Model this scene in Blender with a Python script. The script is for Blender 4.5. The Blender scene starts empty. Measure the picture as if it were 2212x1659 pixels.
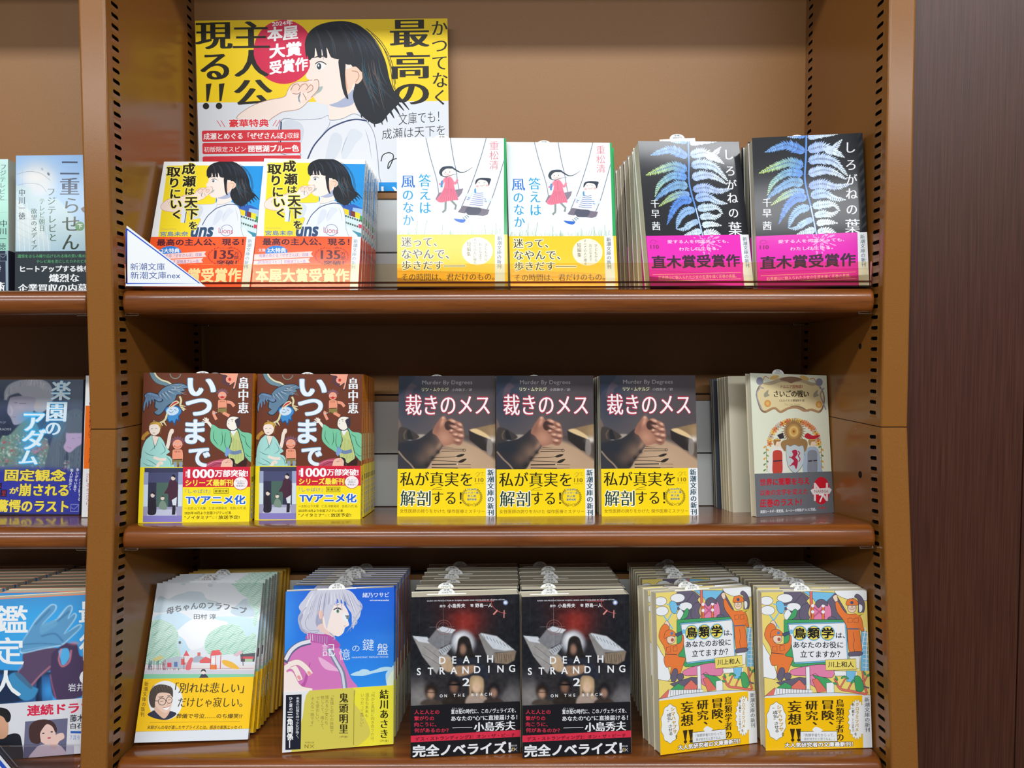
import bpy, math, random
import numpy as np
from mathutils import Matrix, Vector
from mathutils.geometry import tessellate_polygon

# ------------------------------------------------------------------ camera, world, lights
scene = bpy.context.scene
COL = scene.collection
R = math.radians
FPX, CX, CY = 1600.0, 1106.0, 829.5
TH, RO = R(2.55), R(0.15)
CAM = np.array([0.0, -0.70, 0.0])
_X = np.array([1.0, 0, 0]); _U = np.array([0, math.sin(TH), math.cos(TH)]); FW = np.array([0, math.cos(TH), -math.sin(TH)])
UP = _U * math.cos(RO) + _X * math.sin(RO); RT = _X * math.cos(RO) - _U * math.sin(RO)
cd = bpy.data.cameras.new('camera'); cd.sensor_width = 36.0; cd.lens = 36.0 * FPX / 2212.0
cd.clip_start = 0.01; cd.clip_end = 100
cam = bpy.data.objects.new('camera', cd); COL.objects.link(cam)
M = Matrix.Identity(4)
for i in range(3):
    M[i][0] = RT[i]; M[i][1] = UP[i]; M[i][2] = -FW[i]; M[i][3] = CAM[i]
cam.matrix_world = M
scene.camera = cam
vs = scene.view_settings
vs.view_transform = 'Standard'; vs.look = 'None'; vs.gamma = 1.0; vs.exposure = 0.0; vs.use_curve_mapping = False

world = bpy.data.worlds.new('world'); scene.world = world; world.use_nodes = True
bg = world.node_tree.nodes['Background']; bg.inputs[0].default_value = (0.93, 0.96, 1.0, 1); bg.inputs[1].default_value = 0.12

def tube_light(name, y, z, power, length=3.6, width=0.10, x=0.0, color=(0.96, 0.98, 1.0)):
    l = bpy.data.lights.new(name, 'AREA'); l.shape = 'RECTANGLE'; l.size = length; l.size_y = width
    l.energy = power; l.color = color
    o = bpy.data.objects.new(name, l); COL.objects.link(o)
    o.location = (x, y, z)
    d = Vector((0, 0.1, 0.0)) - Vector((0, y, z))
    o.rotation_euler = (math.atan2(-y + 0.1, z), 0, 0)
    return o
tube_light('ceiling_tube_near', -1.15, 1.18, 36)
tube_light('ceiling_tube_far', -3.6, 1.45, 76, length=6.0, width=0.25)

def P(px, py, Y):                      # a point of the photograph carried to the depth Y
    d = RT * ((px - CX) / FPX) - UP * ((py - CY) / FPX) + FW
    return CAM + d * ((Y - CAM[1]) / d[1])

# ------------------------------------------------------------------ helpers
def tag(o, label=None, cat=None, group=None, kind=None):
    if label: o['label'] = label
    if cat: o['category'] = cat
    if group: o['group'] = group
    if kind: o['kind'] = kind
    return o
def empty(name, loc=(0, 0, 0)):
    o = bpy.data.objects.new(name, None); COL.objects.link(o); o.location = loc; o.empty_display_size = 0.02
    return o
def link(name, me, parent=None, mat=None):
    o = bpy.data.objects.new(name, me); COL.objects.link(o)
    if parent: o.parent = parent
    if mat is not None:
        for m in (mat if isinstance(mat, (list, tuple)) else [mat]): me.materials.append(m)
    return o
class MB:
    def __init__(s): s.v = []; s.f = []; s.m = []
    def add(s, vs_, fs, mi=0):
        b = len(s.v); s.v += [tuple(map(float, p)) for p in vs_]
        for f in fs: s.f.append(tuple(b + i for i in f)); s.m.append(mi)
    def box(s, x0, x1, y0, y1, z0, z1, mi=0, T=None):
        p = [(x, y, z) for x in (x0, x1) for y in (y0, y1) for z in (z0, z1)]
        if T: p = [T(*q) for q in p]
        s.add(p, [(0, 1, 3, 2), (4, 6, 7, 5), (0, 4, 5, 1), (2, 3, 7, 6), (0, 2, 6, 4), (1, 5, 7, 3)], mi)
    def tube(s, pts, r, n=6, mi=0):
        pts = [np.array(p, float) for p in pts]; rings = []
        for i, p in enumerate(pts):
            d = pts[min(i + 1, len(pts) - 1)] - pts[max(i - 1, 0)]; d /= np.linalg.norm(d)
            a = np.cross(d, (0.3, 0.2, 1.0)); a /= np.linalg.norm(a); b = np.cross(d, a)
            rings.append([p + r * (math.cos(2 * math.pi * k / n) * a + math.sin(2 * math.pi * k / n) * b) for k in range(n)])
        v = [q for g in rings for q in g]; f = []
        for i in range(len(pts) - 1):
            for k in range(n): f.append((i * n + k, i * n + (k + 1) % n, (i + 1) * n + (k + 1) % n, (i + 1) * n + k))
        f.append(tuple(range(n))); f.append(tuple((len(pts) - 1) * n + k for k in reversed(range(n))))
        s.add(v, f, mi)
    def mesh(s, name, smooth=False):
        me = bpy.data.meshes.new(name); me.from_pydata(s.v, [], s.f); me.update()
        me.polygons.foreach_set('material_index', s.m)
        if smooth: me.polygons.foreach_set('use_smooth', [True] * len(s.f))
        return me
    def build(s, name, mat, parent=None, smooth=False):
        return link(name, s.mesh(name, smooth), parent, mat)
def weld(o, ang=35):
    import bmesh
    bm = bmesh.new(); bm.from_mesh(o.data); bmesh.ops.remove_doubles(bm, verts=bm.verts, dist=1e-6)
    bmesh.ops.recalc_face_normals(bm, faces=bm.faces)
    bm.to_mesh(o.data); bm.free()
    return o
def bevel(o, w, seg=2):
    md = o.modifiers.new('bevel', 'BEVEL'); md.width = w; md.segments = seg; md.limit_method = 'ANGLE'; md.angle_limit = R(40)
    return o

# ------------------------------------------------------------------ materials
def lin(c):
    if isinstance(c, str):
        c = c.lstrip('#'); c = ''.join(k * 2 for k in c) if len(c) == 3 else c; c = [int(c[i:i + 2], 16) / 255 for i in (0, 2, 4)]
    return np.array([x / 12.92 if x <= 0.04045 else ((x + 0.055) / 1.055) ** 2.4 for x in c[:3]])
def srgb(c):
    c = c.lstrip('#'); return np.array([int(c[i:i + 2], 16) / 255 for i in (0, 2, 4)])
def mat(name, color, rough=0.5, spec=0.5, metal=0.0, coat=0.0, coat_r=0.1):
    m = bpy.data.materials.new(name); m.use_nodes = True
    b = m.node_tree.nodes['Principled BSDF']
    b.inputs['Base Color'].default_value = (*lin(color), 1); b.inputs['Roughness'].default_value = rough
    b.inputs['Specular IOR Level'].default_value = spec; b.inputs['Metallic'].default_value = metal
    b.inputs['Coat Weight'].default_value = coat; b.inputs['Coat Roughness'].default_value = coat_r
    return m
def nodes(m): return m.node_tree.nodes, m.node_tree.links, m.node_tree.nodes['Principled BSDF']
def noise_color(m, c1, c2, scale, stretch=(1, 1, 1), detail=4, lo=0.35, hi=0.65, rot=(0, 0, 0), bump=0.0, distortion=0.0):
    n, l, b = nodes(m)
    tc = n.new('ShaderNodeTexCoord'); mp = n.new('ShaderNodeMapping'); mp.inputs['Scale'].default_value = stretch; mp.inputs['Rotation'].default_value = rot
    nz = n.new('ShaderNodeTexNoise'); nz.inputs['Scale'].default_value = scale; nz.inputs['Detail'].default_value = detail; nz.inputs['Distortion'].default_value = distortion
    cr = n.new('ShaderNodeValToRGB'); cr.color_ramp.elements[0].position = lo; cr.color_ramp.elements[1].position = hi
    cr.color_ramp.elements[0].color = (*lin(c1), 1); cr.color_ramp.elements[1].color = (*lin(c2), 1)
    l.new(tc.outputs['Object'], mp.inputs[0]); l.new(mp.outputs[0], nz.inputs['Vector']); l.new(nz.outputs['Fac'], cr.inputs[0]); l.new(cr.outputs[0], b.inputs['Base Color'])
    if bump:
        bp = n.new('ShaderNodeBump'); bp.inputs['Strength'].default_value = bump; bp.inputs['Distance'].default_value = 0.0005
        l.new(nz.outputs['Fac'], bp.inputs['Height']); l.new(bp.outputs[0], b.inputs['Normal'])
    return m, nz, cr
M_POST = mat('tan_enamel_steel', '#9a6a35', 0.22, 0.36)
noise_color(M_POST, '#875623', '#8d5c28', 900, detail=2, bump=0.06)
M_BACK = mat('tan_back_sheet', '#a0744a', 0.45, 0.4)
noise_color(M_BACK, '#8f6335', '#95693a', 700, detail=2, bump=0.04)
M_DARK = mat('slot_dark', '#120c08', 0.8, 0.2)
M_SEAM = mat('seam_dark', '#2a1608', 0.7, 0.2)
M_WOOD = mat('cherry_wood', '#8a4a20', 0.3, 0.4, coat=0.55, coat_r=0.1)
noise_color(M_WOOD, '#5e2e0e', '#90501c', 9, stretch=(1.0, 14, 14), detail=9, lo=0.25, hi=0.75, distortion=0.6)
def grain(m):
    n, l, b = nodes(m)
    cr = [x for x in n if x.type == 'VALTORGB'][0]
    tc = n.new('ShaderNodeTexCoord'); mp = n.new('ShaderNodeMapping'); mp.inputs['Scale'].default_value = (28, 900, 900)
    nz = n.new('ShaderNodeTexNoise'); nz.inputs['Scale'].default_value = 1.0; nz.inputs['Detail'].default_value = 3
    c2 = n.new('ShaderNodeValToRGB'); c2.color_ramp.elements[0].position = 0.30; c2.color_ramp.elements[1].position = 0.42
    c2.color_ramp.elements[0].color = (0.45, 0.4, 0.38, 1); c2.color_ramp.elements[1].color = (1, 1, 1, 1)
    mx = n.new('ShaderNodeMix'); mx.data_type = 'RGBA'; mx.blend_type = 'MULTIPLY'; mx.inputs[0].default_value = 0.45
    l.new(tc.outputs['Object'], mp.inputs[0]); l.new(mp.outputs[0], nz.inputs['Vector']); l.new(nz.outputs['Fac'], c2.inputs[0])
    l.new(cr.outputs[0], mx.inputs[6]); l.new(c2.outputs[0], mx.inputs[7]); l.new(mx.outputs[2], b.inputs['Base Color'])
grain(M_WOOD)
M_PANEL = mat('dark_wood_laminate', '#3a2018', 0.38, 0.35)
noise_color(M_PANEL, '#381d13', '#4f2d20', 1.0, stretch=(900, 900, 14), detail=4, lo=0.3, hi=0.7, bump=0.15)
M_WIRE = mat('clip_steel', '#c9c4bb', 0.25, 0.5, metal=1.0)
M_BOARD = mat('grey_plastic_board', '#dde2e2', 0.4, 0.5)
M_PAGE = mat('page_edges', '#e6dfc6', 0.85, 0.2)
def page_lines(m):
    n, l, b = nodes(m)
    tc = n.new('ShaderNodeTexCoord'); mp = n.new('ShaderNodeMapping'); mp.inputs['Scale'].default_value = (3, 2600, 3)
    nz = n.new('ShaderNodeTexNoise'); nz.inputs['Scale'].default_value = 1.0; nz.inputs['Detail'].default_value = 2
    cr = n.new('ShaderNodeValToRGB'); cr.color_ramp.elements[0].position = 0.3; cr.color_ramp.elements[1].position = 0.7
    cr.color_ramp.elements[0].color = (*lin('#cfc6a8'), 1); cr.color_ramp.elements[1].color = (*lin('#ece6d0'), 1)
    l.new(tc.outputs['Object'], mp.inputs[0]); l.new(mp.outputs[0], nz.inputs['Vector']); l.new(nz.outputs['Fac'], cr.inputs[0]); l.new(cr.outputs[0], b.inputs['Base Color'])
page_lines(M_PAGE)
def ink_material(name, rough, coat, coat_r):
    m = mat(name, '#ffffff', rough, 0.22, coat=coat, coat_r=coat_r)
    n, l, b = nodes(m); a = n.new('ShaderNodeAttribute'); a.attribute_name = 'ink'; l.new(a.outputs['Color'], b.inputs['Base Color'])
    return m
M_GLOSS = ink_material('laminated_print', 0.5, 0.4, 0.1)
M_MATTE = ink_material('matte_print', 0.6, 0.15, 0.35)
def acrylic(name, tint, gl=0.08):
    m = bpy.data.materials.new(name); m.use_nodes = True; n = m.node_tree.nodes; l = m.node_tree.links; n.clear()
    out = n.new('ShaderNodeOutputMaterial'); t = n.new('ShaderNodeBsdfTransparent'); g = n.new('ShaderNodeBsdfGlossy'); fr = n.new('ShaderNodeFresnel'); fr.inputs[0].default_value = 1.45
    mx = n.new('ShaderNodeMixShader'); t.inputs[0].default_value = (*tint, 1); g.inputs['Roughness'].default_value = gl; g.inputs[0].default_value = (1, 1, 1, 1)
    l.new(fr.outputs[0], mx.inputs[0]); l.new(t.outputs[0], mx.inputs[1]); l.new(g.outputs[0], mx.inputs[2]); l.new(mx.outputs[0], out.inputs[0])
    return m
M_AMBER = acrylic('amber_acrylic', (0.98, 0.92, 0.76), .15)
M_AMBER_D = acrylic('amber_acrylic_edge', (0.42, 0.24, 0.12), 0.2)
M_CLEAR = acrylic('clear_acrylic', (0.86, 0.84, 0.90))
M_FILM = acrylic('clear_film', (0.985, 0.99, 0.99), 0.05)

# ------------------------------------------------------------------ ink: flat print as coloured shapes
_glyph = {}
_fc = bpy.data.curves.new('type', 'FONT'); _fo = bpy.data.objects.new('type', _fc); COL.objects.link(_fo)
def glyph(s, off=0.0, res=3):
    k = (s, off, res)
    if k in _glyph: return _glyph[k]
    _fc.body = s; _fc.offset = off; _fc.resolution_u = res; _fc.size = 1
    bpy.context.view_layer.update()
    me = bpy.data.meshes.new_from_object(_fo.evaluated_get(bpy.context.evaluated_depsgraph_get()))
    n = len(me.vertices); v = np.zeros(n * 3); me.vertices.foreach_get('co', v); v = v.reshape(-1, 3)[:, :2].copy()
    me.calc_loop_triangles(); t = np.zeros(len(me.loop_triangles) * 3, int); me.loop_triangles.foreach_get('vertices', t)
    bpy.data.meshes.remove(me)
    if n == 0: v = np.zeros((0, 2)); t = np.zeros((0,), int)
    _glyph[k] = (v, t.reshape(-1, 3)); return _glyph[k]
SHIFT = {'n': [(0, 0)], 'b': [(-.016, -.012), (.016, -.012), (.016, .012), (-.016, .012)],
         'h': [(-.03, -.025), (.03, -.025), (.03, .025), (-.03, .025), (0, 0)],
         'x': [(-.034, -.026), (.034, -.026), (.034, .026), (-.034, .026), (0, 0)],
         'm': [(-.02, 0), (0, 0), (.02, 0)], 'M': [(-.036, 0), (-.012, 0), (.012, 0), (.036, 0)], 'l': [(0, 0)]}
OFFS = {'n': 0, 'b': 0, 'h': 0, 'x': 0, 'm': -.006, 'M': 0, 'l': -.006}
ROT90 = set('ー「」…―（）『』()＝〈〉')
def homography(src, dst):
    A = []; b = []
    for (x, y), (u, v) in zip(src, dst):
        A += [[x, y, 1, 0, 0, 0, -u * x, -u * y], [0, 0, 0, x, y, 1, -v * x, -v * y]]; b += [u, v]
    h = np.linalg.solve(np.array(A, float), np.array(b, float)); return np.append(h, 1).reshape(3, 3)
def hmap(Hm, p):
    p = np.asarray(p, float).reshape(-1, 2); q = np.c_[p, np.ones(len(p))] @ Hm.T; return q[:, :2] / q[:, 2:]
def cat_rom(pts, k=5, closed=True):
    p = np.array(pts, float); n = len(p); out = []
    rng = range(n) if closed else range(n - 1)
    for i in rng:
        a, b, c, d = (p[(i - 1) % n], p[i], p[(i + 1) % n], p[(i + 2) % n]) if closed else (p[max(i - 1, 0)], p[i], p[i + 1], p[min(i + 2, n - 1)])
        for j in range(k):
            t = j / k; out.append(0.5 * ((2 * b) + (c - a) * t + (2 * a - 5 * b + 4 * c - d) * t * t + (3 * b - a - 3 * c + d) * t ** 3))
    if not closed: out.append(p[-1])
    return np.array(out)
class Art:
    """flat print; shapes are given in units of src (a quad) and laid on a w x h sheet; a shape lies a micron or two above what it covers"""
    def __init__(s, src, w, h, clip=None, lift=0.0):
        s.H = homography(src, [(0, 0), (1, 0), (1, 1), (0, 1)]); s.Hi = np.linalg.inv(s.H)
        s.w, s.h = w, h; s.clip = clip or (0, 0, 1, 1); s.lift = lift; s.B = np.zeros((6000, 5)); s.nb = 0; s.V = []; s.T = []; s.C = []; s.n = 0
    def put(s, uv, tris, col, z=None):
        """uv in the unit sheet; clipped to s.clip"""
        if len(tris) == 0: return
        x0, y0, x1, y1 = s.clip; uv = np.asarray(uv, float); z = s.base(uv) if z is None else z; col = np.asarray(col, float)
        e = 1e-9
        out = (uv[:, 0] < x0 - e) | (uv[:, 0] > x1 + e) | (uv[:, 1] < y0 - e) | (uv[:, 1] > y1 + e)
        if out.any():
            nt = []; nv = list(map(tuple, uv)); bad = out[tris].any(1)
            nt = [tuple(t) for t in tris[~bad]]
            for t in tris[bad]:
                poly = [uv[i] for i in t]
                for ax, lim, sg in ((0, x0, 1), (0, x1, -1), (1, y0, 1), (1, y1, -1)):
                    if len(poly) < 3: break
                    q = []
                    for i in range(len(poly)):
                        a, b = poly[i - 1], poly[i]; ia = sg * (a[ax] - lim) >= 0; ib = sg * (b[ax] - lim) >= 0
                        if ia != ib: q.append(a + (b - a) * ((lim - a[ax]) / (b[ax] - a[ax])))
                        if ib: q.append(b)
                    poly = q
                if len(poly) >= 3:
                    k = len(nv); nv += [tuple(p) for p in poly]
                    nt += [(k, k + i, k + i + 1) for i in range(1, len(poly) - 1)]
            uv = np.array(nv); tris = np.array(nt, int).reshape(-1, 3)
            if len(tris) == 0: return
            used, inv = np.unique(tris, return_inverse=True); uv = uv[used]; tris = inv.reshape(-1, 3)
            if col.ndim == 2: col = col[0]
        # keep every triangle facing the reader
        a, b, c = uv[tris[:, 0]], uv[tris[:, 1]], uv[tris[:, 2]]
        ar = (b[:, 0] - a[:, 0]) * (c[:, 1] - a[:, 1]) - (b[:, 1] - a[:, 1]) * (c[:, 0] - a[:, 0])
        ok = np.abs(ar) > 1e-9; tris = np.where((ar > 0)[:, None], tris[:, ::-1], tris)[ok]
        s.V.append(np.c_[(uv[:, 0] - .5) * s.w, np.full(len(uv), -z), (1 - uv[:, 1]) * s.h])
        s.T.append(tris + s.n); s.n += len(uv)
        s.C.append(np.tile(col, (len(uv), 1)) if col.ndim == 1 else col)
    def base(s, uv, thick=0.0):
        """height for a new shape: just above whatever lies under its box"""
        x0, y0 = uv.min(0); x1, y1 = uv.max(0); b = s.B[:s.nb]
        hit = (b[:, 0] < x1) & (b[:, 2] > x0) & (b[:, 1] < y1) & (b[:, 3] > y0)
        z = (b[hit, 4].max() if hit.any() else s.lift) + 1.5e-6
        if s.nb < len(s.B): s.B[s.nb] = (x0, y0, x1, y1, z + thick); s.nb += 1
        return z
    def poly(s, pts, col, smooth=False, k=4):
        p = cat_rom(pts, k) if smooth else np.array(pts, float)
        if len(p) < 3: return
        t = np.array(tessellate_polygon([[Vector((a, b, 0)) for a, b in p]]), int).reshape(-1, 3)
        s.put(hmap(s.H, p), t, lin(col))
    def sp(s, pts, col, k=4): s.poly(pts, col, True, k)
    def rect(s, x0, y0, x1, y1, col, r=0):
        if r:
            p = []
            for cx_, cy_, a0 in ((x1 - r, y0 + r, -90), (x1 - r, y1 - r, 0), (x0 + r, y1 - r, 90), (x0 + r, y0 + r, 180)):
                p += [(cx_ + r * math.cos(R(a0 + t)), cy_ + r * math.sin(R(a0 + t))) for t in (0, 30, 60, 90)]
            s.poly(p, col)
        else: s.poly([(x0, y0), (x1, y0), (x1, y1), (x0, y1)], col)
    def ell(s, cx_, cy_, rx, ry, col, n=28, rot=0):
        c, q = math.cos(R(rot)), math.sin(R(rot)); p = []
        for i in range(n):
            a = rx * math.cos(2 * math.pi * i / n); b = ry * math.sin(2 * math.pi * i / n); p.append((cx_ + a * c - b * q, cy_ + a * q + b * c))
        s.poly(p, col)
    def line(s, pts, wd, col, smooth=False, taper=None, k=5):
        p = cat_rom(pts, k, False) if smooth else np.array(pts, float); n = len(p)
        if n < 2: return
        d = np.gradient(p, axis=0); d /= np.maximum(np.linalg.norm(d, axis=1)[:, None], 1e-9); nn = np.c_[-d[:, 1], d[:, 0]]
        wv = np.full(n, wd / 2.0)
        if taper == 'both': wv *= np.sin(np.linspace(0.12, math.pi - 0.12, n))
        elif taper == 'end': wv *= np.linspace(1, 0.12, n)
        v = np.concatenate([p + nn * wv[:, None], p - nn * wv[:, None]])
        t = []
        for i in range(n - 1): t += [(i, i + 1, n + i), (i + 1, n + i + 1, n + i)]
        s.put(hmap(s.H, v), np.array(t), lin(col))
    def ring(s, cx_, cy_, rx, ry, wd, col, n=32, a0=0, a1=360):
        p = [(cx_ + rx * math.cos(R(a0 + (a1 - a0) * i / n)), cy_ + ry * math.sin(R(a0 + (a1 - a0) * i / n))) for i in range(n + 1)]
        s.line(p, wd, col)
    def _text(s, v, t, fw, col, st, em, halo):
        """v glyph vertices in em units, fw maps to src units; em is (ex, ey) em size for the shifts"""
        sh_ = SHIFT[st]; hr = halo[1] if halo else 0; mn, mx = v.min(0) - .05 - hr, v.max(0) + .05 + hr
        bb = hmap(s.H, fw(np.array([mn, mx, (mn[0], mx[1]), (mx[0], mn[1]), ((mn[0] + mx[0]) / 2, mx[1])]))); n0 = 9 if halo else 0; z = s.base(bb, (n0 + len(sh_)) * 1e-6)
        if halo:
            hc = halo[0]
            for i in range(8):
                a = math.pi * i / 4; q = v + np.array([math.cos(a), math.sin(a)]) * hr
                s.put(hmap(s.H, fw(q)), t, lin(hc), z + i * 1e-6)
        for i, sh in enumerate(sh_):
            s.put(hmap(s.H, fw(v + np.array(sh))), t, lin(col), z + (n0 + i) * 1e-6)
    def text(s, str_, x0, y0, x1, y1, col, st='n', halo=None, slope=0.0, res=3, arc=0.0, shear=0.0):
        """whole string; its ink box fills x0..x1, y0..y1"""
        v, t = glyph(str_, OFFS[st], res)
        if len(t) == 0: return
        mn, mx = v.min(0), v.max(0); d = np.maximum(mx - mn, 1e-6)
        def fw(q):
            a = (q - mn) / d; xx = x0 + a[:, 0] * (x1 - x0) + shear * a[:, 1] * (y1 - y0); yy = y1 - a[:, 1] * (y1 - y0) + slope * a[:, 0] - arc * 4 * a[:, 0] * (1 - a[:, 0])
            return np.c_[xx, yy]
        s._text(v, t, fw, col, st, None, halo)
    def vtext(s, str_, x0, y0, x1, y1, col, st='n', halo=None, drift=0.0, res=2, fill=1.0, rot=0.0, gapc=None):
        """vertical writing, one cell per character from y0 to y1, columns x0..x1; drift moves x over the height"""
        n = len(str_); ch = (y1 - y0) / n
        for i, c in enumerate(str_):
            if c in ' 　': continue
            v, t = glyph(c, OFFS[st], res)
            if len(t) == 0: continue
            v = v - np.array([0.5, 0.38])                      # centre of the em square
            if ord(c) < 128 and c not in '!?': v = v + np.array([0.5, 0.38]) - (glyph(c, 0, res)[0].max(0) + glyph(c, 0, res)[0].min(0)) / 2
            if c in ROT90: v = np.c_[v[:, 1], -v[:, 0]]
            if c in '、。': v = v + np.array([0.55, 0.55])
            cx_ = (x0 + x1) / 2 + drift * (i + .5) / n; cy_ = y0 + ch * (i + .5); wx = (x1 - x0); wy = ch * fill
            cr, sr = math.cos(rot), math.sin(rot)
            def fw(q, cx_=cx_, cy_=cy_):
                q = q @ np.array([[cr, -sr], [sr, cr]]) if rot else q
                return np.c_[cx_ + q[:, 0] * wx, cy_ - q[:, 1] * wy]
            s._text(v, t, fw, col, st, None, halo)
    # painted ground ---------------------------------------------------
    def canvas(s, nx, ny, col, v0=0.0, v1=1.0, u0=0.0, u1=1.0):
        s.cn = (nx, ny); s.cb = (u0, v0, u1, v1)
        U, Vv = np.meshgrid(np.linspace(u0, u1, nx), np.linspace(v0, v1, ny)); s.cuv = np.c_[U.ravel(), Vv.ravel()]
        s.cp = hmap(s.Hi, s.cuv); s.cc = np.tile(srgb(col), (nx * ny, 1)).astype(float); return s
    def _mix(s, a, col): s.cc = s.cc * (1 - a[:, None]) + srgb(col) * a[:, None]
    def gpoly(s, pts, col, blur=4, alpha=1.0, smooth=True, k=4):
        p = cat_rom(pts, k) if smooth else np.array(pts, float); q = s.cp; n = len(p)
        mn = p.min(0) - blur * 2; mx = p.max(0) + blur * 2
        sel = (q[:, 0] > mn[0]) & (q[:, 0] < mx[0]) & (q[:, 1] > mn[1]) & (q[:, 1] < mx[1])
        if not sel.any(): return
        Q = q[sel]; d2 = np.full(len(Q), 1e18); ins = np.zeros(len(Q), bool)
        for i in range(n):
            a, b = p[i - 1], p[i]; ab = b - a; L = max(ab @ ab, 1e-9); t = np.clip(((Q - a) @ ab) / L, 0, 1)
            d2 = np.minimum(d2, ((Q - a - t[:, None] * ab) ** 2).sum(1))
            c = (a[1] > Q[:, 1]) != (b[1] > Q[:, 1])
            with np.errstate(divide='ignore', invalid='ignore'):
                xi = a[0] + (Q[:, 1] - a[1]) * ab[0] / (ab[1] if ab[1] else 1e-9)
            ins ^= c & (Q[:, 0] < xi)
        sd = np.sqrt(d2) * np.where(ins, 1, -1); a = np.clip(sd / (2 * blur) + .5, 0, 1); a = a * a * (3 - 2 * a) * alpha
        A = np.zeros(len(q)); A[sel] = a; s._mix(A, col)
    def gblob(s, cx_, cy_, rx, ry, col, alpha=1.0, rot=0, p=2.0):
        c, q = math.cos(R(rot)), math.sin(R(rot)); X = s.cp[:, 0] - cx_; Y = s.cp[:, 1] - cy_
        a = (X * c + Y * q) / rx; b = (-X * q + Y * c) / ry; s._mix(alpha * np.exp(-((a * a + b * b) ** (p / 2))), col)
    def ggrad(s, x0, y0, x1, y1, col, a0=0.0, a1=1.0):
        d = np.array([x1 - x0, y1 - y0], float); t = np.clip(((s.cp - np.array([x0, y0])) @ d) / (d @ d), 0, 1); s._mix(a0 + (a1 - a0) * t, col)
    def gline(s, pts, wd, col, alpha=1.0, blur=2, smooth=True):
        p = cat_rom(pts, 4, False) if smooth else np.array(pts, float); Q = s.cp; d2 = np.full(len(Q), 1e18)
        for a, b in zip(p[:-1], p[1:]):
            ab = b - a; L = max(ab @ ab, 1e-9); t = np.clip(((Q - a) @ ab) / L, 0, 1); d2 = np.minimum(d2, ((Q - a - t[:, None] * ab) ** 2).sum(1))
        a = np.clip((wd / 2 + blur - np.sqrt(d2)) / (2 * blur), 0, 1) * alpha; s._mix(a, col)
    def gnoise(s, amp, cell, seed=0):
        rs = np.random.RandomState(seed); nx, ny = s.cn; g = rs.randn(max(2, ny // cell + 2), max(2, nx // cell + 2))
        yi = np.linspace(0, g.shape[0] - 1.001, ny); xi = np.linspace(0, g.shape[1] - 1.001, nx); y0 = yi.astype(int); x0 = xi.astype(int); fy = (yi - y0)[:, None]; fx = (xi - x0)[None]
        v = g[y0][:, x0] * (1 - fy) * (1 - fx) + g[y0 + 1][:, x0] * fy * (1 - fx) + g[y0][:, x0 + 1] * (1 - fy) * fx + g[y0 + 1][:, x0 + 1] * fy * fx
        s.cc = np.clip(s.cc + amp * v.ravel()[:, None], 0, 1)
    def paint(s):
        nx, ny = s.cn; c = np.clip(s.cc, 0, 1); c = np.where(c <= .04045, c / 12.92, ((c + .055) / 1.055) ** 2.4)
        i = np.arange(nx * ny).reshape(ny, nx); a, b, d, e = i[:-1, :-1].ravel(), i[:-1, 1:].ravel(), i[1:, :-1].ravel(), i[1:, 1:].ravel()
        s.put(s.cuv, np.r_[np.c_[a, b, e], np.c_[a, e, d]], c); return s
    def arrays(s):
        if not s.V: return np.zeros((0, 3)), np.zeros((0, 3), int), np.zeros((0, 3))
        return np.concatenate(s.V), np.concatenate(s.T), np.concatenate(s.C)
def ink_mesh(name, pieces):
    """pieces: list of (verts, tris, colours) joined into one mesh with the 'ink' colour attribute"""
    V = np.concatenate([p[0] for p in pieces]); C = np.concatenate([p[2] for p in pieces]); k = 0; T = []
    for p in pieces: T.append(np.asarray(p[1], int) + k); k += len(p[0])
    T = np.concatenate(T)
    me = bpy.data.meshes.new(name)
    me.vertices.add(len(V)); me.vertices.foreach_set('co', V.astype(np.float32).ravel())
    me.loops.add(len(T) * 3); me.loops.foreach_set('vertex_index', T.ravel().astype(np.int32))
    me.polygons.add(len(T)); me.polygons.foreach_set('loop_start', np.arange(0, len(T) * 3, 3, dtype=np.int32))
    me.update(calc_edges=True); me.polygons.foreach_set('use_smooth', np.zeros(len(T), bool))
    at = me.color_attributes.new('ink', 'FLOAT_COLOR', 'POINT'); at.data.foreach_set('color', np.c_[C, np.ones(len(C))].astype(np.float32).ravel())
    me.validate(clean_customdata=False)
    return me
def solid(profile, z0, z1, cols, caps=True):
    """closed profile in xy swept from z0 to z1; cols one colour per profile side"""
    n = len(profile); V = []; T = []; C = []
    for i in range(n):
        a, b = profile[i], profile[(i + 1) % n]; k = len(V)
        V += [(a[0], a[1], z0), (b[0], b[1], z0), (b[0], b[1], z1), (a[0], a[1], z1)]; T += [(k, k + 1, k + 2), (k, k + 2, k + 3)]; C += [cols[i]] * 4
    return np.array(V, float), np.array(T), np.array(C, float)
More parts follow.
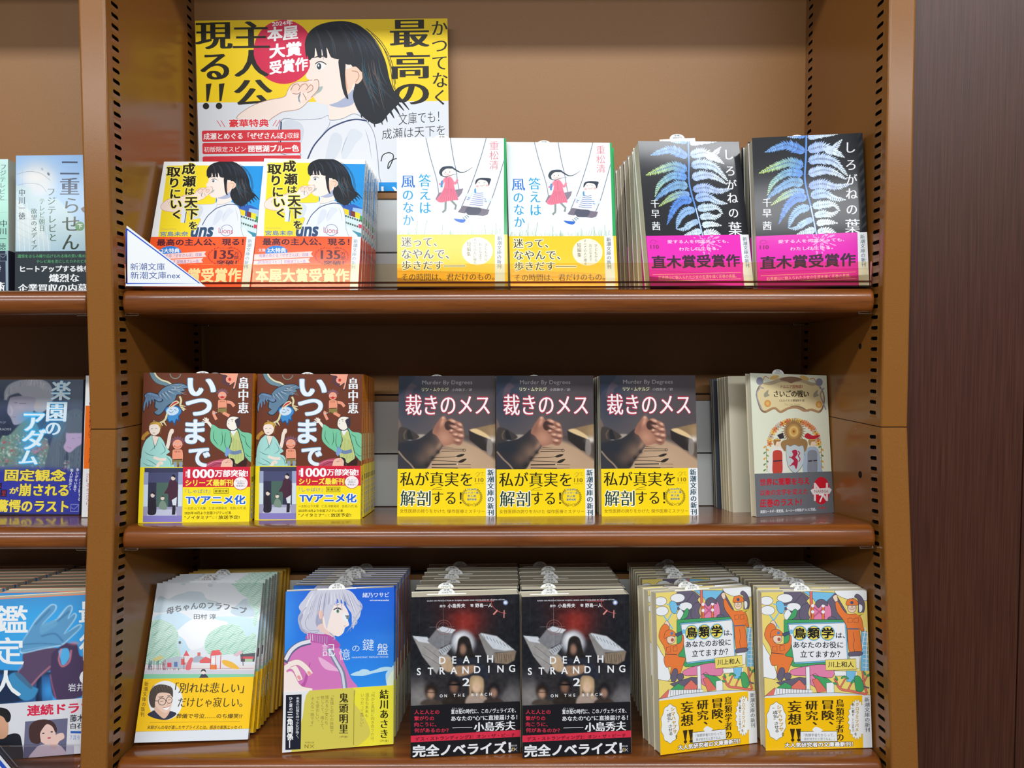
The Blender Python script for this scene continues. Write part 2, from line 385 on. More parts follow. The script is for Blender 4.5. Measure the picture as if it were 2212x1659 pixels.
def strip(inner, outer, z0, z1, cols):
    """open sheet of real thickness: outer and inner outlines (same length), from z0 to z1"""
    V = []; T = []; C = []
    def quad(p, c):
        k = len(V); V.extend(p); T.extend([(k, k + 1, k + 2), (k, k + 2, k + 3)]); C.extend([c] * 4)
    n = len(outer)
    for i in range(n - 1):
        a, b, c, d = outer[i], outer[i + 1], inner[i + 1], inner[i]
        quad([(a[0], a[1], z0), (b[0], b[1], z0), (b[0], b[1], z1), (a[0], a[1], z1)], cols[i])
        quad([(c[0], c[1], z0), (d[0], d[1], z0), (d[0], d[1], z1), (c[0], c[1], z1)], cols[i] * .9)
        quad([(a[0], a[1], z1), (b[0], b[1], z1), (c[0], c[1], z1), (d[0], d[1], z1)], cols[i])
        quad([(d[0], d[1], z0), (c[0], c[1], z0), (b[0], b[1], z0), (a[0], a[1], z0)], cols[i])
    for i in (0, n - 1):
        a, d = outer[i], inner[i]; quad([(a[0], a[1], z0), (a[0], a[1], z1), (d[0], d[1], z1), (d[0], d[1], z0)], cols[min(i, n - 2)])
    return np.array(V, float), np.array(T), np.array(C, float)
def outline(w, t, g, r=0.0012, left=True):
    """path around a book: back fore-edge, spine, front fore-edge, offset outwards by g; seen from above, front at y=0"""
    x0 = -w / 2; x1 = w / 2 + g; y0 = -g; y1 = t + g; p = []
    p.append((x0, y0)); p.append((x1 - r, y0))
    for a in (30, 60, 90): p.append((x1 - r + r * math.sin(R(a)), y0 + r - r * math.cos(R(a))))
    for a in (0, 30, 60, 90): p.append((x1 - r + r * math.cos(R(a)), y1 - r + r * math.sin(R(a))))
    p.append((x0, y1)); return p
def art_for(q, w, h, crop, **k):
    """q: four photo corners TL TR BR BL; crop = (x0, y0, scale): shapes may be written in the units of that enlargement"""
    x0, y0, s_ = crop
    return Art([((a - x0) * s_, (b - y0) * s_) for a, b in q], w, h, **k)
def make_book(name, w, h, t, front=None, base='#ffffff', spine_col='#ffffff', spine=None, band=None, band_v=None, band_base='#ffcc00', band_spine=None, band_spine_col=None,
              mt=None, page=None, slip=True, slip_x=-0.012, price='1045円', back_col=None):
    """a paperback: cover (with its print), page_block, paper_band (with its print), sales_slip. Origin: middle of the front's foot."""
    root = empty(name); mt = mt or M_GLOSS; ct = 0.00035
    co = outline(w, t, 0); ci = [(min(max(x, -9), w / 2 - ct), min(max(y, ct), t - ct)) for x, y in co]
    fc = lin(base); sc = lin(spine_col); bc = lin(back_col or base)
    cols = [fc] + [sc] * 7 + [bc]
    pcs = [strip(ci, co, 0, h, cols)]
    if front is not None: pcs.append(front.arrays())
    if spine is not None:
        v, T_, c = spine.arrays(); v2 = np.c_[np.full(len(v), w / 2) - v[:, 1], v[:, 0] + t / 2, v[:, 2]]; pcs.append((v2, T_, c))
    o = link('cover', ink_mesh('cover', pcs), root, mt)
    pb = MB(); e = 0.0006; pb.box(-w / 2 + e * 1.5, w / 2 - ct - 0.0008, ct, t - ct, e, h - e)
    link('page_block', pb.mesh('page_block'), root, M_PAGE)
    if band_v is not None:
        hb = h * (1 - band_v); g = 0.0005; bo = outline(w, t, g, 0.0015); bi = [(min(x, w / 2 + g - .0002), min(max(y, -g + .0002), t + g - .0002)) for x, y in bo]
        b0 = lin(band_base); bs = lin(band_spine_col or band_base)
        pcs = [strip(bi, bo, 0.0003, hb, [b0] + [bs] * 7 + [b0])]
        if band is not None: pcs.append(band.arrays())
        if band_spine is not None:
            v, T_, c = band_spine.arrays(); pcs.append((np.c_[np.full(len(v), w / 2 + g) - v[:, 1], v[:, 0] + t / 2, v[:, 2]], T_, c))
        link('paper_band', ink_mesh('paper_band', pcs), root, mt)
    if slip:
        sw_, sh = 0.0080, 0.0050
        pts = [(slip_x - .019, h + .0002)] + [(slip_x - sw_, h + .0002)] + [(slip_x - sw_ * math.cos(R(a)), h + .0004 + sh * math.sin(R(a))) for a in range(0, 181, 15)] + [(slip_x + .019, h + .0002), (slip_x + .019, h - .006), (slip_x - .019, h - .006)]
        y = t * .45; V = [(x, y, z) for x, z in pts] + [(x, y + .0002, z) for x, z in pts]; n = len(pts)
        tri = np.array(tessellate_polygon([[Vector((x, z, 0)) for x, z in pts]]), int)
        T_ = np.r_[tri, tri[:, ::-1] + n, np.array([(i, (i + 1) % n, (i + 1) % n + n) for i in range(n)]), np.array([(i, (i + 1) % n + n, i + n) for i in range(n)])]
        A = Art([(0, 0), (1, 0), (1, 1), (0, 1)], .017, .0055); A.clip = (-1, -1, 2, 2)
        A.text('定価', .34, .16, .66, .48, '#3a3f48', 'b'); A.text(price, .24, .58, .78, .95, '#3a3f48', 'n')
        v, T2, c = A.arrays(); v = v + np.array([slip_x, y, h])
        link('sales_slip', ink_mesh('sales_slip', [(np.array(V), T_, np.tile(lin('#f2f4f2'), (2 * n, 1))), (v, T2, c)]), root, M_MATTE)
    return root
_rj = random.Random(9)
def copy_thing(o, name=None):
    c = o.copy(); COL.objects.link(c)
    for ch in list(o.children):
        d = ch.copy(); COL.objects.link(d); d.parent = c
        if ch.name.startswith('sales_slip'): d.location.x += _rj.uniform(-.006, .006); d.location.z = ch.location.z - _rj.uniform(.0, .0022)
    return c
def pose(o, x, y, z, yaw=0, lean=0, roll=0):
    o.rotation_mode = 'QUATERNION'
    m = Matrix.Rotation(R(yaw), 3, 'Z') @ Matrix.Rotation(R(-lean), 3, 'X') @ Matrix.Rotation(R(roll), 3, 'Y')
    o.rotation_quaternion = m.to_quaternion(); o.location = (x, y, z)
SL = math.tan(R(5.9))
ORD = ['', 'first', 'second', 'third', 'fourth', 'fifth', 'sixth', 'seventh', 'eighth', 'ninth', 'tenth', 'eleventh', 'twelfth', 'thirteenth', 'fourteenth', 'fifteenth']
_rs = random.Random(5)
def stack(proto, n, pitch, base, yaw, lean, slope, label, group, dxk=0.0, first=1, cat='book', zplane=None, jx=.0004, jl=.12, t=0.01):
    """n copies behind a front copy; base is the place of the front one"""
    out = []
    for k in range(first, first + n):
        c = copy_thing(proto); d = k * pitch; l = lean + _rs.uniform(-jl, jl)
        y = base[1] + d; z = zplane(y) + t * max(0, math.sin(R(lean) - math.atan(slope))) + .0003
        pose(c, base[0] + dxk * d + _rs.uniform(-jx, jx), y, z, yaw, l, 0)
        tag(c, label.replace('#', ORD[k]), cat, group); out.append(c)
    return out
# ------------------------------------------------------------------ the bookcase
A_ = R(5.9); ZB = -0.073
def UPR(x, v, u): return (x, v, ZB + u)
def LOW(x, v, u): return (x, v * math.cos(A_) + u * math.sin(A_), ZB + u * math.cos(A_) - v * math.sin(A_))
XL, XR = -0.3755, 0.3500          # inner faces of the middle bay
PW = 0.0255                        # width of an upright
DEP = 0.198
bookcase = empty('bookcase', (0, 0, 0))
tag(bookcase, 'tan enamelled steel bookcase with slotted uprights and cherry wood shelves', 'bookcase')
PITCH = 0.01022
def slot_side(mb, T, x, u0, u1, ustart, inward, sgn):
    """inner face of an upright, pierced by two columns of stadium slots; sgn points into the bay (+1/-1 in x)"""
    cols = [(0.0105, 0.0225 + .0105 - .0105), (0.1765, 0.1905)]
    cols = [(0.0100, 0.0225), (0.1760, 0.1880)]
    def q(v0, v1, a, b): mb.add([T(x, v0, a), T(x, v1, a), T(x, v1, b), T(x, v0, b)], [(0, 1, 2, 3)], 0)
    prev = 0.0025
    for (c0, c1) in cols:
        e0, e1 = c0 - .0015, c1 + .0015; q(prev, e0, u0, u1); prev = e1
        us = []; u = ustart
        while u + PITCH <= u1 + 1e-6:
            if u >= u0 - 1e-6: us.append(u)
            u += PITCH
        if us[0] > u0: q(e0, e1, u0, us[0])
        if us[-1] + PITCH < u1: q(e0, e1, us[-1] + PITCH, u1)
        for u in us:
            m = u + PITCH / 2; hh = 0.0018; r = 0.0008
            hole = [(c0 + r, m - hh), (c1 - r * 2.4, m - hh), (c1, m - hh * .35), (c1, m + hh * .35), (c1 - r * 2.4, m + hh), (c0 + r, m + hh), (c0, m + hh * .5), (c0, m - hh * .5)]
            oute = [(e0, u), (e1, u), (e1, m), (e1, m), (e1, u + PITCH), (e0, u + PITCH), (e0, m), (e0, m)]
            rim = [(a + (m_ - a) * .0, b) for (a, b), m_ in zip(hole, [0] * 8)]
            V = [T(x, a, b) for a, b in oute] + [T(x + sgn * .0003, a, b) for a, b in hole] + [T(x - sgn * .0025, a, b) for a, b in hole]
            F = [(i, (i + 1) % 8, 8 + (i + 1) % 8, 8 + i) for i in range(8) if oute[i] != oute[(i + 1) % 8] or True]
            mb.add(V, [f for f in F], 0)
            mb.add(V[8:], [(i, (i + 1) % 8, 8 + (i + 1) % 8, 8 + i) for i in range(8)], 1)
            mb.add(V[16:], [tuple(range(8))], 1)
    q(prev, DEP, u0, u1)
def upright(xa, xb, T, u0, u1, su):
    """an upright between x=xa and x=xb; both faces slotted"""
    mb = MB(); r = 0.0025
    pr = [(xa, DEP), (xa, r)] + [(xa + r - r * math.cos(R(a)), r - r * math.sin(R(a))) for a in (30, 60, 90)] + [(xb - r + r * math.sin(R(a)), r - r * math.cos(R(a))) for a in (0, 30, 60)] + [(xb, r), (xb, DEP)]
    V = [T(x, v, u) for u in (u0, u1) for x, v in pr]; n = len(pr); F = []
    for i in range(1, n - 2): F.append((i, i + 1, n + i + 1, n + i))
    mb.add(V, F, 0)
    mb.add([T(xa, DEP, u0), T(xb, DEP, u0), T(xb, DEP, u1), T(xa, DEP, u1)], [(0, 1, 2, 3)], 0)
    slot_side(mb, T, xa, u0, u1, su, None, -1); slot_side(mb, T, xb, u0, u1, su, None, 1)
    o = mb.build('side_panel', [M_POST, M_DARK], bookcase); return o
XS = [(XL - PW - (XR - XL) - PW, XL - PW - (XR - XL)), (XL - PW, XL), (XR, XR + PW)]
for xa, xb in XS:
    upright(xa, xb, UPR, 0.0004, 0.66, 0.0075)
    upright(xa, xb, LOW, -0.42, -0.0004, -0.42 + (0.42 - 0.0145) % PITCH)
    g_ = MB(); tn = math.tan(A_)
    for x in (xa, xb): g_.add([LOW(x, 0.0025, -.0004), LOW(x, DEP, -.0004), LOW(x, DEP, DEP * tn - .0004), LOW(x, 0.0025, .0025 * tn - .0004)], [(0, 1, 2, 3)])
    g_.build('side_panel', M_POST, bookcase)
    s_ = MB(); s_.box(xa + .0006, xb - .0006, .0008, DEP - .001, -.0006, .0006, T=UPR); s_.build('joint', M_SEAM, bookcase)
# back sheets
for xa, xb in ((XS[0][1], XS[1][0]), (XL, XR)):
    b_ = MB(); b_.box(xa, xb, DEP - .001, DEP + .001, -.002, .66, T=UPR); b_.build('back_panel', M_BACK, bookcase)
    b_ = MB(); b_.box(xa, xb, DEP - .001, DEP + .001, -.42, .022, T=LOW); b_.build('back_panel', M_BACK, bookcase)
# shelves
def shelf(T, xa, xb, ut, th, tilt=0.0, name='shelf'):
    """board with a rounded nosing; ut is the height of its top in the module at the front"""
    xa += .0035; xb -= .0035; secs = []
    ends = [(0, .0045), (.0006, .0022), (.0018, .0008), (.004, 0)]
    xs = [(xa + a, b) for a, b in ends] + [(xb - a, b) for a, b in reversed(ends)]
    fr = .0075
    prof = [(DEP - .002, 0), (.030, 0), (fr + .012, -.0002), (fr + .0065, -.0012), (fr + .003, -.0034), (fr + .001, -.0068), (fr, -.011), (fr + .0002, -.015), (fr + .0012, -.0185), (fr + .0035, -th + .001), (fr + .006, -th), (.030, -th), (DEP - .002, -th)]
    mb = MB(); V = []
    for x, back in xs:
        for v, u in prof:
            vv = v + back if v < .03 else v; uu = ut + u * (1 if v > .03 else 1) - tilt * vv
            V.append(T(x, vv, uu))
    n = len(prof); F = []
    for i in range(len(xs) - 1):
        for k in range(n): F.append((i * n + k, i * n + (k + 1) % n, (i + 1) * n + (k + 1) % n, (i + 1) * n + k))
    F.append(tuple(range(n))); F.append(tuple((len(xs) - 1) * n + k for k in reversed(range(n))))
    mb.add(V, F)
    o = mb.build(name, M_WOOD, bookcase, smooth=True)
    md = o.modifiers.new('n', 'EDGE_SPLIT'); md.split_angle = R(50)
    for x, sg in ((xa, 1), (xb, -1)):
        for v in (.014, .178):
            w_ = MB(); zz = ut - th - tilt * v
            w_.tube([T(x + sg * .0012, v, zz + .0025), T(x + sg * .0012, v, zz - .0012), T(x + sg * .013, v, zz - .0012), T(x + sg * .0135, v, zz + .0018)], .0006)
            w_.tube([T(x + sg * .0012, v, zz - .0012), T(x - sg * .0036, v + .002, zz - .0012)], .0006)
            w_.build('shelf_clip', M_WIRE, o)
SH1, SH2, SH3 = 0.0603, -0.1664, -0.3853
for xa, xb in ((XS[0][1], XS[1][0]), (XL, XR)):
    shelf(UPR, xa, xb, SH1 - ZB, .0235, .03)
    shelf(UPR, xa, xb, 0.4915 - ZB, .0235, .03)
    shelf(LOW, xa, xb, (SH2 - ZB) * math.cos(A_), .0215)
    shelf(LOW, xa, xb, (SH3 - ZB) * math.cos(A_), .0235)
z_top = lambda y: SH1 - .03 * y
z_mid = lambda y: SH2 - SL * y
z_bot = lambda y: SH3 - SL * y
# small screws and knock-out holes on the right inner side
for px_, py_, r_, m_ in ((1858, 748, .0028, M_DARK), (1858, 1025, .0034, M_DARK), (1849, 926, .0007, M_WIRE)):
    p = P(px_, py_, .03); dd = (XR - .0002 - CAM[0]) / (p - CAM)[0]; p = CAM + (p - CAM) * dd
    h_ = MB(); n = 16; T_ = [(XR - .0004, p[1] + r_ * math.cos(2 * math.pi * i / n), p[2] + r_ * math.sin(2 * math.pi * i / n)) for i in range(n)] + [(XR + .0002, p[1] + r_ * math.cos(2 * math.pi * i / n), p[2] + r_ * math.sin(2 * math.pi * i / n)) for i in range(n)]
    h_.add(T_, [tuple(range(n))] + [(i, (i + 1) % n, n + (i + 1) % n, n + i) for i in range(n)]); h_.build('plug' if m_ is M_DARK else 'screw', m_, bookcase)
# ------------------------------------------------------------------ wall to the right: dark laminate panels
w1 = empty('wall_right'); tag(w1, kind='structure')
def wallp(x0, x1, z0, z1):
    m_ = MB(); m_.box(x0, x1, .012, .03, z0, z1); o = m_.build('panel', M_PANEL, w1); bevel(o, .0008); return o
XW = XR + PW + .0006
wallp(XW, .4935, -.9, .9); wallp(.4947, .95, -.9, .9)
g_ = MB(); g_.box(XW, .95, .031, .034, -.9, .9); g_.build('wall_backing', M_DARK, w1)
# ------------------------------------------------------------------ grey plastic spacer boards behind the books
def boards(T, xa, xb, v, rows, name='spacer_board', label='', u_rail=None):
    r = empty(name); tag(r, label, 'spacer', 'grey spacer boards behind the books')
    for a, b in rows:
        m_ = MB(); m_.box(xa + .001, xb - .001, v, v + .010, a, b, T=T); o = m_.build('board', M_BOARD, r); bevel(o, .0008)
    if u_rail:
        m_ = MB(); m_.box(xa + .001, xb - .001, v - .002, v + .012, u_rail[0], u_rail[1], T=T); m_.build('rail', M_BACK, r)
        m_ = MB(); m_.box(xa + .001, xb - .001, v - .001, v + .011, u_rail[1], u_rail[1] + .0022, T=T); m_.build('rail_lip', M_SEAM, r)
    return r
zb = z_top(.18)
boards(lambda x, v, u: (x, v, u), XL, XR, .180, [(zb + .0008, .1155), (.1170, .1788)], label='pale grey spacer board behind the top shelf books of the middle bay', u_rail=(.1790, .1858))
c2 = math.cos(A_); u2 = (SH2 - ZB) * c2; u3 = (SH3 - ZB) * c2
boards(LOW, XL, XR, .180, [(u2 + .0006, u2 + .0617), (u2 + .0631, u2 + .1250)], label='pale grey spacer board behind the middle shelf books of the middle bay', u_rail=(u2 + .1252, u2 + .1315))
boards(LOW, XL, XR, .180, [(u3 + .0006, u3 + .0700), (u3 + .0714, u3 + .1330)], label='pale grey spacer board behind the bottom shelf books of the middle bay', u_rail=(u3 + .1332, u3 + .139))
# ------------------------------------------------------------------ the covers
Q = {'naruse2': [(572.7, 341.2), (788.1, 344.9), (774, 627), (541, 627)], 'kaze1': [(859.6, 296.8), (1090.8, 297.9), (1100.3, 627), (855.4, 627)],
     'shiro2': [(1626.8, 297.9), (1860.5, 286), (1878.8, 622), (1635.9, 628)], 'itsu2': [(555.2, 806.9), (781.3, 809.1), (778.2, 1122.6), (550.8, 1124.1)],
     'saba2': [(1070.9, 811.7), (1282.4, 811.7), (1286.1, 1115.1), (1071.9, 1117.3)], 'narnia': [(1621, 806.3), (1784.7, 811.2), (1801, 1107.9), (1633.7, 1116.8)],
     'kaa': [(340.3, 1259.2), (568, 1259.2), (535.7, 1597), (288.9, 1604.8)], 'kioku': [(618.7, 1277.4), (851, 1267.8), (849.6, 1606.5), (609, 1625.9)],
     'death1': [(888.5, 1289.9), (1120.7, 1282.2), (1125, 1626), (886.3, 1637.2)], 'tori2': [(1644.6, 1280.3), (1871.6, 1274.2), (1883.5, 1615), (1654.3, 1620.7)],
     'niju': [(35.4, 325.3), (252, 321), (253, 627), (34.8, 627.6)], 'left1': [(-183, 339), (33.7, 339), (31.6, 628), (-185, 628)],
     'rakuen': [(-40, 824), (174, 822.7), (184.6, 1120), (-30, 1123)], 'kantei': [(-42, 1290), (203, 1280.5), (195, 1622), (-50, 1650)],
     'poster': [(437, 58), (968, 61), (968, 438), (442, 437)]}
SHIN = '新潮文庫の新刊'
def pair(key, crop, w, h, by, bx=None):
    """cover art and band art of one title; by is the height of the band's upper edge in crop units (at bx)"""
    a = art_for(Q[key], w, h, crop, lift=1e-5)
    if by is None: return a, None, None
    bx = bx if bx is not None else (a.cp0 if False else hmap(a.Hi, [(0.5, 0.7)])[0][0])
    vb = float(hmap(a.H, [(bx, by)])[0][1])
    b = art_for(Q[key], w, h, crop, clip=(0, vb, 1, 1), lift=0.00052)
    return a, b, vb
def spine_art(t, h, clip=None):
    a = Art([(0, 0), (100, 0), (100, 1000), (0, 1000)], t - .0024, h, lift=1e-5, clip=clip); return a
def girl(A, f, cover=False):
    """profile of a dark-haired schoolgirl in a white shirt with navy piping; f maps poster units to the sheet's units"""
    g = lambda *p: [f(x, y) for x, y in p]
    sk, sk2, hair = '#f6e3d8', '#e9bfa4', '#161c24'
    if cover: A.sp(g((300, 930), (360, 1000), (520, 1040), (740, 1050), (760, 860), (480, 830)), sk)
    A.sp(g((385, 855), (500, 765), (640, 715), (770, 690), (800, 640), (830, 595), (880, 570), (950, 568), (1010, 545), (1050, 560), (1052, 610), (1020, 670), (960, 740), (900, 790), (830, 806), (760, 815), (680, 860), (640, 885), (500, 890)), '#b08a78')
    A.sp(g((391, 856), (502, 769), (642, 720), (773, 694), (804, 643), (833, 599), (882, 575), (951, 573), (1010, 551), (1046, 564), (1048, 609), (1016, 667), (957, 736), (898, 785), (829, 801), (758, 810), (678, 855), (638, 880), (500, 886)), sk)
    A.sp(g((1120, 720), (1135, 800), (1125, 890), (1240, 900), (1350, 850), (1335, 560), (1200, 640)), sk)
    A.sp(g((1135, 755), (1210, 735), (1290, 665), (1330, 640), (1335, 745), (1250, 782), (1170, 775)), '#a9b2cc')
    sh = '#e2e6ec'
    A.sp(g((738, 885), (900, 876), (1060, 868), (1125, 842), (1140, 880), (1240, 870), (1340, 832), (1440, 900), (1495, 1000), (1518, 1150), (1530, 1330), (1535, 1640), (760, 1640), (900, 1160), (740, 1150)), '#8d97a8')
    A.sp(g((744, 890), (900, 881), (1060, 873), (1122, 848), (1140, 886), (1240, 876), (1340, 838), (1436, 905), (1490, 1003), (1512, 1150), (1524, 1330), (1530, 1640), (766, 1640), (906, 1158), (746, 1145)), sh)
    A.sp(g((760, 900), (880, 890), (930, 960), (900, 1080), (850, 1140), (770, 1130)), '#cfd7e2')
    A.sp(g((1150, 1000), (1230, 1010), (1220, 1120), (1130, 1250), (1090, 1230)), '#d3dae4')
    A.sp(g((1300, 960), (1400, 1000), (1340, 1080), (1260, 1200), (1230, 1150)), '#d6dde6')
    A.line(g((748, 890), (742, 980), (738, 1100)), f(12, 0)[0] - f(0, 0)[0], '#2b3c66')
    A.line(g((1435, 893), (1360, 880), (1290, 888), (1210, 915), (1130, 955), (1060, 1025), (1010, 1085), (975, 1150), (930, 1260)), f(12, 0)[0] - f(0, 0)[0], '#2f406c', True)
    for p in (((1280, 1010), (1250, 1080), (1225, 1160)), ((1090, 1250), (1060, 1350), (1050, 1450)), ((1140, 880), (1130, 930), (1080, 990)), ((1420, 960), (1450, 1060), (1470, 1200))):
        A.line(g(*p), f(5, 0)[0] - f(0, 0)[0], '#9aa5b5', True, 'both')
    # back hair with separate blown tips
    A.sp(g((950, 300), (962, 220), (1005, 155), (1080, 112), (1170, 92), (1270, 90), (1370, 118), (1450, 178), (1520, 268), (1570, 360), (1600, 450), (1622, 560), (1660, 660), (1700, 740), (1650, 800), (1600, 850), (1560, 900), (1500, 920), (1450, 895), (1395, 850), (1350, 780), (1325, 690), (1330, 590), (1200, 500), (1050, 400)), hair)
    for a, b in (((1600, 640), (1775, 808)), ((1580, 680), (1735, 815)), ((1600, 740), (1700, 850)), ((1560, 760), (1655, 875)), ((1540, 780), (1600, 905)), ((1500, 800), (1560, 925)), ((1450, 800), (1500, 945)), ((1400, 770), (1450, 905)), ((1360, 730), (1395, 870))):
        m_ = ((a[0] + b[0]) / 2 + 6, (a[1] + b[1]) / 2 - 14); A.line(g(a, m_, b), f(44, 0)[0] - f(0, 0)[0], hair, True, 'end')
    for p in (((1480, 190), (1570, 300), (1625, 450), (1650, 620), (1690, 660)), ((1500, 210), (1600, 350), (1645, 500), (1665, 640)), ((1440, 150), (1560, 260), (1640, 420), (1670, 600)), ((1510, 420), (1570, 620), (1640, 760))):
        A.line(g(*p), f(5, 0)[0] - f(0, 0)[0], hair, True)
    # face
    A.sp(g((980, 300), (978, 380), (985, 440), (966, 490), (950, 522), (962, 548), (985, 562), (984, 590), (992, 615), (1000, 650), (1012, 700), (1040, 738), (1085, 754), (1140, 757), (1200, 738), (1265, 700), (1310, 655), (1345, 600), (1340, 480), (1250, 380), (1120, 290)), sk)
    A.sp(g((1300, 470), (1345, 455), (1385, 475), (1408, 510), (1400, 560), (1365, 595), (1335, 590), (1310, 640), (1275, 690), (1262, 560), (1270, 480)), '#f0cdb6')
    A.line(g((1320, 490), (1365, 500), (1375, 540), (1350, 580)), f(7, 0)[0] - f(0, 0)[0], '#c08f78', True)
    A.sp(g((1262, 470), (1275, 560), (1285, 640), (1262, 600)), '#e2a98a')
    A.sp(g((1040, 625), (1085, 612), (1070, 650), (1035, 672), (1015, 690)), '#a9b8b4')
    # hand at the mouth
    A.sp(g((822, 640), (835, 600), (880, 574), (940, 574), (985, 584), (1008, 604), (1000, 640), (950, 660), (900, 650), (860, 665)), '#f3d6c6')
    A.sp(g((1010, 560), (1040, 555), (1055, 580), (1048, 640), (1000, 700), (950, 735), (910, 740), (960, 680), (1000, 630)), '#f4dccf')
    ln = f(5, 0)[0] - f(0, 0)[0]
    for p in (((828, 640), (850, 600), (885, 590), (900, 610)), ((890, 640), (915, 600), (950, 590), (965, 612)), ((950, 640), (985, 600), (1005, 610), (1000, 640), (960, 662)), ((1015, 562), (1042, 556), (1054, 585), (1045, 640), (990, 700)), ((905, 670), (895, 700), (890, 730)), ((925, 665), (945, 700), (950, 720)), ((840, 665), (880, 670), (910, 655))):
        A.line(g(*p), ln, '#a06c5c', True)
    A.line(g((905, 660), (890, 700), (905, 745)), ln * 2.2, '#7f93a8', True, 'both')
    # eye, brow
    A.sp(g((1030, 425), (1070, 415), (1112, 436), (1105, 452), (1080, 472), (1046, 475), (1038, 450)), '#ffffff')
    A.ell(*f(1058, 450), abs(f(18, 0)[0] - f(0, 0)[0]), abs(f(0, 26)[1] - f(0, 0)[1]), '#34424e')
    A.ell(*f(1054, 444), abs(f(6, 0)[0] - f(0, 0)[0]), abs(f(0, 9)[1] - f(0, 0)[1]), '#e8eef2')
    A.line(g((1028, 432), (1050, 415), (1085, 416), (1116, 436)), ln * 1.6, '#241d1c', True)
    A.line(g((1015, 382), (1060, 368), (1100, 370)), ln * 2.4, '#3a3030', True, 'both')
    A.line(g((985, 562), (1000, 558)), ln, '#a06c5c')
    # fringe and side lock
    A.sp(g((948, 320), (950, 240), (985, 170), (1060, 118), (1170, 94), (1290, 110), (1400, 180), (1440, 300), (1420, 470), (1400, 500), (1370, 470), (1330, 440), (1290, 440), (1255, 425), (1230, 400), (1195, 392), (1170, 385), (1150, 370), (1120, 300), (1125, 380), (1095, 370), (1080, 310), (1078, 378), (1050, 372), (1030, 300), (1022, 372), (1000, 385), (985, 400), (972, 385), (968, 330), (958, 380)), hair)
    A.sp(g((1215, 400), (1268, 420), (1266, 520), (1272, 620), (1290, 715), (1262, 690), (1240, 620), (1225, 520)), hair)
    A.line(g((958, 300), (968, 360), (982, 396)), f(16, 0)[0] - f(0, 0)[0], hair, True, 'end')
    rs = random.Random(3)
    for i in range(26):
        t = rs.random(); x0 = 1010 + 400 * t; y0 = 140 + 60 * rs.random() - 40 * math.sin(t * 3); c = rs.choice(['#2c3b52', '#26344c', '#33404c', '#3a3434', '#2b3038'])
        A.line(g((x0, y0), (x0 + 40 + 60 * t, y0 + 90), (x0 + 50 + 120 * t, y0 + 200 + 60 * rs.random())), f(6, 0)[0] - f(0, 0)[0], c, True, 'both')
    for i in range(22):
        x0 = 1380 + 160 * rs.random(); y0 = 380 + 160 * rs.random(); L = 180 + 140 * rs.random(); c = rs.choice(['#2b3f52', '#33404a', '#5a4a48', '#3a4d5a', '#1f4f60'])
        A.line(g((x0, y0), (x0 + 20, y0 + L * .5), (x0 + 50 + rs.random() * 70, y0 + L)), f(7, 0)[0] - f(0, 0)[0], c, True, 'both')
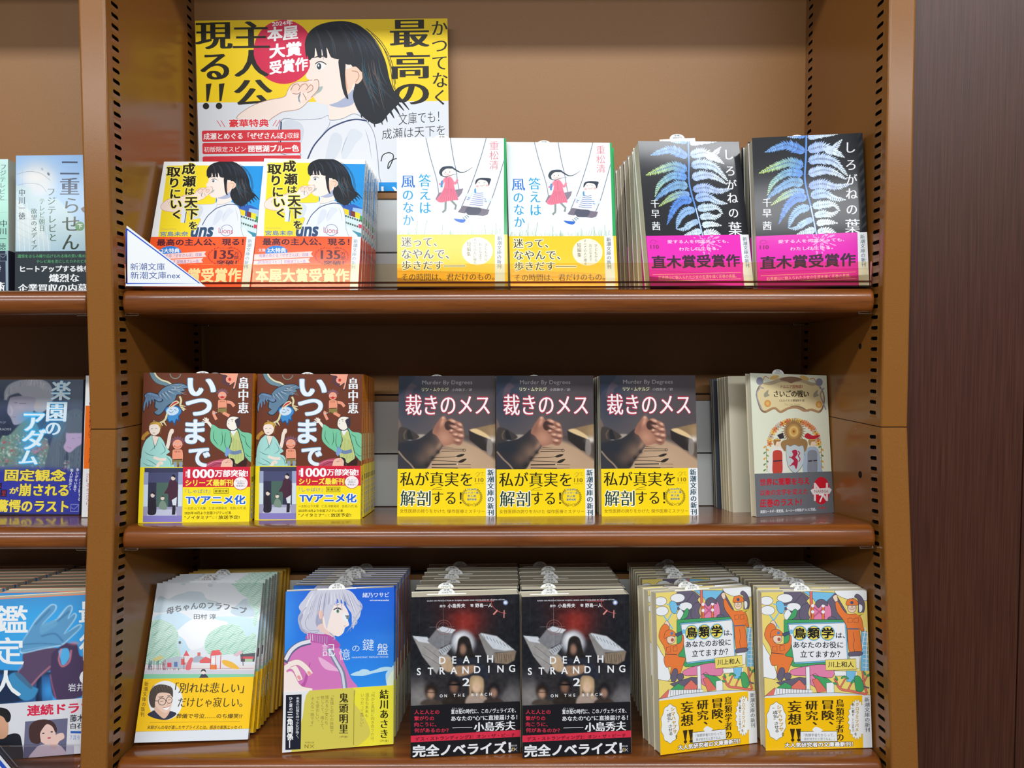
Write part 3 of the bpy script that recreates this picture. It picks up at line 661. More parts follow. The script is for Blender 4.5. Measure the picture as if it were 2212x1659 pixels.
# --- poster
def poster_art(w, h):
    A = art_for(Q['poster'], w, h, (420, 40, 3.8138), lift=1e-5)
    A.rect(0, 0, 2200, 1600, '#dfe4ea'); A.poly([(0, 0), (2200, 0), (2200, 742), (0, 728)], '#f6d316')
    for s_, x, y, wd, ht in (('現', 75, 85, 280, 215), ('る', 110, 340, 215, 205)): A.text(s_, x, y, x + wd, y + ht, '#211f14', 'M', res=4)
    for x in (145, 250):
        A.poly([(x, 580), (x + 46, 575), (x + 18, 720), (x + 2, 720)], '#211f14'); A.ell(x - 2, 758, 26, 26, '#211f14')
    A.ell(775, 330, 243, 258, '#d8264e', 48)
    for s_, x, y, wd, ht in (('主', 375, 80, 280, 215), ('人', 385, 310, 260, 215), ('公', 380, 550, 290, 215)): A.text(s_, x, y, x + wd, y + ht, '#211f14', 'M', res=4)
    A.text('2024年', 685, 82, 850, 125, '#ffffff', 'b', slope=-10)
    A.text('本屋', 648, 135, 888, 245, '#ffffff', 'x', slope=-20); A.text('大賞', 663, 270, 915, 380, '#ffffff', 'x', slope=-22); A.text('受賞作', 662, 405, 965, 510, '#ffffff', 'x', slope=-32)
    for s_, x, y, wd, ht in (('最', 1640, 85, 295, 220), ('高', 1640, 345, 295, 215), ('の', 1660, 600, 265, 165)): A.text(s_, x, y, x + wd, y + ht, '#211f14', 'M', res=4)
    A.vtext('かつてなく', 1955, 85, 2095, 780, '#211f14', 'm', res=3)
    girl(A, lambda x, y: (x, y))
    A.text('豪華特典', 330, 868, 645, 930, '#e0343c', 'h', halo=('#eef0f2', .12))
    for a, b in (((230, 875), (262, 925)), ((262, 875), (295, 930)), ((740, 875), (705, 930)), ((710, 878), (680, 925))): A.line([a, b], 5, '#e0343c')
    A.rect(108, 955, 902, 1045, '#dc3540', 12); A.rect(110, 1055, 902, 1145, '#dc3540', 12); A.rect(110, 1163, 902, 1250, '#dc3540', 12)
    A.text('成瀬とめぐる「ぜぜさんぽ」', 120, 975, 785, 1028, '#ffffff', 'b'); A.text('収録', 797, 980, 890, 1026, '#ffffff', 'n')
    A.text('初版限定スピン', 122, 1085, 460, 1130, '#ffffff', 'n'); A.text('琵琶湖ブルー色', 478, 1078, 885, 1132, '#ffffff', 'h')
    A.text('文庫でも！', 1690, 835, 2015, 930, '#1d2228', 'l', slope=-20, res=3); A.text('成瀬は天下を', 1555, 960, 2060, 1045, '#1d2228', 'l', slope=-30, res=3)
    A.line([(1545, 1220), (1560, 1170), (1610, 1150), (1645, 1175), (1625, 1240), (1600, 1280), (1608, 1230), (1660, 1200), (1760, 1190)], 8, '#1d2228', True)
    A.line([(1980, 1130), (2060, 1160), (2020, 1260), (1960, 1320)], 8, '#1d2228', True)
    A.poly([(1525, 1388), (2200, 1392), (2200, 1522), (1525, 1520)], '#1793e0')
    A.text('いく！', 1545, 1412, 1900, 1500, '#ffffff', 'b')
    A.rect(1500, 1521, 2200, 1600, '#d8dde4')
    return A
# --- yellow cover with the girl
def naruse():
    w, h = .1072, .1512; A, Bn, vb = pair('naruse2', (540, 330, 5.353), w, h, 962, 620)
    A.rect(-20, 0, 1400, 1700, '#f1f4f4'); A.poly([(218, 108), (880, 115), (880, 990), (160, 975), (172, 740)], '#f6dc22')
    A.poly([(800, 122), (1340, 130), (1300, 720), (1120, 640), (800, 600)], '#1c93dc')
    A.poly([(1060, 600), (1195, 585), (1300, 640), (1310, 780), (1060, 720)], '#2b5cae'); A.poly([(1190, 625), (1330, 650), (1330, 740), (1180, 690)], '#9cc0e4')
    for x, c in ((1070, '#d83a6a'), (1085, '#f0cf20'), (1165, '#7a3030'), (1215, '#e4d828')): A.poly([(x, 630 + (x - 1070) * .3), (x + 60, 650 + (x - 1070) * .3), (x + 60, 730 + (x - 1070) * .3), (x, 700 + (x - 1070) * .3)], c)
    A.poly([(1065, 690), (1310, 770), (1300, 960), (1060, 960)], '#cfe3e4'); A.poly([(1270, 720), (1330, 735), (1320, 800), (1270, 780)], '#2f9a58')
    for j in range(3):
        for i in range(9): A.poly([(1075 + i * 26, 700 + j * 75 + i * 9), (1093 + i * 26, 706 + j * 75 + i * 9), (1093 + i * 26, 728 + j * 75 + i * 9), (1075 + i * 26, 722 + j * 75 + i * 9)], '#3d5a4e')
    A.poly([(1080, 850), (1300, 930), (1290, 975), (1070, 900)], '#3d8fa8'); A.sp([(1075, 860), (1140, 850), (1190, 900), (1240, 960), (1070, 970)], '#dfeaec')
    A.poly([(1255, 815), (1320, 830), (1316, 870), (1253, 855)], '#d83a5a')
    f = lambda x, y: (672 + (x - 945) * .755, 65 + (y - 90) * .646)
    A.sp([(165, 590), (190, 545), (260, 500), (400, 470), (470, 450), (540, 520), (450, 640), (420, 690), (330, 668), (230, 650), (180, 628)], '#c9a08a')
    A.sp([(170, 590), (194, 549), (262, 505), (402, 475), (470, 456), (534, 521), (446, 636), (416, 684), (330, 662), (232, 645), (184, 624)], '#f4ddcf')
    girl(A, f)
    A.poly([(418, 560), (470, 570), (470, 790), (408, 785), (412, 690)], '#dfe5ec'); A.line([(470, 640), (455, 790)], 9, '#2f406c')
    A.text('uns', 535, 850, 780, 955, '#28486e', 'x', shear=.15); A.ring(945, 885, 70, 65, 5, '#3a4f86'); A.text('Lions', 855, 850, 1020, 915, '#c9566e', 'n', slope=12)
    A.text('Miyajima Mina', 192, 856, 365, 872, '#8a8a6a'); A.text('宮島未奈', 182, 893, 505, 948, '#2a78b4', 'b')
    tt = dict(col='#1c1508', st='h', halo=('#f9ec70', .10), res=3)
    for c, x, y, wd, ht in (('成', 390, 88, 145, 125), ('瀬', 405, 235, 148, 125), ('は', 445, 380, 100, 75), ('天', 445, 490, 145, 120), ('下', 465, 630, 140, 120), ('を', 510, 778, 92, 90),
                            ('取', 215, 130, 155, 110), ('り', 262, 258, 90, 110), ('に', 275, 392, 110, 105), ('い', 285, 525, 120, 90), ('く', 318, 640, 80, 100)):
        A.text(c, x, y, x + wd, y + ht, **tt)
    Bn.rect(-60, 900, 1400, 1700, '#f9581c')
    Bn.text('最高の主人公、現る！', 152, 985, 1150, 1065, '#4a1228', 'h')
    Bn.ell(310, 1145, 130, 75, '#2b7fd4'); Bn.text('2大特典', 205, 1098, 418, 1150, '#ffffff', 'b'); Bn.text('文庫', 100, 1105, 180, 1142, '#ffffff', 'n')
    Bn.poly([(40, 1175), (730, 1135), (710, 1165), (735, 1200), (35, 1240)], '#f7cfc8'); Bn.poly([(40, 1250), (700, 1212), (680, 1240), (700, 1270), (35, 1300)], '#f7cfc8')
    Bn.text('成瀬とめぐる「ぜぜさんぽ」収録', 105, 1170, 680, 1212, '#5a58b0', 'n', slope=-18); Bn.text('【初版限定スピン】琵琶湖ブルー色', 92, 1245, 650, 1288, '#5a58b0', 'n', slope=-14)
    for a0, a1 in ((100, 250), (-70, 80)):
        Bn.ring(948, 1190, 185, 105, 4, '#c03018', 20, a0, a1)
        for a in range(a0, a1, 13): Bn.ell(948 + 192 * math.cos(R(a)), 1190 + 110 * math.sin(R(a)), 15, 6, '#c03018', 8, a + 60)
    Bn.text('シリーズ累計', 885, 1090, 1035, 1106, '#5a1424', 'b'); Bn.text('135', 828, 1122, 1045, 1228, '#5a1424', 'M'); Bn.vtext('万部', 1050, 1140, 1110, 1235, '#5a1424', 'b'); Bn.text('突破！', 860, 1243, 1090, 1295, '#5a1424', 'h')
    Bn.text('本屋大賞受賞作', 68, 1340, 1145, 1505, '#f7ecc0', 'x')
    Bn.poly([(1185, 900), (1400, 900), (1400, 1700), (1155, 1700)], '#eef2f4'); Bn.vtext(SHIN, 1198, 990, 1252, 1345, '#7a909c', 'm', drift=-30)
    S_ = spine_art(.011, h); S_.rect(0, 0, 100, 1000, '#e9eef0'); S_.vtext('成瀬は天下を取りにいく', 30, 60, 90, 560, '#2a2a2a', 'b')
    BS = spine_art(.011, h, clip=(0, vb, 1, 1)); BS.rect(0, 0, 100, 1000, '#f9581c'); BS.vtext('現る！', 10, 680, 95, 800, '#3a1020', 'h')
    return make_book('paperback', w, h, .011, A, '#f1f4f4', '#e9eef0', S_, Bn, vb, '#f9581c', BS, '#f9581c', slip=True, slip_x=-.02, price='781円')
# --- white cover with two children on swings
def kaze():
    w, h = .108, .152; A, Bn, vb = pair('kaze1', (840, 270, 4.485), w, h, 1050, 600)
    A.rect(60, 90, 1300, 1650, '#eff5f8')
    A.poly([(1104, 100), (1140, 100), (1200, 1600), (1128, 1600)], '#1fa85a')
    rp = '#7d8795'
    for p in (((360, 110), (400, 290), (440, 430), (468, 540), (484, 655)), ((592, 105), (620, 290), (652, 440), (665, 540), (682, 625)), ((940, 110), (905, 240), (868, 360), (790, 580), (700, 785)), ((1110, 330), (1060, 500), (1000, 690), (925, 860))):
        A.line(p, 8, rp, True)
        n = 26; q = cat_rom(p, 8, False)
        for i in range(0, len(q) - 1, 1): A.line([q[i] + (-4, 0), q[i] + (4, 6)], 2.5, '#b4bcc6')
    A.poly([(452, 700), (482, 642), (720, 600), (706, 645), (676, 684), (455, 712)], '#8e8494'); A.poly([(668, 826), (716, 766), (975, 806), (958, 852), (912, 868), (676, 832)], '#7d7484')
    A.line([(600, 505), (640, 555), (664, 515)], 22, '#ee8ea4', True); A.line([(545, 505), (512, 560), (488, 552)], 22, '#ee8ea4', True)
    A.poly([(505, 530), (525, 520), (520, 590), (500, 590)], '#4b9ad0')
    A.line([(550, 720), (548, 790), (545, 810), (518, 832)], 20, '#8d9a98'); A.line([(600, 712), (650, 765), (640, 805)], 20, '#8d9a98')
    A.sp([(545, 495), (575, 488), (606, 497), (628, 560), (640, 610), (672, 705), (640, 712), (600, 720), (560, 725), (520, 735), (480, 730), (462, 705), (500, 655), (530, 600), (540, 550)], '#ee8098')
    for i in range(9): A.line([(545 + i * 10, 600), (490 + i * 21, 722 - abs(i - 3) * 2)], 3, '#c95f7c')
    A.line([(578, 505), (580, 590)], 3, '#b04a68')
    A.ell(570, 442, 52, 50, '#fbeee6'); A.line([(535, 455), (560, 480), (600, 470)], 3, '#d88')
    A.ell(548, 445, 4, 5, '#444'); A.ell(590, 443, 4, 5, '#444'); A.line([(560, 462), (572, 467), (584, 461)], 3, '#b06')
    A.sp([(505, 478), (488, 455), (492, 430), (515, 400), (560, 388), (612, 390), (628, 410), (600, 412), (560, 412), (530, 430), (516, 452), (520, 476)], '#3a4654')
    A.line([(615, 402), (660, 432), (700, 448), (750, 436), (808, 398)], 16, '#3a4654', True, 'end'); A.line([(500, 472), (550, 490), (620, 470), (680, 458)], 10, '#3a4654', True, 'end')
    A.line([(838, 625), (800, 660), (770, 700), (758, 650)], 22, '#dfe8f4', True); A.line([(912, 640), (940, 730), (1000, 700)], 22, '#dfe8f4', True)
    A.sp([(838, 622), (870, 615), (912, 628), (926, 700), (905, 780), (840, 790), (780, 745), (800, 690)], '#f6f9fc')
    for i in range(7): A.line([(828 - i * 8, 640 + i * 19), (870 - i * 2, 648 + i * 19), (918 - abs(3 - i) * 2, 642 + i * 20)], 5, '#3f6cc0', True)
    for x, y in ((778, 690), (765, 705), (928, 700), (936, 722)): A.line([(x - 12, y), (x + 12, y + 4)], 5, '#3f6cc0')
    A.sp([(755, 785), (800, 780), (892, 792), (870, 850), (810, 858), (738, 845)], '#55596a')
    A.line([(760, 850), (690, 905)], 44, '#f4efe9'); A.line([(735, 868), (758, 892)], 7, '#4a86a0'); A.line([(715, 880), (742, 908)], 7, '#4a86a0'); A.line([(748, 858), (776, 878)], 7, '#4a86a0')
    A.sp([(630, 893), (680, 897), (742, 905), (726, 930), (690, 930), (650, 915)], '#2c6fd2')
    A.ell(900, 562, 64, 56, '#fceee8'); A.line([(880, 570), (900, 578), (925, 565)], 3, '#a55', True); A.line([(865, 545), (880, 548)], 3, '#555'); A.line([(915, 548), (930, 545)], 3, '#555')
    A.ell(855, 580, 14, 10, '#f6c0c0'); A.ell(950, 572, 14, 10, '#f6c0c0')
    A.sp([(836, 565), (842, 520), (880, 502), (930, 500), (985, 508), (978, 540), (965, 575), (950, 535), (910, 520), (868, 522)], '#2f3a4c')
    A.poly([(825, 610), (840, 595), (845, 650), (828, 645)], '#4b9ad0')
    rs = random.Random(8)
    for i in range(110):
        x = 85 + rs.random() * 1040; L = 20 + 60 * rs.random() * (1.2 if x < 420 or x > 800 else .6); A.line([(x, 1062), (x + rs.uniform(-10, 10), 1050 - L * .5), (x + rs.uniform(-26, 26), 1050 - L)], 5, rs.choice(['#a9cfae', '#8cbf94', '#c6dfc6', '#b8d8b2']), True, 'end')
    for x, y in ((275, 912), (367, 908), (252, 985), (520, 948), (597, 990), (930, 950), (1040, 935), (1085, 985), (110, 1005)):
        A.line([(x + rs.uniform(-40, 20), 1060), (x, y)], 3, '#7fa680', True); A.line([(x, y), (x + rs.uniform(-12, 6), y + 60)], 12, '#7d9a70', False, 'both')
    A.vtext('答えは', 288, 460, 412, 850, '#1ba4d6', 'm', res=3); A.vtext('風', 120, 465, 258, 600, '#2a74d0', 'm'); A.vtext('のなか', 128, 600, 244, 965, '#1ba0d8', 'm', res=3)
    A.vtext('重松清', 965, 150, 1060, 422, '#df7280', 'l')
    Bn.rect(40, 1000, 1300, 1700, '#ffd11c'); Bn.sp([(40, 1410), (300, 1408), (700, 1416), (1000, 1440), (1130, 1468), (1130, 1800), (40, 1800)], '#fcb90c')
    k = dict(col='#3a3212', st='m', halo=('#fff8d0', .09))
    Bn.text('迷って、', 118, 1075, 462, 1168, **k); Bn.text('なやんで、', 120, 1195, 580, 1288, **k); Bn.text('歩きだす――', 118, 1310, 740, 1400, **k)
    Bn.ell(860, 1215, 152, 138, '#fdf6dc', 40)
    for s_, x, a, b, e in (('短編集', 776, 1120, 1268, 44), ('すべての人に贈る', 836, 1085, 1348, 34), ('おとなまで', 890, 1130, 1312, 36), ('子どもから', 945, 1135, 1315, 36)): Bn.vtext(s_, x - e / 2, a, x + e / 2, b, '#4a4630', 'n')
    Bn.text('その時間は、君だけのもの。', 115, 1436, 1030, 1508, '#5a3f10', 'm')
    Bn.poly([(1030, 1000), (1300, 1000), (1300, 1700), (1040, 1700)], '#eef2f0'); Bn.poly([(1122, 1000), (1300, 1000), (1300, 1700), (1142, 1700)], '#ffd11c'); Bn.vtext(SHIN, 1052, 1064, 1100, 1390, '#2a3540', 'm')
    return make_book('paperback', w, h, .014, A, '#eff5f8', '#23a85c', None, Bn, vb, '#ffd11c', None, '#ffd11c', slip_x=-.01)
# --- black cover with a fern
def fern(A):
    rs = random.Random(12)
    def frond(p, L, c0, c1, wdt=1.0, n=15):
        q = cat_rom(p, 10, False); seg = np.r_[0, np.cumsum(np.linalg.norm(np.diff(q, axis=0), axis=1))]; tot = seg[-1]; c0, c1 = srgb(c0), srgb(c1)
        A.line(q, 5, c0 * .85 + .1)
        n = max(7, int(tot / 19))
        for i in range(n):
            t = (i + .5) / n; d = t * tot; x = np.interp(d, seg, q[:, 0]); y = np.interp(d, seg, q[:, 1]); x2 = np.interp(min(d + 8, tot), seg, q[:, 0]); y2 = np.interp(min(d + 8, tot), seg, q[:, 1])
            a = math.atan2(y2 - y, x2 - x); l = 1.42 * L * (1 - t) ** .6 * (.85 + .3 * rs.random()) * (0.75 + .25 * min(1, t * 6)); c = c0 * (1 - t) + c1 * t; c = np.clip(c + rs.uniform(-.06, .06), 0, 1)
            for sg in (-1, 1):
                b = a + sg * R(47); e = (x + l * math.cos(b), y + l * math.sin(b)); nx, ny = -math.sin(b), math.cos(b); ww = 13.5 * wdt * (1 - t * .5)
                A.poly([(x, y), (x + .35 * l * math.cos(b) + nx * ww, y + .35 * l * math.sin(b) + ny * ww), (x + .62 * l * math.cos(b) + nx * ww * .75, y + .62 * l * math.sin(b) + ny * ww * .75), e,
                        (x + .7 * l * math.cos(b) - nx * ww * .5, y + .7 * l * math.sin(b) - ny * ww * .5), (x + .35 * l * math.cos(b) - nx * ww * .9, y + .35 * l * math.sin(b) - ny * ww * .9)], c)
        A.poly([q[-1] + (-6, -4), q[-1] + (6, -6), q[-1] + (8 * np.sign(q[-1][0] - q[0][0]), 8)], c1)
    w_, b_, g_, p_ = '#eaf5fa', '#5c92e2', '#cfe468', '#b9d8ee'
    for p, L, a, b in ((((630, 95), (560, 100), (460, 112)), 40, b_, p_), (((622, 260), (520, 215), (430, 195), (245, 258)), 62, '#5c8ad6', '#7fb0e8'), (((610, 400), (520, 365), (430, 365), (188, 458)), 66, '#5d93dc', g_), (((606, 470), (470, 450), (370, 500), (300, 570), (264, 668)), 50, b_, '#b8dc9c'),
                      (((610, 560), (500, 545), (400, 590), (320, 650), (258, 706)), 58, '#79a4c8', '#7fb2ee'), (((625, 640), (520, 640), (420, 680), (300, 765)), 48, '#6f9be0', g_), (((645, 700), (540, 700), (450, 780), (370, 945)), 56, '#5c8fe0', '#5a90e4'),
                      (((672, 790), (570, 810), (500, 880), (462, 985)), 52, '#8ab4e8', '#9cc4f0'), (((700, 900), (610, 940), (540, 990), (470, 992)), 44, '#a9c8e8', '#b8d6f2'), (((725, 1010), (650, 1020), (545, 1050)), 40, '#c6dcf0', '#d8e8f4'),
                      (((640, 115), (760, 95), (925, 84)), 42, '#b7cdea', w_), (((640, 240), (780, 205), (880, 225), (968, 140)), 62, '#9db8ea', w_), (((800, 230), (900, 250), (992, 305)), 48, '#cadcf0', w_), (((645, 350), (760, 320), (900, 350), (1025, 480)), 64, '#9cb8e8', w_),
                      (((645, 470), (780, 430), (900, 450), (1010, 515)), 56, '#a8c0ec', w_), (((650, 590), (780, 560), (920, 590), (1060, 560)), 56, '#9db6ea', '#d3dff2'), (((668, 680), (800, 650), (900, 700), (1005, 715)), 58, '#8fb0ec', w_), (((685, 780), (800, 760), (900, 760), (952, 820)), 50, '#b7d2e8', w_),
                      (((705, 870), (800, 850), (880, 860), (948, 815)), 46, '#c4dcec', w_), (((725, 950), (820, 930), (930, 942)), 44, '#cfe2ec', w_), (((735, 1040), (830, 1010), (930, 1050)), 46, '#dbe8f0', w_)):
        frond(p, L, a, b)
    A.line([(632, 80), (628, 300), (618, 500), (640, 640), (670, 760), (700, 900), (735, 1080)], 16, '#5b92e0', True)
    A.line([(672, 770), (700, 900), (738, 1090)], 9, '#cfe4ee', True)
def shiro():
    w, h = .1066, .1525; A, Bn, vb = pair('shiro2', (1600, 270, 4.483), w, h, 1050, 680)
    A.rect(60, 40, 1300, 1700, '#0c1119'); fern(A)
    for c, y, x, e in (('し', 210, 1050, 118), ('ろ', 375, 1060, 120), ('が', 520, 1065, 116), ('ね', 655, 1068, 122), ('の', 808, 1072, 118), ('葉', 970, 1080, 150)): A.vtext(c, x - e / 2, y - e / 2, x + e / 2, y + e / 2, '#f2f6fa', 'm', res=4)
    for c, y in (('千', 742), ('早', 842), ('茜', 965)): A.vtext(c, 210, y - 46, 302, y + 46, '#eef3f8', 'm')
    Bn.rect(60, 950, 1300, 1700, '#ea1fb8')
    rs = random.Random(4)
    for i in range(46):
        a = rs.random() * 6.28; r_ = 25 + 110 * rs.random(); x = 770 + r_ * math.cos(a) * 1.1; y = 1120 + r_ * math.sin(a) * .95; Bn.ell(x, y, 26 * rs.random() + 8, 6, '#f49ada', 8, math.degrees(a))
    Bn.text('愛する人を何度失っても、', 360, 1106, 1000, 1140, '#fff2fa', 'n', slope=-18); Bn.text('わたしは生きる。', 475, 1176, 890, 1212, '#fff2fa', 'n', slope=-14)
    Bn.text('直木賞受賞作', 190, 1268, 1108, 1395, '#3c1a30', 'h', slope=-30); Bn.text('110', 184, 1156, 268, 1196, '#8a1c60', 'M')
    Bn.line([(190, 1458), (1115, 1426)], 4, '#ffc9a8'); Bn.line([(190, 1524), (1112, 1492)], 4, '#ffc9a8'); Bn.text('石見銀山に魅入られた少女の生涯を描く圧巻の長篇。', 245, 1470, 1065, 1508, '#ffc9b0', 'n', slope=-26)
    Bn.ring(215, 1125, 30, 18, 3, '#9a2a70'); Bn.line([(180, 1140), (215, 1108), (265, 1132)], 3, '#9a2a70', True)
    Bn.poly([(1122, 900), (1400, 900), (1400, 1700), (1150, 1700)], '#eef2f4'); Bn.vtext(SHIN, 1150, 1055, 1198, 1375, '#24506a', 'm', drift=16)
    Bn.poly([(1208, 900), (1400, 900), (1400, 1700), (1236, 1700)], '#f7f9fa')
    return make_book('paperback', w, h, .016, A, '#0c1119', '#0c1119', None, Bn, vb, '#ea1fb8', None, '#f0f0f0', slip_x=-.005, price='880円', back_col='#f2f2ee')
# --- brown cover with folklore figures
def imp(A, x, y, s=1.0, flip=1, laugh=False):
    f = lambda a, b: (x + a * s * flip, y + b * s)
    g = lambda *p: [f(*q) for q in p]
    sp_ = []
    for i in range(15):
        a = math.pi * (1.02 + .96 * i / 14) ; r_ = (78 if i % 2 else 54); sp_.append(f(r_ * math.cos(a), -5 + r_ * math.sin(a) * .95))
    A.poly(sp_ + g((58, 20), (-58, 20)), '#7c5264')
    A.sp(g((-40, 60), (-52, 90), (-52, 150), (-40, 190), (45, 190), (58, 150), (55, 90), (40, 60)), '#4a201c'); A.sp(g((-37, 62), (-48, 92), (-48, 148), (-37, 186), (42, 186), (54, 148), (51, 92), (37, 62)), '#f09c7c')
    A.ell(*f(0, 10), 52 * s, 52 * s, '#4a201c'); A.ell(*f(0, 10), 48 * s, 48 * s, '#f4a588')
    for a in (-24, 24): A.ell(*f(a, 5), 9 * s, 6 * s, '#dfeef4'); A.ell(*f(a, 5), 4 * s, 4 * s, '#3a2a2a')
    A.ell(*f(-30, 28), 9 * s, 6 * s, '#e0604a'); A.ell(*f(30, 28), 9 * s, 6 * s, '#e0604a')
    if laugh: A.ell(*f(0, 32), 22 * s, 14 * s, '#c02a30')
    else: A.line(g((-20, 32), (0, 40), (20, 32)), 4 * s, '#8a3020', True)
    for a in (-24, -8, 8, 24): A.line(g((a, 74), (a * .9, 90)), 5 * s, '#7a2a1c')
    A.poly(g((-42, 160), (48, 158), (58, 215), (20, 205), (0, 222), (-25, 205), (-52, 215)), '#8f7f45')
    A.line(g((-44, 162), (50, 158)), 8 * s, '#40301c')
def itsu():
    w, h = .1068, .1493; A, Bn, vb = pair('itsu2', (540, 790, 4.609), w, h, 1000, 580)
    A.rect(0, 40, 1300, 1700, '#6c3620')
    ol = '#1c2a38'
    A.line([(140, 60), (165, 120), (210, 165), (280, 185), (340, 210)], 50, ol, True); A.line([(140, 60), (165, 120), (210, 165), (280, 185), (340, 210)], 42, '#6f8c98', True); A.line([(165, 60), (190, 110), (240, 150), (300, 170), (340, 200)], 15, '#e0dcb4', True)
    A.ring(370, 88, 50, 48, 16, '#3a3230', 24, 0, 185); A.ring(370, 88, 50, 48, 10, '#8a8272', 24, 5, 180)
    A.sp([(200, 300), (250, 230), (330, 190), (420, 180), (470, 195), (505, 228), (455, 240), (470, 262), (425, 270), (440, 300), (395, 300), (370, 360), (300, 410), (260, 470), (215, 500), (170, 470), (205, 440), (175, 410)], ol)
    A.sp([(205, 300), (254, 235), (332, 196), (420, 186), (466, 200), (492, 224), (448, 234), (460, 256), (418, 264), (430, 293), (388, 294), (364, 354), (296, 404), (256, 462), (216, 490), (180, 466), (212, 436), (184, 408)], '#62829c')
    A.sp([(75, 475), (68, 400), (85, 330), (75, 300), (110, 270), (160, 272), (230, 300), (260, 350), (220, 370), (175, 345), (190, 390), (150, 350), (150, 410), (125, 360), (120, 440), (100, 380)], ol)
    A.sp([(80, 455), (75, 400), (92, 330), (84, 304), (112, 277), (160, 279), (226, 306), (248, 348), (218, 360), (170, 335), (176, 372), (148, 338), (142, 392), (124, 346), (114, 420), (100, 366)], '#6d8cb0')
    for i in range(13):
        A.line([(210 + i * 14, 300 - i * 6), (240 + i * 20, 330 + (6 - abs(i - 5)) * 12 - i * 12)], 4, '#dfe9f0' if i % 2 else '#20303f', False, 'end'); A.line([(330 + i * 7, 200 + i * 6), (440 + i * 4, 190 + i * 9)], 3.5, '#20303f' if i % 2 else '#b9cbd8', False, 'end')
        A.line([(105 + i * 10, 285 + i * 3), (82 + i * 12, 440 - i * 9)], 3.5, '#20303f', False, 'end')
    A.sp([(275, 440), (300, 410), (380, 400), (430, 430), (438, 470), (415, 500), (420, 560), (392, 545), (375, 598), (352, 560), (325, 575), (300, 540), (285, 560), (300, 500)], '#1d4f86'); A.sp([(283, 445), (305, 418), (380, 408), (424, 436), (430, 470), (405, 505), (405, 540), (385, 530), (370, 575), (350, 545), (322, 558), (308, 525), (300, 535), (306, 490)], '#3f8fd0')
    A.ell(350, 455, 60, 42, '#cfe4f4', rot=-10); A.line([(315, 460), (340, 470), (360, 455)], 4, '#27506e', True); A.line([(365, 440), (385, 448)], 5, '#27506e'); A.line([(325, 435), (345, 440)], 5, '#27506e')
    A.sp([(312, 428), (345, 375), (385, 352), (412, 372), (380, 392), (350, 415)], '#e8dfb0'); A.sp([(322, 418), (350, 380), (385, 362), (395, 372), (360, 392)], '#c23040')
    for p in (((415, 310), (430, 350), (425, 400), (460, 450)), ((425, 400), (475, 410)), ((440, 420), (480, 440)), ((300, 480), (280, 540), (230, 570), (170, 555)), ((270, 560), (296, 600)), ((240, 570), (262, 600))):
        A.line(p, 26, ol, True, 'end' if len(p) == 2 else None); A.line(p, 19, '#e2d6a4', True, 'end' if len(p) == 2 else None)
    # seated woman
    A.line([(75, 735), (85, 700), (130, 660)], 34, '#b98a34', True); A.ell(190, 605, 62, 52, '#3a2a18'); A.ell(190, 605, 58, 48, '#d4a848')
    A.sp([(132, 620), (145, 590), (205, 585), (235, 620), (228, 665), (190, 692), (155, 680), (138, 650)], '#f6e7da')
    A.line([(150, 628), (170, 626)], 4, '#4a3a30'); A.line([(190, 625), (212, 622)], 4, '#4a3a30'); A.line([(168, 668), (190, 668)], 4, '#a03a40')
    for p in (((130, 600), (160, 575), (200, 568)), ((230, 590), (245, 630), (240, 680))): A.line(p, 5, '#8a6424', True)
    A.line([(305, 820), (320, 760), (330, 690), (345, 650)], 40, ol, True); A.line([(305, 820), (320, 760), (330, 690), (345, 650)], 33, '#f4e2d2', True); A.sp([(325, 655), (340, 630), (365, 635), (362, 670), (340, 680)], '#f4e2d2')
    rb = [(62, 905), (70, 820), (100, 740), (140, 700), (160, 690), (185, 750), (225, 700), (270, 740), (300, 810), (335, 850), (300, 880), (340, 900), (370, 950), (385, 1010), (60, 1010)]
    A.sp(rb, ol); A.sp([(x * .985 + 3, y * .992 + 8) for x, y in rb], '#a5dcd4'); A.poly([(165, 695), (225, 705), (195, 800), (170, 740)], '#f4e2d2')
    for p in (((160, 700), (185, 790), (190, 830)), ((225, 705), (200, 790), (140, 850)), ((90, 850), (140, 880), (190, 890)), ((110, 920), (180, 960), (230, 1000)), ((250, 760), (290, 840), (240, 880)), ((300, 900), (340, 940), (350, 1000)), ((80, 960), (130, 985), (190, 990))): A.line(p, 5, '#3c6468', True, 'both')
    A.line([(180, 905), (240, 925), (300, 925)], 26, '#f4e2d2', True); A.line([(210, 1010), (240, 960), (270, 970)], 30, '#f4e2d2', True)
    imp(A, 405, 770, .98); A.line([(385, 950), (390, 1000)], 30, '#8fa3b4'); A.line([(440, 950), (438, 1000)], 30, '#8fa3b4')
    A.line([(745, 455), (740, 480), (768, 540)], 34, ol, True); A.line([(745, 455), (740, 480), (768, 540)], 27, '#f09c7c', True); A.line([(735, 480), (770, 470)], 8, '#c9d2d8'); A.line([(830, 470), (890, 505)], 30, '#f09c7c')
    A.line([(855, 365), (905, 375), (935, 410)], 36, ol, True); A.line([(855, 365), (905, 375), (935, 410)], 29, '#f09c7c', True); imp(A, 820, 295, .82, 1, True)
    A.sp([(780, 70), (960, 70), (965, 130), (945, 235), (915, 240), (930, 180), (880, 210), (860, 120), (800, 100)], ol); A.sp([(790, 70), (955, 70), (958, 130), (938, 228), (922, 230), (936, 170), (882, 200), (866, 112), (805, 94)], '#f4a588')
    A.sp([(815, 120), (850, 100), (890, 150), (880, 215), (850, 195), (835, 205), (830, 175), (800, 170), (820, 150)], '#5a3540'); A.ell(885, 145, 34, 34, '#f4a588'); A.ell(888, 145, 14, 16, '#c02a30')
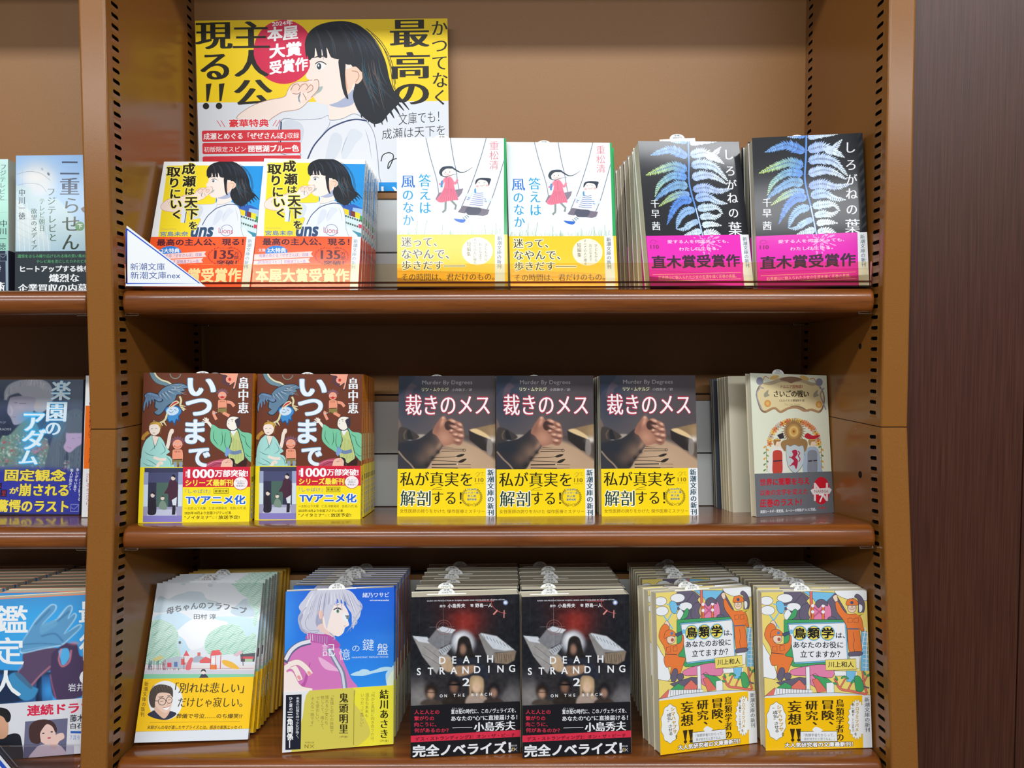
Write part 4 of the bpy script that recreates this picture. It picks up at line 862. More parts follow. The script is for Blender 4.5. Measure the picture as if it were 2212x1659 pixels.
    # man in the green robe
    rb = [(722, 600), (745, 590), (800, 625), (870, 632), (905, 650), (975, 625), (1020, 660), (1120, 700), (1120, 950), (1050, 900), (1010, 830), (960, 900), (890, 890), (830, 850), (760, 800), (712, 730)]
    A.line([(735, 620), (690, 565)], 34, ol); A.line([(735, 620), (690, 565)], 27, '#f6ebdc')
    for a, b in ((632, 560), (640, 535), (655, 520), (672, 520), (690, 530)): A.line([(690, 570), (a, b)], 11, '#f6ebdc')
    A.sp(rb, ol); A.sp([(x * .985 + 12, y * .985 + 11) for x, y in rb], '#79c8a0')
    A.sp([(900, 655), (970, 632), (1000, 720), (1030, 830), (1045, 920), (1000, 985), (930, 960), (880, 900), (890, 820), (912, 740)], ol); A.sp([(904, 662), (966, 640), (994, 722), (1024, 832), (1038, 918), (996, 976), (934, 952), (887, 896), (897, 822), (918, 742)], '#c6d184')
    for i in range(8): A.line([(905 + i * 14, 700 + i * 8), (912 + i * 15, 930)], 2.5, '#8a9a54')
    A.line([(888, 845), (940, 865), (1010, 850)], 34, '#6f86ac', True); A.poly([(870, 800), (915, 850), (870, 905), (852, 880)], '#7fa0d4'); A.poly([(905, 655), (940, 630), (968, 640), (930, 700)], '#eef0f4')
    for p in (((750, 640), (745, 720), (790, 790)), ((820, 650), (830, 740), (810, 800)), ((1040, 700), (1060, 780), (1110, 830)), ((1000, 680), (1050, 720)), ((860, 660), (850, 760), (870, 830)), ((1040, 860), (1080, 900), (1110, 900))): A.line(p, 6, '#2a5a48', True, 'both')
    A.sp([(862, 585), (872, 535), (905, 508), (955, 508), (990, 530), (980, 610), (940, 650), (895, 640), (870, 612)], ol); A.sp([(867, 585), (877, 538), (907, 513), (952, 513), (984, 533), (974, 606), (936, 643), (897, 634), (874, 610)], '#f8f1e4')
    A.sp([(945, 545), (992, 525), (992, 600), (968, 620), (955, 585)], '#3a3442'); A.line([(990, 520), (1000, 518)], 8, '#3a3442'); A.ell(920, 555, 4, 4, '#222'); A.line([(905, 540), (925, 540)], 4, '#554'); A.line([(880, 575), (890, 585)], 4, '#a05040'); A.line([(880, 552), (892, 552)], 4, '#222')
    A.sp([(630, 1010), (700, 960), (770, 935), (850, 925), (890, 960), (850, 1010)], '#b84a66'); A.line([(680, 990), (760, 950), (840, 945)], 5, '#e8a0b0', True); A.line([(720, 1000), (790, 968), (850, 965)], 5, '#7a2840', True)
    A.sp([(820, 985), (840, 935), (900, 920), (940, 945), (945, 1000), (830, 1010)], '#f4c3ac'); A.line([(860, 960), (880, 955)], 5, '#a05040'); A.ring(895, 945, 14, 12, 4, '#e09080'); A.sp([(900, 915), (945, 930), (950, 1000), (930, 1000), (930, 950)], '#1e1e24'); A.sp([(960, 985), (1060, 920), (1050, 1010), (960, 1010)], '#3a1c18')
    k = dict(col='#e9f4fa', st='h', halo=('#5f9cc0', .052), res=5)
    A.text('い', 498, 138, 748, 300, **k); A.text('つ', 482, 340, 712, 494, **k); A.text('ま', 482, 545, 655, 768, **k); A.text('で', 518, 822, 708, 995, **k)
    A.vtext('畠中恵', 968, 118, 1074, 484, '#eef6fa', 'M', res=3)
    Bn.rect(0, 950, 1300, 1700, '#ffe81e'); Bn.rect(462, 900, 1090, 1196, '#d81f3c'); Bn.rect(1088, 1000, 1100, 1196, '#d81f3c')
    # still from the series
    Bn.rect(100, 1008, 463, 1532, '#54567a'); Bn.rect(100, 1008, 463, 1055, '#3c3f5c'); Bn.rect(135, 1060, 420, 1150, '#4b4f74'); Bn.rect(135, 1150, 420, 1400, '#33344e'); Bn.rect(215, 1150, 330, 1390, '#4d6a60')
    for x in (95, 420): Bn.rect(x, 1050, x + 42, 1470, '#9ea9cc'); Bn.rect(x, 1170, x + 42, 1380, '#d5e4f0')
    Bn.poly([(95, 1385), (463, 1385), (463, 1470), (95, 1470)], '#a4a2c2'); Bn.poly([(150, 1410), (400, 1410), (415, 1470), (130, 1470)], '#c3c8de'); Bn.rect(95, 1470, 463, 1532, '#8880c4')
    Bn.sp([(335, 1140), (360, 1120), (395, 1130), (420, 1180), (415, 1290), (400, 1330), (340, 1320), (325, 1260), (290, 1255), (320, 1200)], '#4a2a3c'); Bn.ell(372, 1105, 20, 24, '#e8d4c8'); Bn.sp([(355, 1095), (372, 1070), (392, 1090), (388, 1105), (370, 1092)], '#1c1c24'); Bn.poly([(362, 1320), (410, 1290), (405, 1400), (378, 1390)], '#dfe4ec'); Bn.poly([(370, 1370), (402, 1370), (398, 1460), (366, 1462)], '#2a2430')
    Bn.sp([(145, 1310), (180, 1290), (212, 1330), (215, 1450), (145, 1460), (140, 1400)], '#2a2432'); Bn.ell(182, 1270, 20, 24, '#e8d4c8'); Bn.sp([(163, 1265), (180, 1238), (203, 1255), (198, 1270), (180, 1255)], '#1c1c24')
    Bn.sp([(245, 1400), (250, 1345), (275, 1325), (305, 1345), (315, 1410)], '#7d9484'); Bn.ell(275, 1300, 18, 20, '#e8d8c8'); Bn.sp([(260, 1295), (275, 1275), (292, 1292), (275, 1288)], '#2c2c30')
    Bn.vtext('累計', 484, 1040, 510, 1095, '#fff', 'n'); Bn.text('1000', 512, 1022, 756, 1108, '#ffffff', 'M', res=3); Bn.text('万部突破!', 766, 1030, 1075, 1096, '#ffffff', 'h'); Bn.text('シリーズ最新刊', 490, 1122, 935, 1184, '#fff04a', 'x')
    Bn.ell(1010, 1160, 72, 66, '#c02038'); Bn.ell(1010, 1160, 67, 61, '#fff4f2')
    for s_, y, x0, x1 in (('プレゼント', 1130, 962, 1060), ('情報は', 1152, 976, 1048), ('帯裏面に', 1177, 968, 1056)): Bn.text(s_, x0, y, x1, y + 18, '#2a5a8a', 'n')
    Bn.text('『しゃばけ』', 485, 1214, 725, 1256, '#2470b8', 'n'); Bn.rect(757, 1210, 898, 1258, '#4a4418'); Bn.rect(761, 1214, 894, 1254, '#ffe81e'); Bn.text('新潮文庫', 768, 1221, 888, 1248, '#3a3414', 'b')
    Bn.text('TVアニメ化', 497, 1277, 1055, 1362, '#1c66d6', 'x', halo=('#ffffff', .11), res=3)
    Bn.text('一太郎:山下大輝　仁吉:沖野晃司　佐助:八代 拓', 485, 1386, 1065, 1414, '#4a3c10', 'n'); Bn.text('2025年10月より全国フジテレビ系', 485, 1431, 925, 1459, '#3a2c0c', 'b'); Bn.text('“ノイタミナ”', 485, 1472, 738, 1505, '#3a2c0c', 'b'); Bn.text('にて', 748, 1480, 796, 1502, '#3a2c0c', 'n'); Bn.text('放送予定!', 806, 1470, 1005, 1506, '#3a2c0c', 'b')
    S_ = spine_art(.0105, h); S_.rect(0, 0, 100, 1000, '#f8981a'); S_.vtext('いつまで', 20, 90, 75, 300, '#7a3a08', 'n'); S_.vtext('畠中恵', 25, 480, 70, 600, '#7a3a08', 'n')
    BS = spine_art(.0105, h, clip=(0, vb, 1, 1)); BS.rect(0, 0, 100, 1000, '#ffe81e'); BS.text('1000', 0, 700, 98, 735, '#1c1408', 'h'); BS.vtext('TVアニメ化', 5, 745, 90, 980, '#1c66d6', 'h', halo=('#ffffff', .1))
    return make_book('paperback', w, h, .0105, A, '#6c3620', '#f59a18', S_, Bn, vb, '#ffe81e', BS, '#ffe81e', slip_x=.002, back_col='#f59a18')
# --- dark cover with clasped hands
def saba():
    w, h = .1038, .149; A, Bn, vb = pair('saba2', (1060, 790, 4.608), w, h, 1029, 560)
    A.canvas(165, 165, '#4d454a', 0, vb + .01)
    A.ggrad(0, 100, 0, 600, '#5a5254', 0, .8); A.gblob(150, 260, 190, 330, '#26344a', .85); A.ggrad(500, 0, 1100, 0, '#453c40', 0, .55); A.ggrad(0, 620, 0, 900, '#6a5a4e', 0, .8)
    A.gpoly([(200, 100), (228, 180), (238, 212), (212, 232), (205, 262), (190, 300), (140, 335), (40, 345), (40, 100)], '#3a3846', 8, .55); A.gpoly([(165, 170), (222, 190), (232, 212), (205, 226), (190, 250), (196, 262), (160, 300), (110, 320), (130, 240)], '#5d4c58', 8, .7); A.gpoly([(40, 90), (210, 95), (175, 165), (90, 250), (40, 300)], '#1f2b3f', 10, .9)
    A.gpoly([(330, 1040), (420, 930), (500, 800), (640, 740), (740, 760), (860, 810), (1060, 880), (1060, 1060)], '#b6977a', 26); A.gblob(700, 930, 200, 120, '#c9ab88', .6); A.ggrad(0, 900, 0, 1040, '#c7a782', 0, .35)
    A.gpoly([(740, 700), (800, 760), (960, 880), (1060, 930), (1060, 700)], '#463a34', 26, .8)
    A.gpoly([(240, 690), (330, 690), (330, 720), (200, 740)], '#c9bca8', 10, .7)
    A.gpoly([(40, 540), (70, 560), (85, 640), (60, 780), (40, 800)], '#8a6a58', 6, .6)
    A.gpoly([(60, 630), (110, 615), (170, 640), (235, 680), (265, 715), (200, 750), (100, 790), (50, 780)], '#3c3531', 7); A.gpoly([(140, 660), (165, 640), (190, 690), (200, 740), (150, 735)], '#191a1e', 6, .9); A.gline([(130, 650), (110, 690), (120, 730)], 10, '#8d7460', .6, 6); A.gblob(175, 744, 22, 5, '#b9c4c4', .8)
    A.gpoly([(50, 800), (110, 765), (250, 735), (330, 690), (400, 635), (430, 670), (500, 770), (512, 800), (460, 870), (400, 945), (320, 1040), (50, 1040)], '#2a282d', 6); A.gblob(330, 830, 110, 55, '#54433a', .85, -35); A.gblob(390, 860, 60, 80, '#8a6c58', .8, 35); A.gblob(300, 930, 70, 60, '#6a5346', .7, -30); A.gblob(470, 800, 26, 60, '#a5826a', .8, 35); A.gblob(170, 820, 120, 60, '#1f2530', .9)
    A.gline([(60, 860), (120, 930), (180, 985), (220, 1035)], 16, '#a58d78', .9, 5); A.gpoly([(40, 880), (130, 960), (190, 1040), (40, 1040)], '#33323a', 6)
    for x, y in ((458, 862), (400, 922), (345, 985)): A.gblob(x, y, 17, 17, '#1c1614', .95); A.gblob(x - 5, y - 5, 6, 6, '#6a5040', .8)
    hp = [(398, 668), (425, 600), (455, 555), (485, 515), (508, 506), (530, 522), (548, 545), (590, 526), (640, 550), (682, 566), (702, 590), (712, 640), (718, 700), (710, 745), (692, 785), (660, 797), (625, 785), (600, 782), (560, 795), (515, 800), (480, 752), (440, 700)]
    A.gpoly(hp, '#9c6a56', 4); A.gblob(520, 720, 80, 70, '#c79276', .8, 30); A.gblob(450, 620, 30, 70, '#8a5a4a', .7, 25)
    A.gpoly([(520, 590), (545, 552), (590, 560), (625, 590), (600, 640), (540, 640)], '#3c2522', 7, .95); A.gblob(500, 560, 18, 48, '#d89c80', .9, 20); A.gblob(505, 520, 14, 12, '#e8b8a0', .9)
    for x, y, a, rx, ry in ((600, 556, 25, 42, 16), (672, 590, 35, 30, 16), (612, 612, 22, 44, 17), (672, 640, 15, 40, 19), (632, 690, 10, 30, 17), (684, 700, 12, 34, 20), (650, 748, 15, 34, 18), (588, 650, 10, 20, 18)):
        A.gblob(x, y + 9, rx, ry, '#5d352c', .75, a, 3); A.gblob(x, y - 2, rx * .92, ry * .8, '#dda68a', .95, a, 3); A.gblob(x + rx * .3, y - 6, rx * .4, ry * .35, '#f4cdb6', .8, a)
    A.gline([(600, 600), (650, 625), (700, 615)], 3, '#4a2a24', .6, 3); A.gline([(620, 660), (700, 672)], 3, '#4a2a24', .6, 3); A.gline([(640, 720), (700, 730)], 3, '#4a2a24', .6, 3)
    A.gpoly([(768, 640), (900, 608), (1060, 575), (1060, 760), (985, 735), (870, 690)], '#8f7350', 5, .95, smooth=False); A.gpoly([(775, 645), (840, 630), (940, 680), (980, 720), (960, 735), (850, 690)], '#f0d09a', 8, .85); A.gblob(1010, 650, 50, 50, '#a88a64', .8)
    A.gpoly([(764, 648), (850, 686), (985, 738), (965, 860), (900, 840), (775, 740)], '#231d1c', 6, .95, smooth=False); A.gblob(1000, 740, 45, 36, '#e4dcd2', .95); A.gpoly([(955, 745), (985, 735), (1010, 800), (1000, 880), (970, 895), (945, 840)], '#8f867e', 6, .9); A.gline([(1015, 780), (1020, 900)], 22, '#5c5048', .7, 8)
    A.paint()
    tl = '#2a211c'
    A.line([(512, 812), (620, 818)], 7, tl, False, 'end'); A.line([(498, 830), (722, 836)], 6, tl); A.line([(492, 856), (722, 852)], 6, tl); A.ring(722, 844, 14, 12, 5, tl)
    A.line([(420, 918), (600, 912), (650, 902)], 5, tl, True); A.sp([(640, 904), (690, 882), (728, 884), (700, 906), (660, 914)], tl); A.line([(396, 948), (600, 955), (670, 962)], 6, tl, True); A.sp([(660, 962), (700, 935), (746, 930), (720, 958), (690, 970)], tl)
    A.line([(396, 988), (650, 984)], 11, tl); A.line([(650, 984), (790, 988)], 4, tl); A.line([(396, 1018), (660, 1022)], 10, tl); A.line([(660, 1022), (790, 1018)], 4, tl); A.ell(652, 984, 6, 6, '#e8dcc8')
    A.text('Murder By Degrees', 288, 145, 795, 196, '#aba7aa', 'n', res=3); A.text('リツ・ムケルジ', 286, 217, 555, 254, '#e9e7b4', 'b'); A.text('小西敦子／訳', 588, 224, 795, 254, '#bab5b6', 'n')
    A.text('裁きのメス', 125, 287, 970, 492, '#f6f2f4', 'm', halo=('#b02c40', .05), res=4)
    Bn.rect(0, 980, 1200, 1600, '#ffde00')
    Bn.text('私が真実を', 80, 1062, 805, 1204, '#1a1608', 'm', res=3); Bn.text('解剖', 88, 1248, 388, 1402, '#0e3a28', 'm', halo=('#fffbe0', .06), res=3); Bn.text('する！', 406, 1258, 700, 1384, '#1a1608', 'm', res=3)
    Bn.text('女性医師の誇りをかけた 傑作医療ミステリー', 82, 1433, 935, 1472, '#6a4c10', 'n'); Bn.text('110', 834, 1120, 918, 1160, '#9a7a10', 'M'); Bn.line([(832, 1090), (860, 1062), (880, 1085), (850, 1108), (880, 1072), (915, 1065), (900, 1090), (928, 1095)], 3, '#a88a20', True); Bn.text('新潮文庫110年', 832, 1170, 922, 1180, '#9a7a10')
    for a0, a1 in ((110, 235), (-55, 70)):
        Bn.ring(803, 1310, 96, 88, 4, '#9a8418', 20, a0, a1)
        for a in range(a0, a1, 12): Bn.ell(803 + 100 * math.cos(R(a)), 1310 + 92 * math.sin(R(a)), 13, 5, '#9a8418', 8, a + 55); Bn.ell(803 + 88 * math.cos(R(a)), 1310 + 80 * math.sin(R(a)), 11, 4, '#9a8418', 8, a + 120)
    Bn.line([(770, 1370), (830, 1402)], 4, '#9a8418'); Bn.line([(836, 1370), (776, 1402)], 4, '#9a8418'); Bn.line([(400, 1245), (440, 1222), (500, 1212)], 4, '#4a3c10', True); Bn.line([(420, 1240), (505, 1236)], 3, '#4a3c10')
    for s_, y, x0, x1 in (('2024年', 1222, 756, 852), ('エドガー賞', 1256, 736, 870), ('新人賞', 1288, 762, 845), ('最終候補', 1322, 757, 850)): Bn.text(s_, x0, y, x1, y + 22, '#1a3a5a', 'b', halo=('#fff6a0', .08))
    Bn.poly([(941, 980), (1100, 980), (1100, 1600), (950, 1600)], '#eef3f5'); Bn.vtext(SHIN, 955, 1034, 1022, 1495, '#1f4858', 'M', drift=6, res=3)
    return make_book('paperback', w, h, .016, A, '#3a3338', '#2c2a30', None, Bn, vb, '#ffde00', None, '#ffde00', slip_x=-.012, back_col='#d8d4c4')
# --- pale green cover with an ornate frame, a golden flower wreath and a shield (plain stand-in picture)
def narnia():
    w, h = .1048, .1499; A, Bn, vb = pair('narnia', (1530, 780, 4.483), w, h, 1078, 830)
    A.rect(380, 60, 1300, 1700, '#e2e7d0'); br, sa = '#8a7058', '#e4d3a2'
    A.sp([(480, 260), (520, 215), (600, 205), (690, 190), (800, 178), (920, 195), (1010, 215), (1080, 240), (1120, 320), (1125, 400), (1100, 480), (1060, 500), (990, 480), (960, 490), (900, 455), (830, 445), (760, 470), (690, 500), (640, 465), (560, 500), (510, 480), (478, 400), (462, 320)], br)
    A.sp([(490, 265), (525, 222), (602, 212), (692, 198), (800, 187), (918, 203), (1005, 223), (1070, 247), (1110, 322), (1113, 398), (1088, 465), (1052, 480), (990, 462), (955, 470), (900, 440), (830, 430), (760, 452), (690, 482), (640, 450), (560, 480), (520, 465), (490, 398), (475, 320)], sa)
    A.sp([(520, 215), (600, 200), (690, 165), (800, 150), (910, 170), (990, 205), (1060, 215), (1000, 240), (900, 205), (800, 212), (700, 205), (600, 235)], '#b9a98a'); A.sp([(690, 180), (760, 155), (840, 155), (910, 180), (840, 200), (800, 215), (760, 198)], '#8a6a58')
    A.line([(560, 490), (640, 455), (700, 492), (780, 455), (860, 450), (930, 480), (1000, 470), (1070, 495)], 22, '#b08a64', True)
    for x, y in ((500, 195), (1072, 205)): A.ell(x, y, 34, 38, '#8d90a0'); A.line([(x, y + 30), (x + 10, y + 60), (x + 40, y + 70)], 12, '#a8a4a8', True)
    for x, y, a in ((640, 160, -15), (930, 165, 20)): A.ell(x, y, 46, 20, '#d8b46a', rot=a); A.line([(x - 50, y + 10), (x - 90, y - 10 if a < 0 else y), (x - 110, y + 30)] if a < 0 else [(x + 50, y + 10), (x + 90, y + 5), (x + 110, y + 40)], 9, '#c9986a', True)
    for x, y in ((575, 410), (1070, 420)): A.ell(x, y, 32, 34, '#dc9c50'); A.ell(x, y, 16, 20, '#e8b870')
    for x in (500, 1118): A.line([(x, 260), (x - 34, 320), (x - 10, 400), (x + 20, 470)], 12, '#9a9aa8', True)
    for x in (565, 1040): A.sp([(x - 25, 320), (x, 290), (x + 20, 280), (x + 15, 315), (x + 30, 330), (x + 5, 345), (x - 20, 350)], '#a39c86')
    A.text('ナルニア国物語7', 695, 232, 915, 264, '#a8482e', 'b'); A.text('さいごの戦い', 636, 284, 970, 350, '#241c18', 'M', res=3); A.text('C.S.ルイス 小澤身和子 訳', 688, 369, 930, 393, '#3a3028', 'b'); A.text('The Last Battle', 735, 408, 888, 432, '#b8a878', 'n')
    rs = random.Random(2)
    for i in range(26): x = 500 + rs.random() * 640; y = 540 + rs.random() * 420; A.ring(x, y, 22, 20, 2, '#d2dcc6', 14, 30, 300)
    for i in range(30):
        a = R(180 + 180 * i / 29) ; x = 830 + 235 * math.cos(a); y = 800 + 235 * math.sin(a) * .95; c = rs.choice(['#e8b048', '#d9673a', '#ecc25c', '#c9b8a4', '#e08a58'])
        for j in range(5): b = j * 1.257 + i; A.ell(x + 16 * math.cos(b), y + 16 * math.sin(b), 15, 9, c, 10, math.degrees(b))
        A.ell(x, y, 8, 8, '#8a5a30', 8)
    for sx in (560, 1090):
        for i in range(9): A.ell(sx + (14 if i % 2 else -14), 830 + i * 28, 16, 8, rs.choice(['#6f8a58', '#98a860', '#e0a040']), 10, 40 if i % 2 else -40)
        A.line([(sx, 820), (sx + 8, 1070)], 4, '#5d7448', True)
    for k_, (rx, c) in enumerate(((118, '#96714a'), (96, '#a98250'), (66, '#c59a58'))):
        for i in range(30): a = i * 2 * math.pi / 30 + k_ * .1; A.line([(825, 670), (825 + rx * math.cos(a), 680 + rx * 1.12 * math.sin(a))], 26, c, False, 'end')
    A.sp([(745, 760), (700, 800), (735, 870), (790, 840), (870, 840), (930, 880), (960, 800), (915, 750)], '#a07c50')
    A.ell(825, 680, 44, 52, '#e0bc74'); A.ell(825, 680, 26, 32, '#d29c50'); A.ell(825, 680, 10, 12, '#8a5a34')
    sh = [(750, 815), (790, 822), (832, 805), (875, 822), (918, 818), (930, 900), (920, 990), (885, 1050), (840, 1085), (790, 1050), (760, 980)]
    A.sp(sh, '#6f8088'); A.sp([(x * .96 + 33, y * .965 + 32) for x, y in sh], '#c3cfd2')
    A.sp([(808, 868), (850, 858), (862, 900), (842, 930), (866, 965), (850, 1045), (830, 1010), (800, 1000), (826, 965), (800, 935), (820, 905)], '#b22a4a'); A.line([(865, 870), (884, 890), (868, 915), (886, 945), (872, 975)], 9, '#b22a4a', True); A.line([(805, 935), (780, 925)], 9, '#b22a4a'); A.line([(815, 1000), (785, 1015)], 9, '#b22a4a')
    for x, cl, c1, hr in ((668, '#e8e4dc', '#c4483c', '#a87848'), (1005, '#a9bccc', '#8a8f9c', '#b08a58')):
        s_ = 1 if x < 800 else -1
        A.sp([(x - 60, 860), (x - 20, 825), (x + 30, 830), (x + 62, 870), (x + 80, 960), (x + 82, 1085), (x - 80, 1085), (x - 85, 960)], cl); A.sp([(x - 38, 870), (x + 38, 870), (x + 48, 960), (x + 42, 1085), (x - 42, 1085), (x - 46, 960)], c1)
        A.ell(x, 795, 30, 34, '#efd6bc'); A.sp([(x - 34, 800), (x - 36, 760), (x, 748), (x + 34, 762), (x + 18, 778), (x - 8, 780), (x - 20, 815)], hr); A.line([(x - 40, 968), (x + 46, 960)], 12, '#3a3440'); A.line([(x - 25, 757), (x + 22, 757)], 9, '#e0bc58')
    A.line([(1008, 960), (1022, 1080)], 10, '#8a98a4'); A.poly([(665, 715), (720, 690), (735, 745), (690, 752)], '#38343c'); A.sp([(930, 720), (960, 695), (1010, 720), (1075, 715), (1050, 745), (1000, 755), (945, 745)], '#c02a3c')
    A.poly([(600, 1088), (1090, 1078), (1092, 1100), (600, 1100)], '#d9683c')
    Bn.rect(380, 1000, 1300, 1700, '#6c7076')
    for s_, y0, y1, x0, x1, st in (('世界に衝撃を与え', 1138, 1206, 498, 975, 'h'), ('以後の文学を変えた', 1246, 1302, 498, 960, 'b'), ('圧巻のラスト!', 1338, 1412, 498, 898, 'h')): Bn.text(s_, x0, y0, x1, y1, '#c21c30', st, slope=-14)
    Bn.text('英国カーネギー賞受賞。ルーシーの物語がついに完結。', 500, 1444, 1040, 1474, '#e8eaec', 'b', slope=-24)
    Bn.ell(1090, 1255, 84, 134, '#d21f34'); Bn.text('N', 1018, 1180, 1155, 1355, '#f2dfe0', 'n'); Bn.poly([(985, 1250), (1010, 1236), (1170, 1226), (1192, 1246), (1170, 1286), (1010, 1294)], '#efe6e4'); Bn.text('NARNIA', 1022, 1246, 1160, 1276, '#8a5a5a', 'n'); Bn.text('7', 1068, 1290, 1112, 1366, '#ffffff', 'b'); Bn.text('新潮文庫', 1068, 1412, 1138, 1432, '#d21f34', 'b')
    return make_book('paperback', w, h, .008, A, '#e2e7d0', '#e6e2d4', None, Bn, vb, '#6c7076', None, '#b03a40', slip_x=-.012, back_col='#ddd6bc')
# --- park scene cover with a yellow band
def kaa():
    w, h = .1071, .1513; A, _, vb = pair('kaa', (280, 1220, 3.95), w, h, 962, 600)
    vb1 = float(hmap(A.H, [(520, 1410)])[0][1])
    A.rect(0, 100, 1300, 1600, '#e0e6ec')
    A.sp([(200, 470), (260, 420), (420, 400), (560, 470), (760, 440), (1100, 470), (1100, 680), (800, 620), (600, 640), (480, 760), (400, 740), (300, 560)], '#bfe0f2'); A.sp([(430, 540), (520, 470), (640, 440), (760, 470), (840, 500), (700, 620), (620, 700), (520, 720), (470, 640), (400, 580)], '#eef2f6')
    A.sp([(215, 340), (260, 265), (330, 290), (390, 260), (460, 240), (520, 225), (620, 235), (660, 290), (760, 320), (760, 390), (560, 380), (350, 400), (210, 400)], '#b9cdd8'); A.sp([(860, 400), (930, 330), (980, 290), (1060, 300), (1110, 360), (1100, 430), (950, 440)], '#b4cad8'); A.ell(690, 175, 22, 14, '#c3d4dc'); A.ell(460, 165, 20, 10, '#c3d4dc')
    trees = [[(165, 500), (230, 465), (300, 475), (380, 520), (420, 600), (405, 700), (440, 760), (400, 850), (120, 860), (120, 700)], [(880, 160), (1140, 155), (1125, 300), (1080, 520), (1050, 480), (1070, 400), (1010, 330), (1000, 280), (940, 240), (900, 190)], [(640, 700), (660, 610), (720, 550), (800, 512), (900, 505), (960, 540), (1000, 610), (1060, 570), (1085, 620), (1060, 760), (900, 760), (700, 770)]]
    def inside(p, x, y):
        c = False
        for i in range(len(p)):
            a, b = p[i - 1], p[i]
            if (a[1] > y) != (b[1] > y) and x < a[0] + (y - a[1]) * (b[0] - a[0]) / (b[1] - a[1]): c = not c
        return c
    for T_ in trees:
        q = cat_rom(T_, 4); A.poly(q, '#c4e4d6'); ql = [tuple(p) for p in q]; xs = [p[0] for p in ql]; ys = [p[1] for p in ql]; y = min(ys) + 4; r_ = 0
        while y < max(ys):
            x = min(xs); seg = []
            while x < max(xs):
                yy = y + 7 * math.sin(x * .09 + r_ * .9) + 5 * math.sin(x * .031 + r_)
                if inside(ql, x, yy): seg.append((x, yy))
                else:
                    if len(seg) > 2: A.line(seg, 3.2, '#72b898')
                    seg = []
                x += 9
            if len(seg) > 2: A.line(seg, 3.2, '#72b898')
            y += 13; r_ += 1
    A.rect(90, 850, 1100, 905, '#e6dfe0'); A.rect(90, 925, 1100, 1000, '#86cfa6'); A.rect(90, 895, 1100, 930, '#cfd0da'); A.line([(120, 885), (1060, 880)], 4, '#b88a90')
    A.line([(428, 660), (415, 890)], 10, '#c8dccc'); A.ell(430, 660, 11, 13, '#28343c')
    rs = random.Random(7)
    for i in range(26): x = 150 + 280 * rs.random(); A.line([(x, 800 + 40 * rs.random()), (x + rs.uniform(-14, 14), 895)], 4, rs.choice(['#3a6a8a', '#8a4a6a', '#3a8a6a', '#4a4a5a', '#c04a5a']))
    A.poly([(190, 805), (260, 770), (300, 790), (230, 820)], '#d8d088'); A.poly([(310, 800), (420, 780), (500, 790), (500, 880), (310, 880)], '#b8c4d0'); A.rect(322, 832, 358, 870, '#d8485a'); A.rect(380, 826, 410, 868, '#5a7ab0'); A.rect(440, 800, 476, 850, '#e05a58')
    A.poly([(460, 775), (485, 725), (512, 775)], '#e0565c'); A.rect(470, 775, 505, 830, '#e6e0e0'); A.sp([(490, 840), (520, 790), (548, 800), (530, 840), (520, 890), (480, 890)], '#e46a70'); A.line([(465, 775), (465, 890)], 4, '#8a3a40')
    A.poly([(540, 795), (580, 770), (650, 790), (650, 830), (545, 830)], '#a9b4c4'); A.rect(580, 745, 606, 775, '#d86a60'); A.poly([(600, 815), (650, 780), (690, 800), (690, 835), (600, 835)], '#e0605c')
    A.poly([(688, 775), (705, 730), (765, 722), (790, 765)], '#e8555a'); A.line([(695, 775), (690, 890)], 7, '#d8484e'); A.line([(780, 770), (775, 885)], 7, '#d8484e'); A.rect(700, 790, 740, 835, '#f2f0ee'); A.rect(692, 850, 745, 890, '#e8803c'); A.line([(735, 775), (733, 890)], 5, '#d8484e')
    A.sp([(790, 815), (820, 810), (880, 830), (925, 865), (935, 885), (890, 885), (830, 865), (795, 840)], '#f0b83c'); A.poly([(945, 760), (1075, 748), (1065, 825), (950, 825)], '#4a5058'); A.rect(955, 780, 1060, 800, '#d8505c'); A.rect(985, 800, 1050, 825, '#a8c8a0'); A.line([(962, 730), (970, 860)], 6, '#4a3a34'); A.poly([(885, 770), (940, 730), (975, 740), (920, 780)], '#e0b8c4')
    A.sp([(600, 955), (615, 930), (640, 925), (665, 945), (668, 965), (600, 965)], '#3a4250'); A.ell(631, 912, 18, 20, '#f0e0d8'); A.sp([(610, 912), (618, 890), (645, 890), (652, 915), (631, 900)], '#2c2c34')
    A.text('母ちゃんのフラフープ', 318, 368, 1000, 425, '#1f3242', 'h', arc=52, res=3); A.text('田村 淳', 550, 417, 738, 463, '#1f3242', 'b')
    Bn = art_for(Q['kaa'], w, h, (280, 1220, 3.95), clip=(0, vb, 1, vb1), lift=.00052)
    Bn.rect(0, 900, 1300, 1600, '#ffcb05'); Bn.ell(307, 1155, 148, 168, '#eef1f3', 40)
    Bn.sp([(152, 1275), (190, 1250), (215, 1240), (340, 1245), (400, 1265), (370, 1300), (310, 1322), (240, 1315), (185, 1298)], '#2a2e44'); Bn.sp([(210, 1230), (235, 1180), (330, 1190), (345, 1245), (300, 1310), (250, 1280)], '#e4bca4')
    Bn.sp([(205, 1120), (215, 1085), (280, 1070), (345, 1085), (368, 1120), (362, 1190), (340, 1240), (305, 1262), (260, 1240), (215, 1190)], '#f0cdb8'); Bn.ell(205, 1175, 14, 24, '#e0b098')
    Bn.sp([(185, 1210), (165, 1150), (175, 1080), (205, 1040), (255, 1018), (320, 1025), (365, 1050), (372, 1100), (366, 1130), (345, 1098), (300, 1088), (250, 1092), (228, 1120), (218, 1170), (215, 1215)], '#4c4038')
    for i in range(12): Bn.line([(190 + i * 14, 1060 - 10 * math.sin(i * .3)), (205 + i * 13, 1030), (225 + i * 12, 1075)], 4, '#6f6052' if i % 2 else '#342b26', True, 'both')
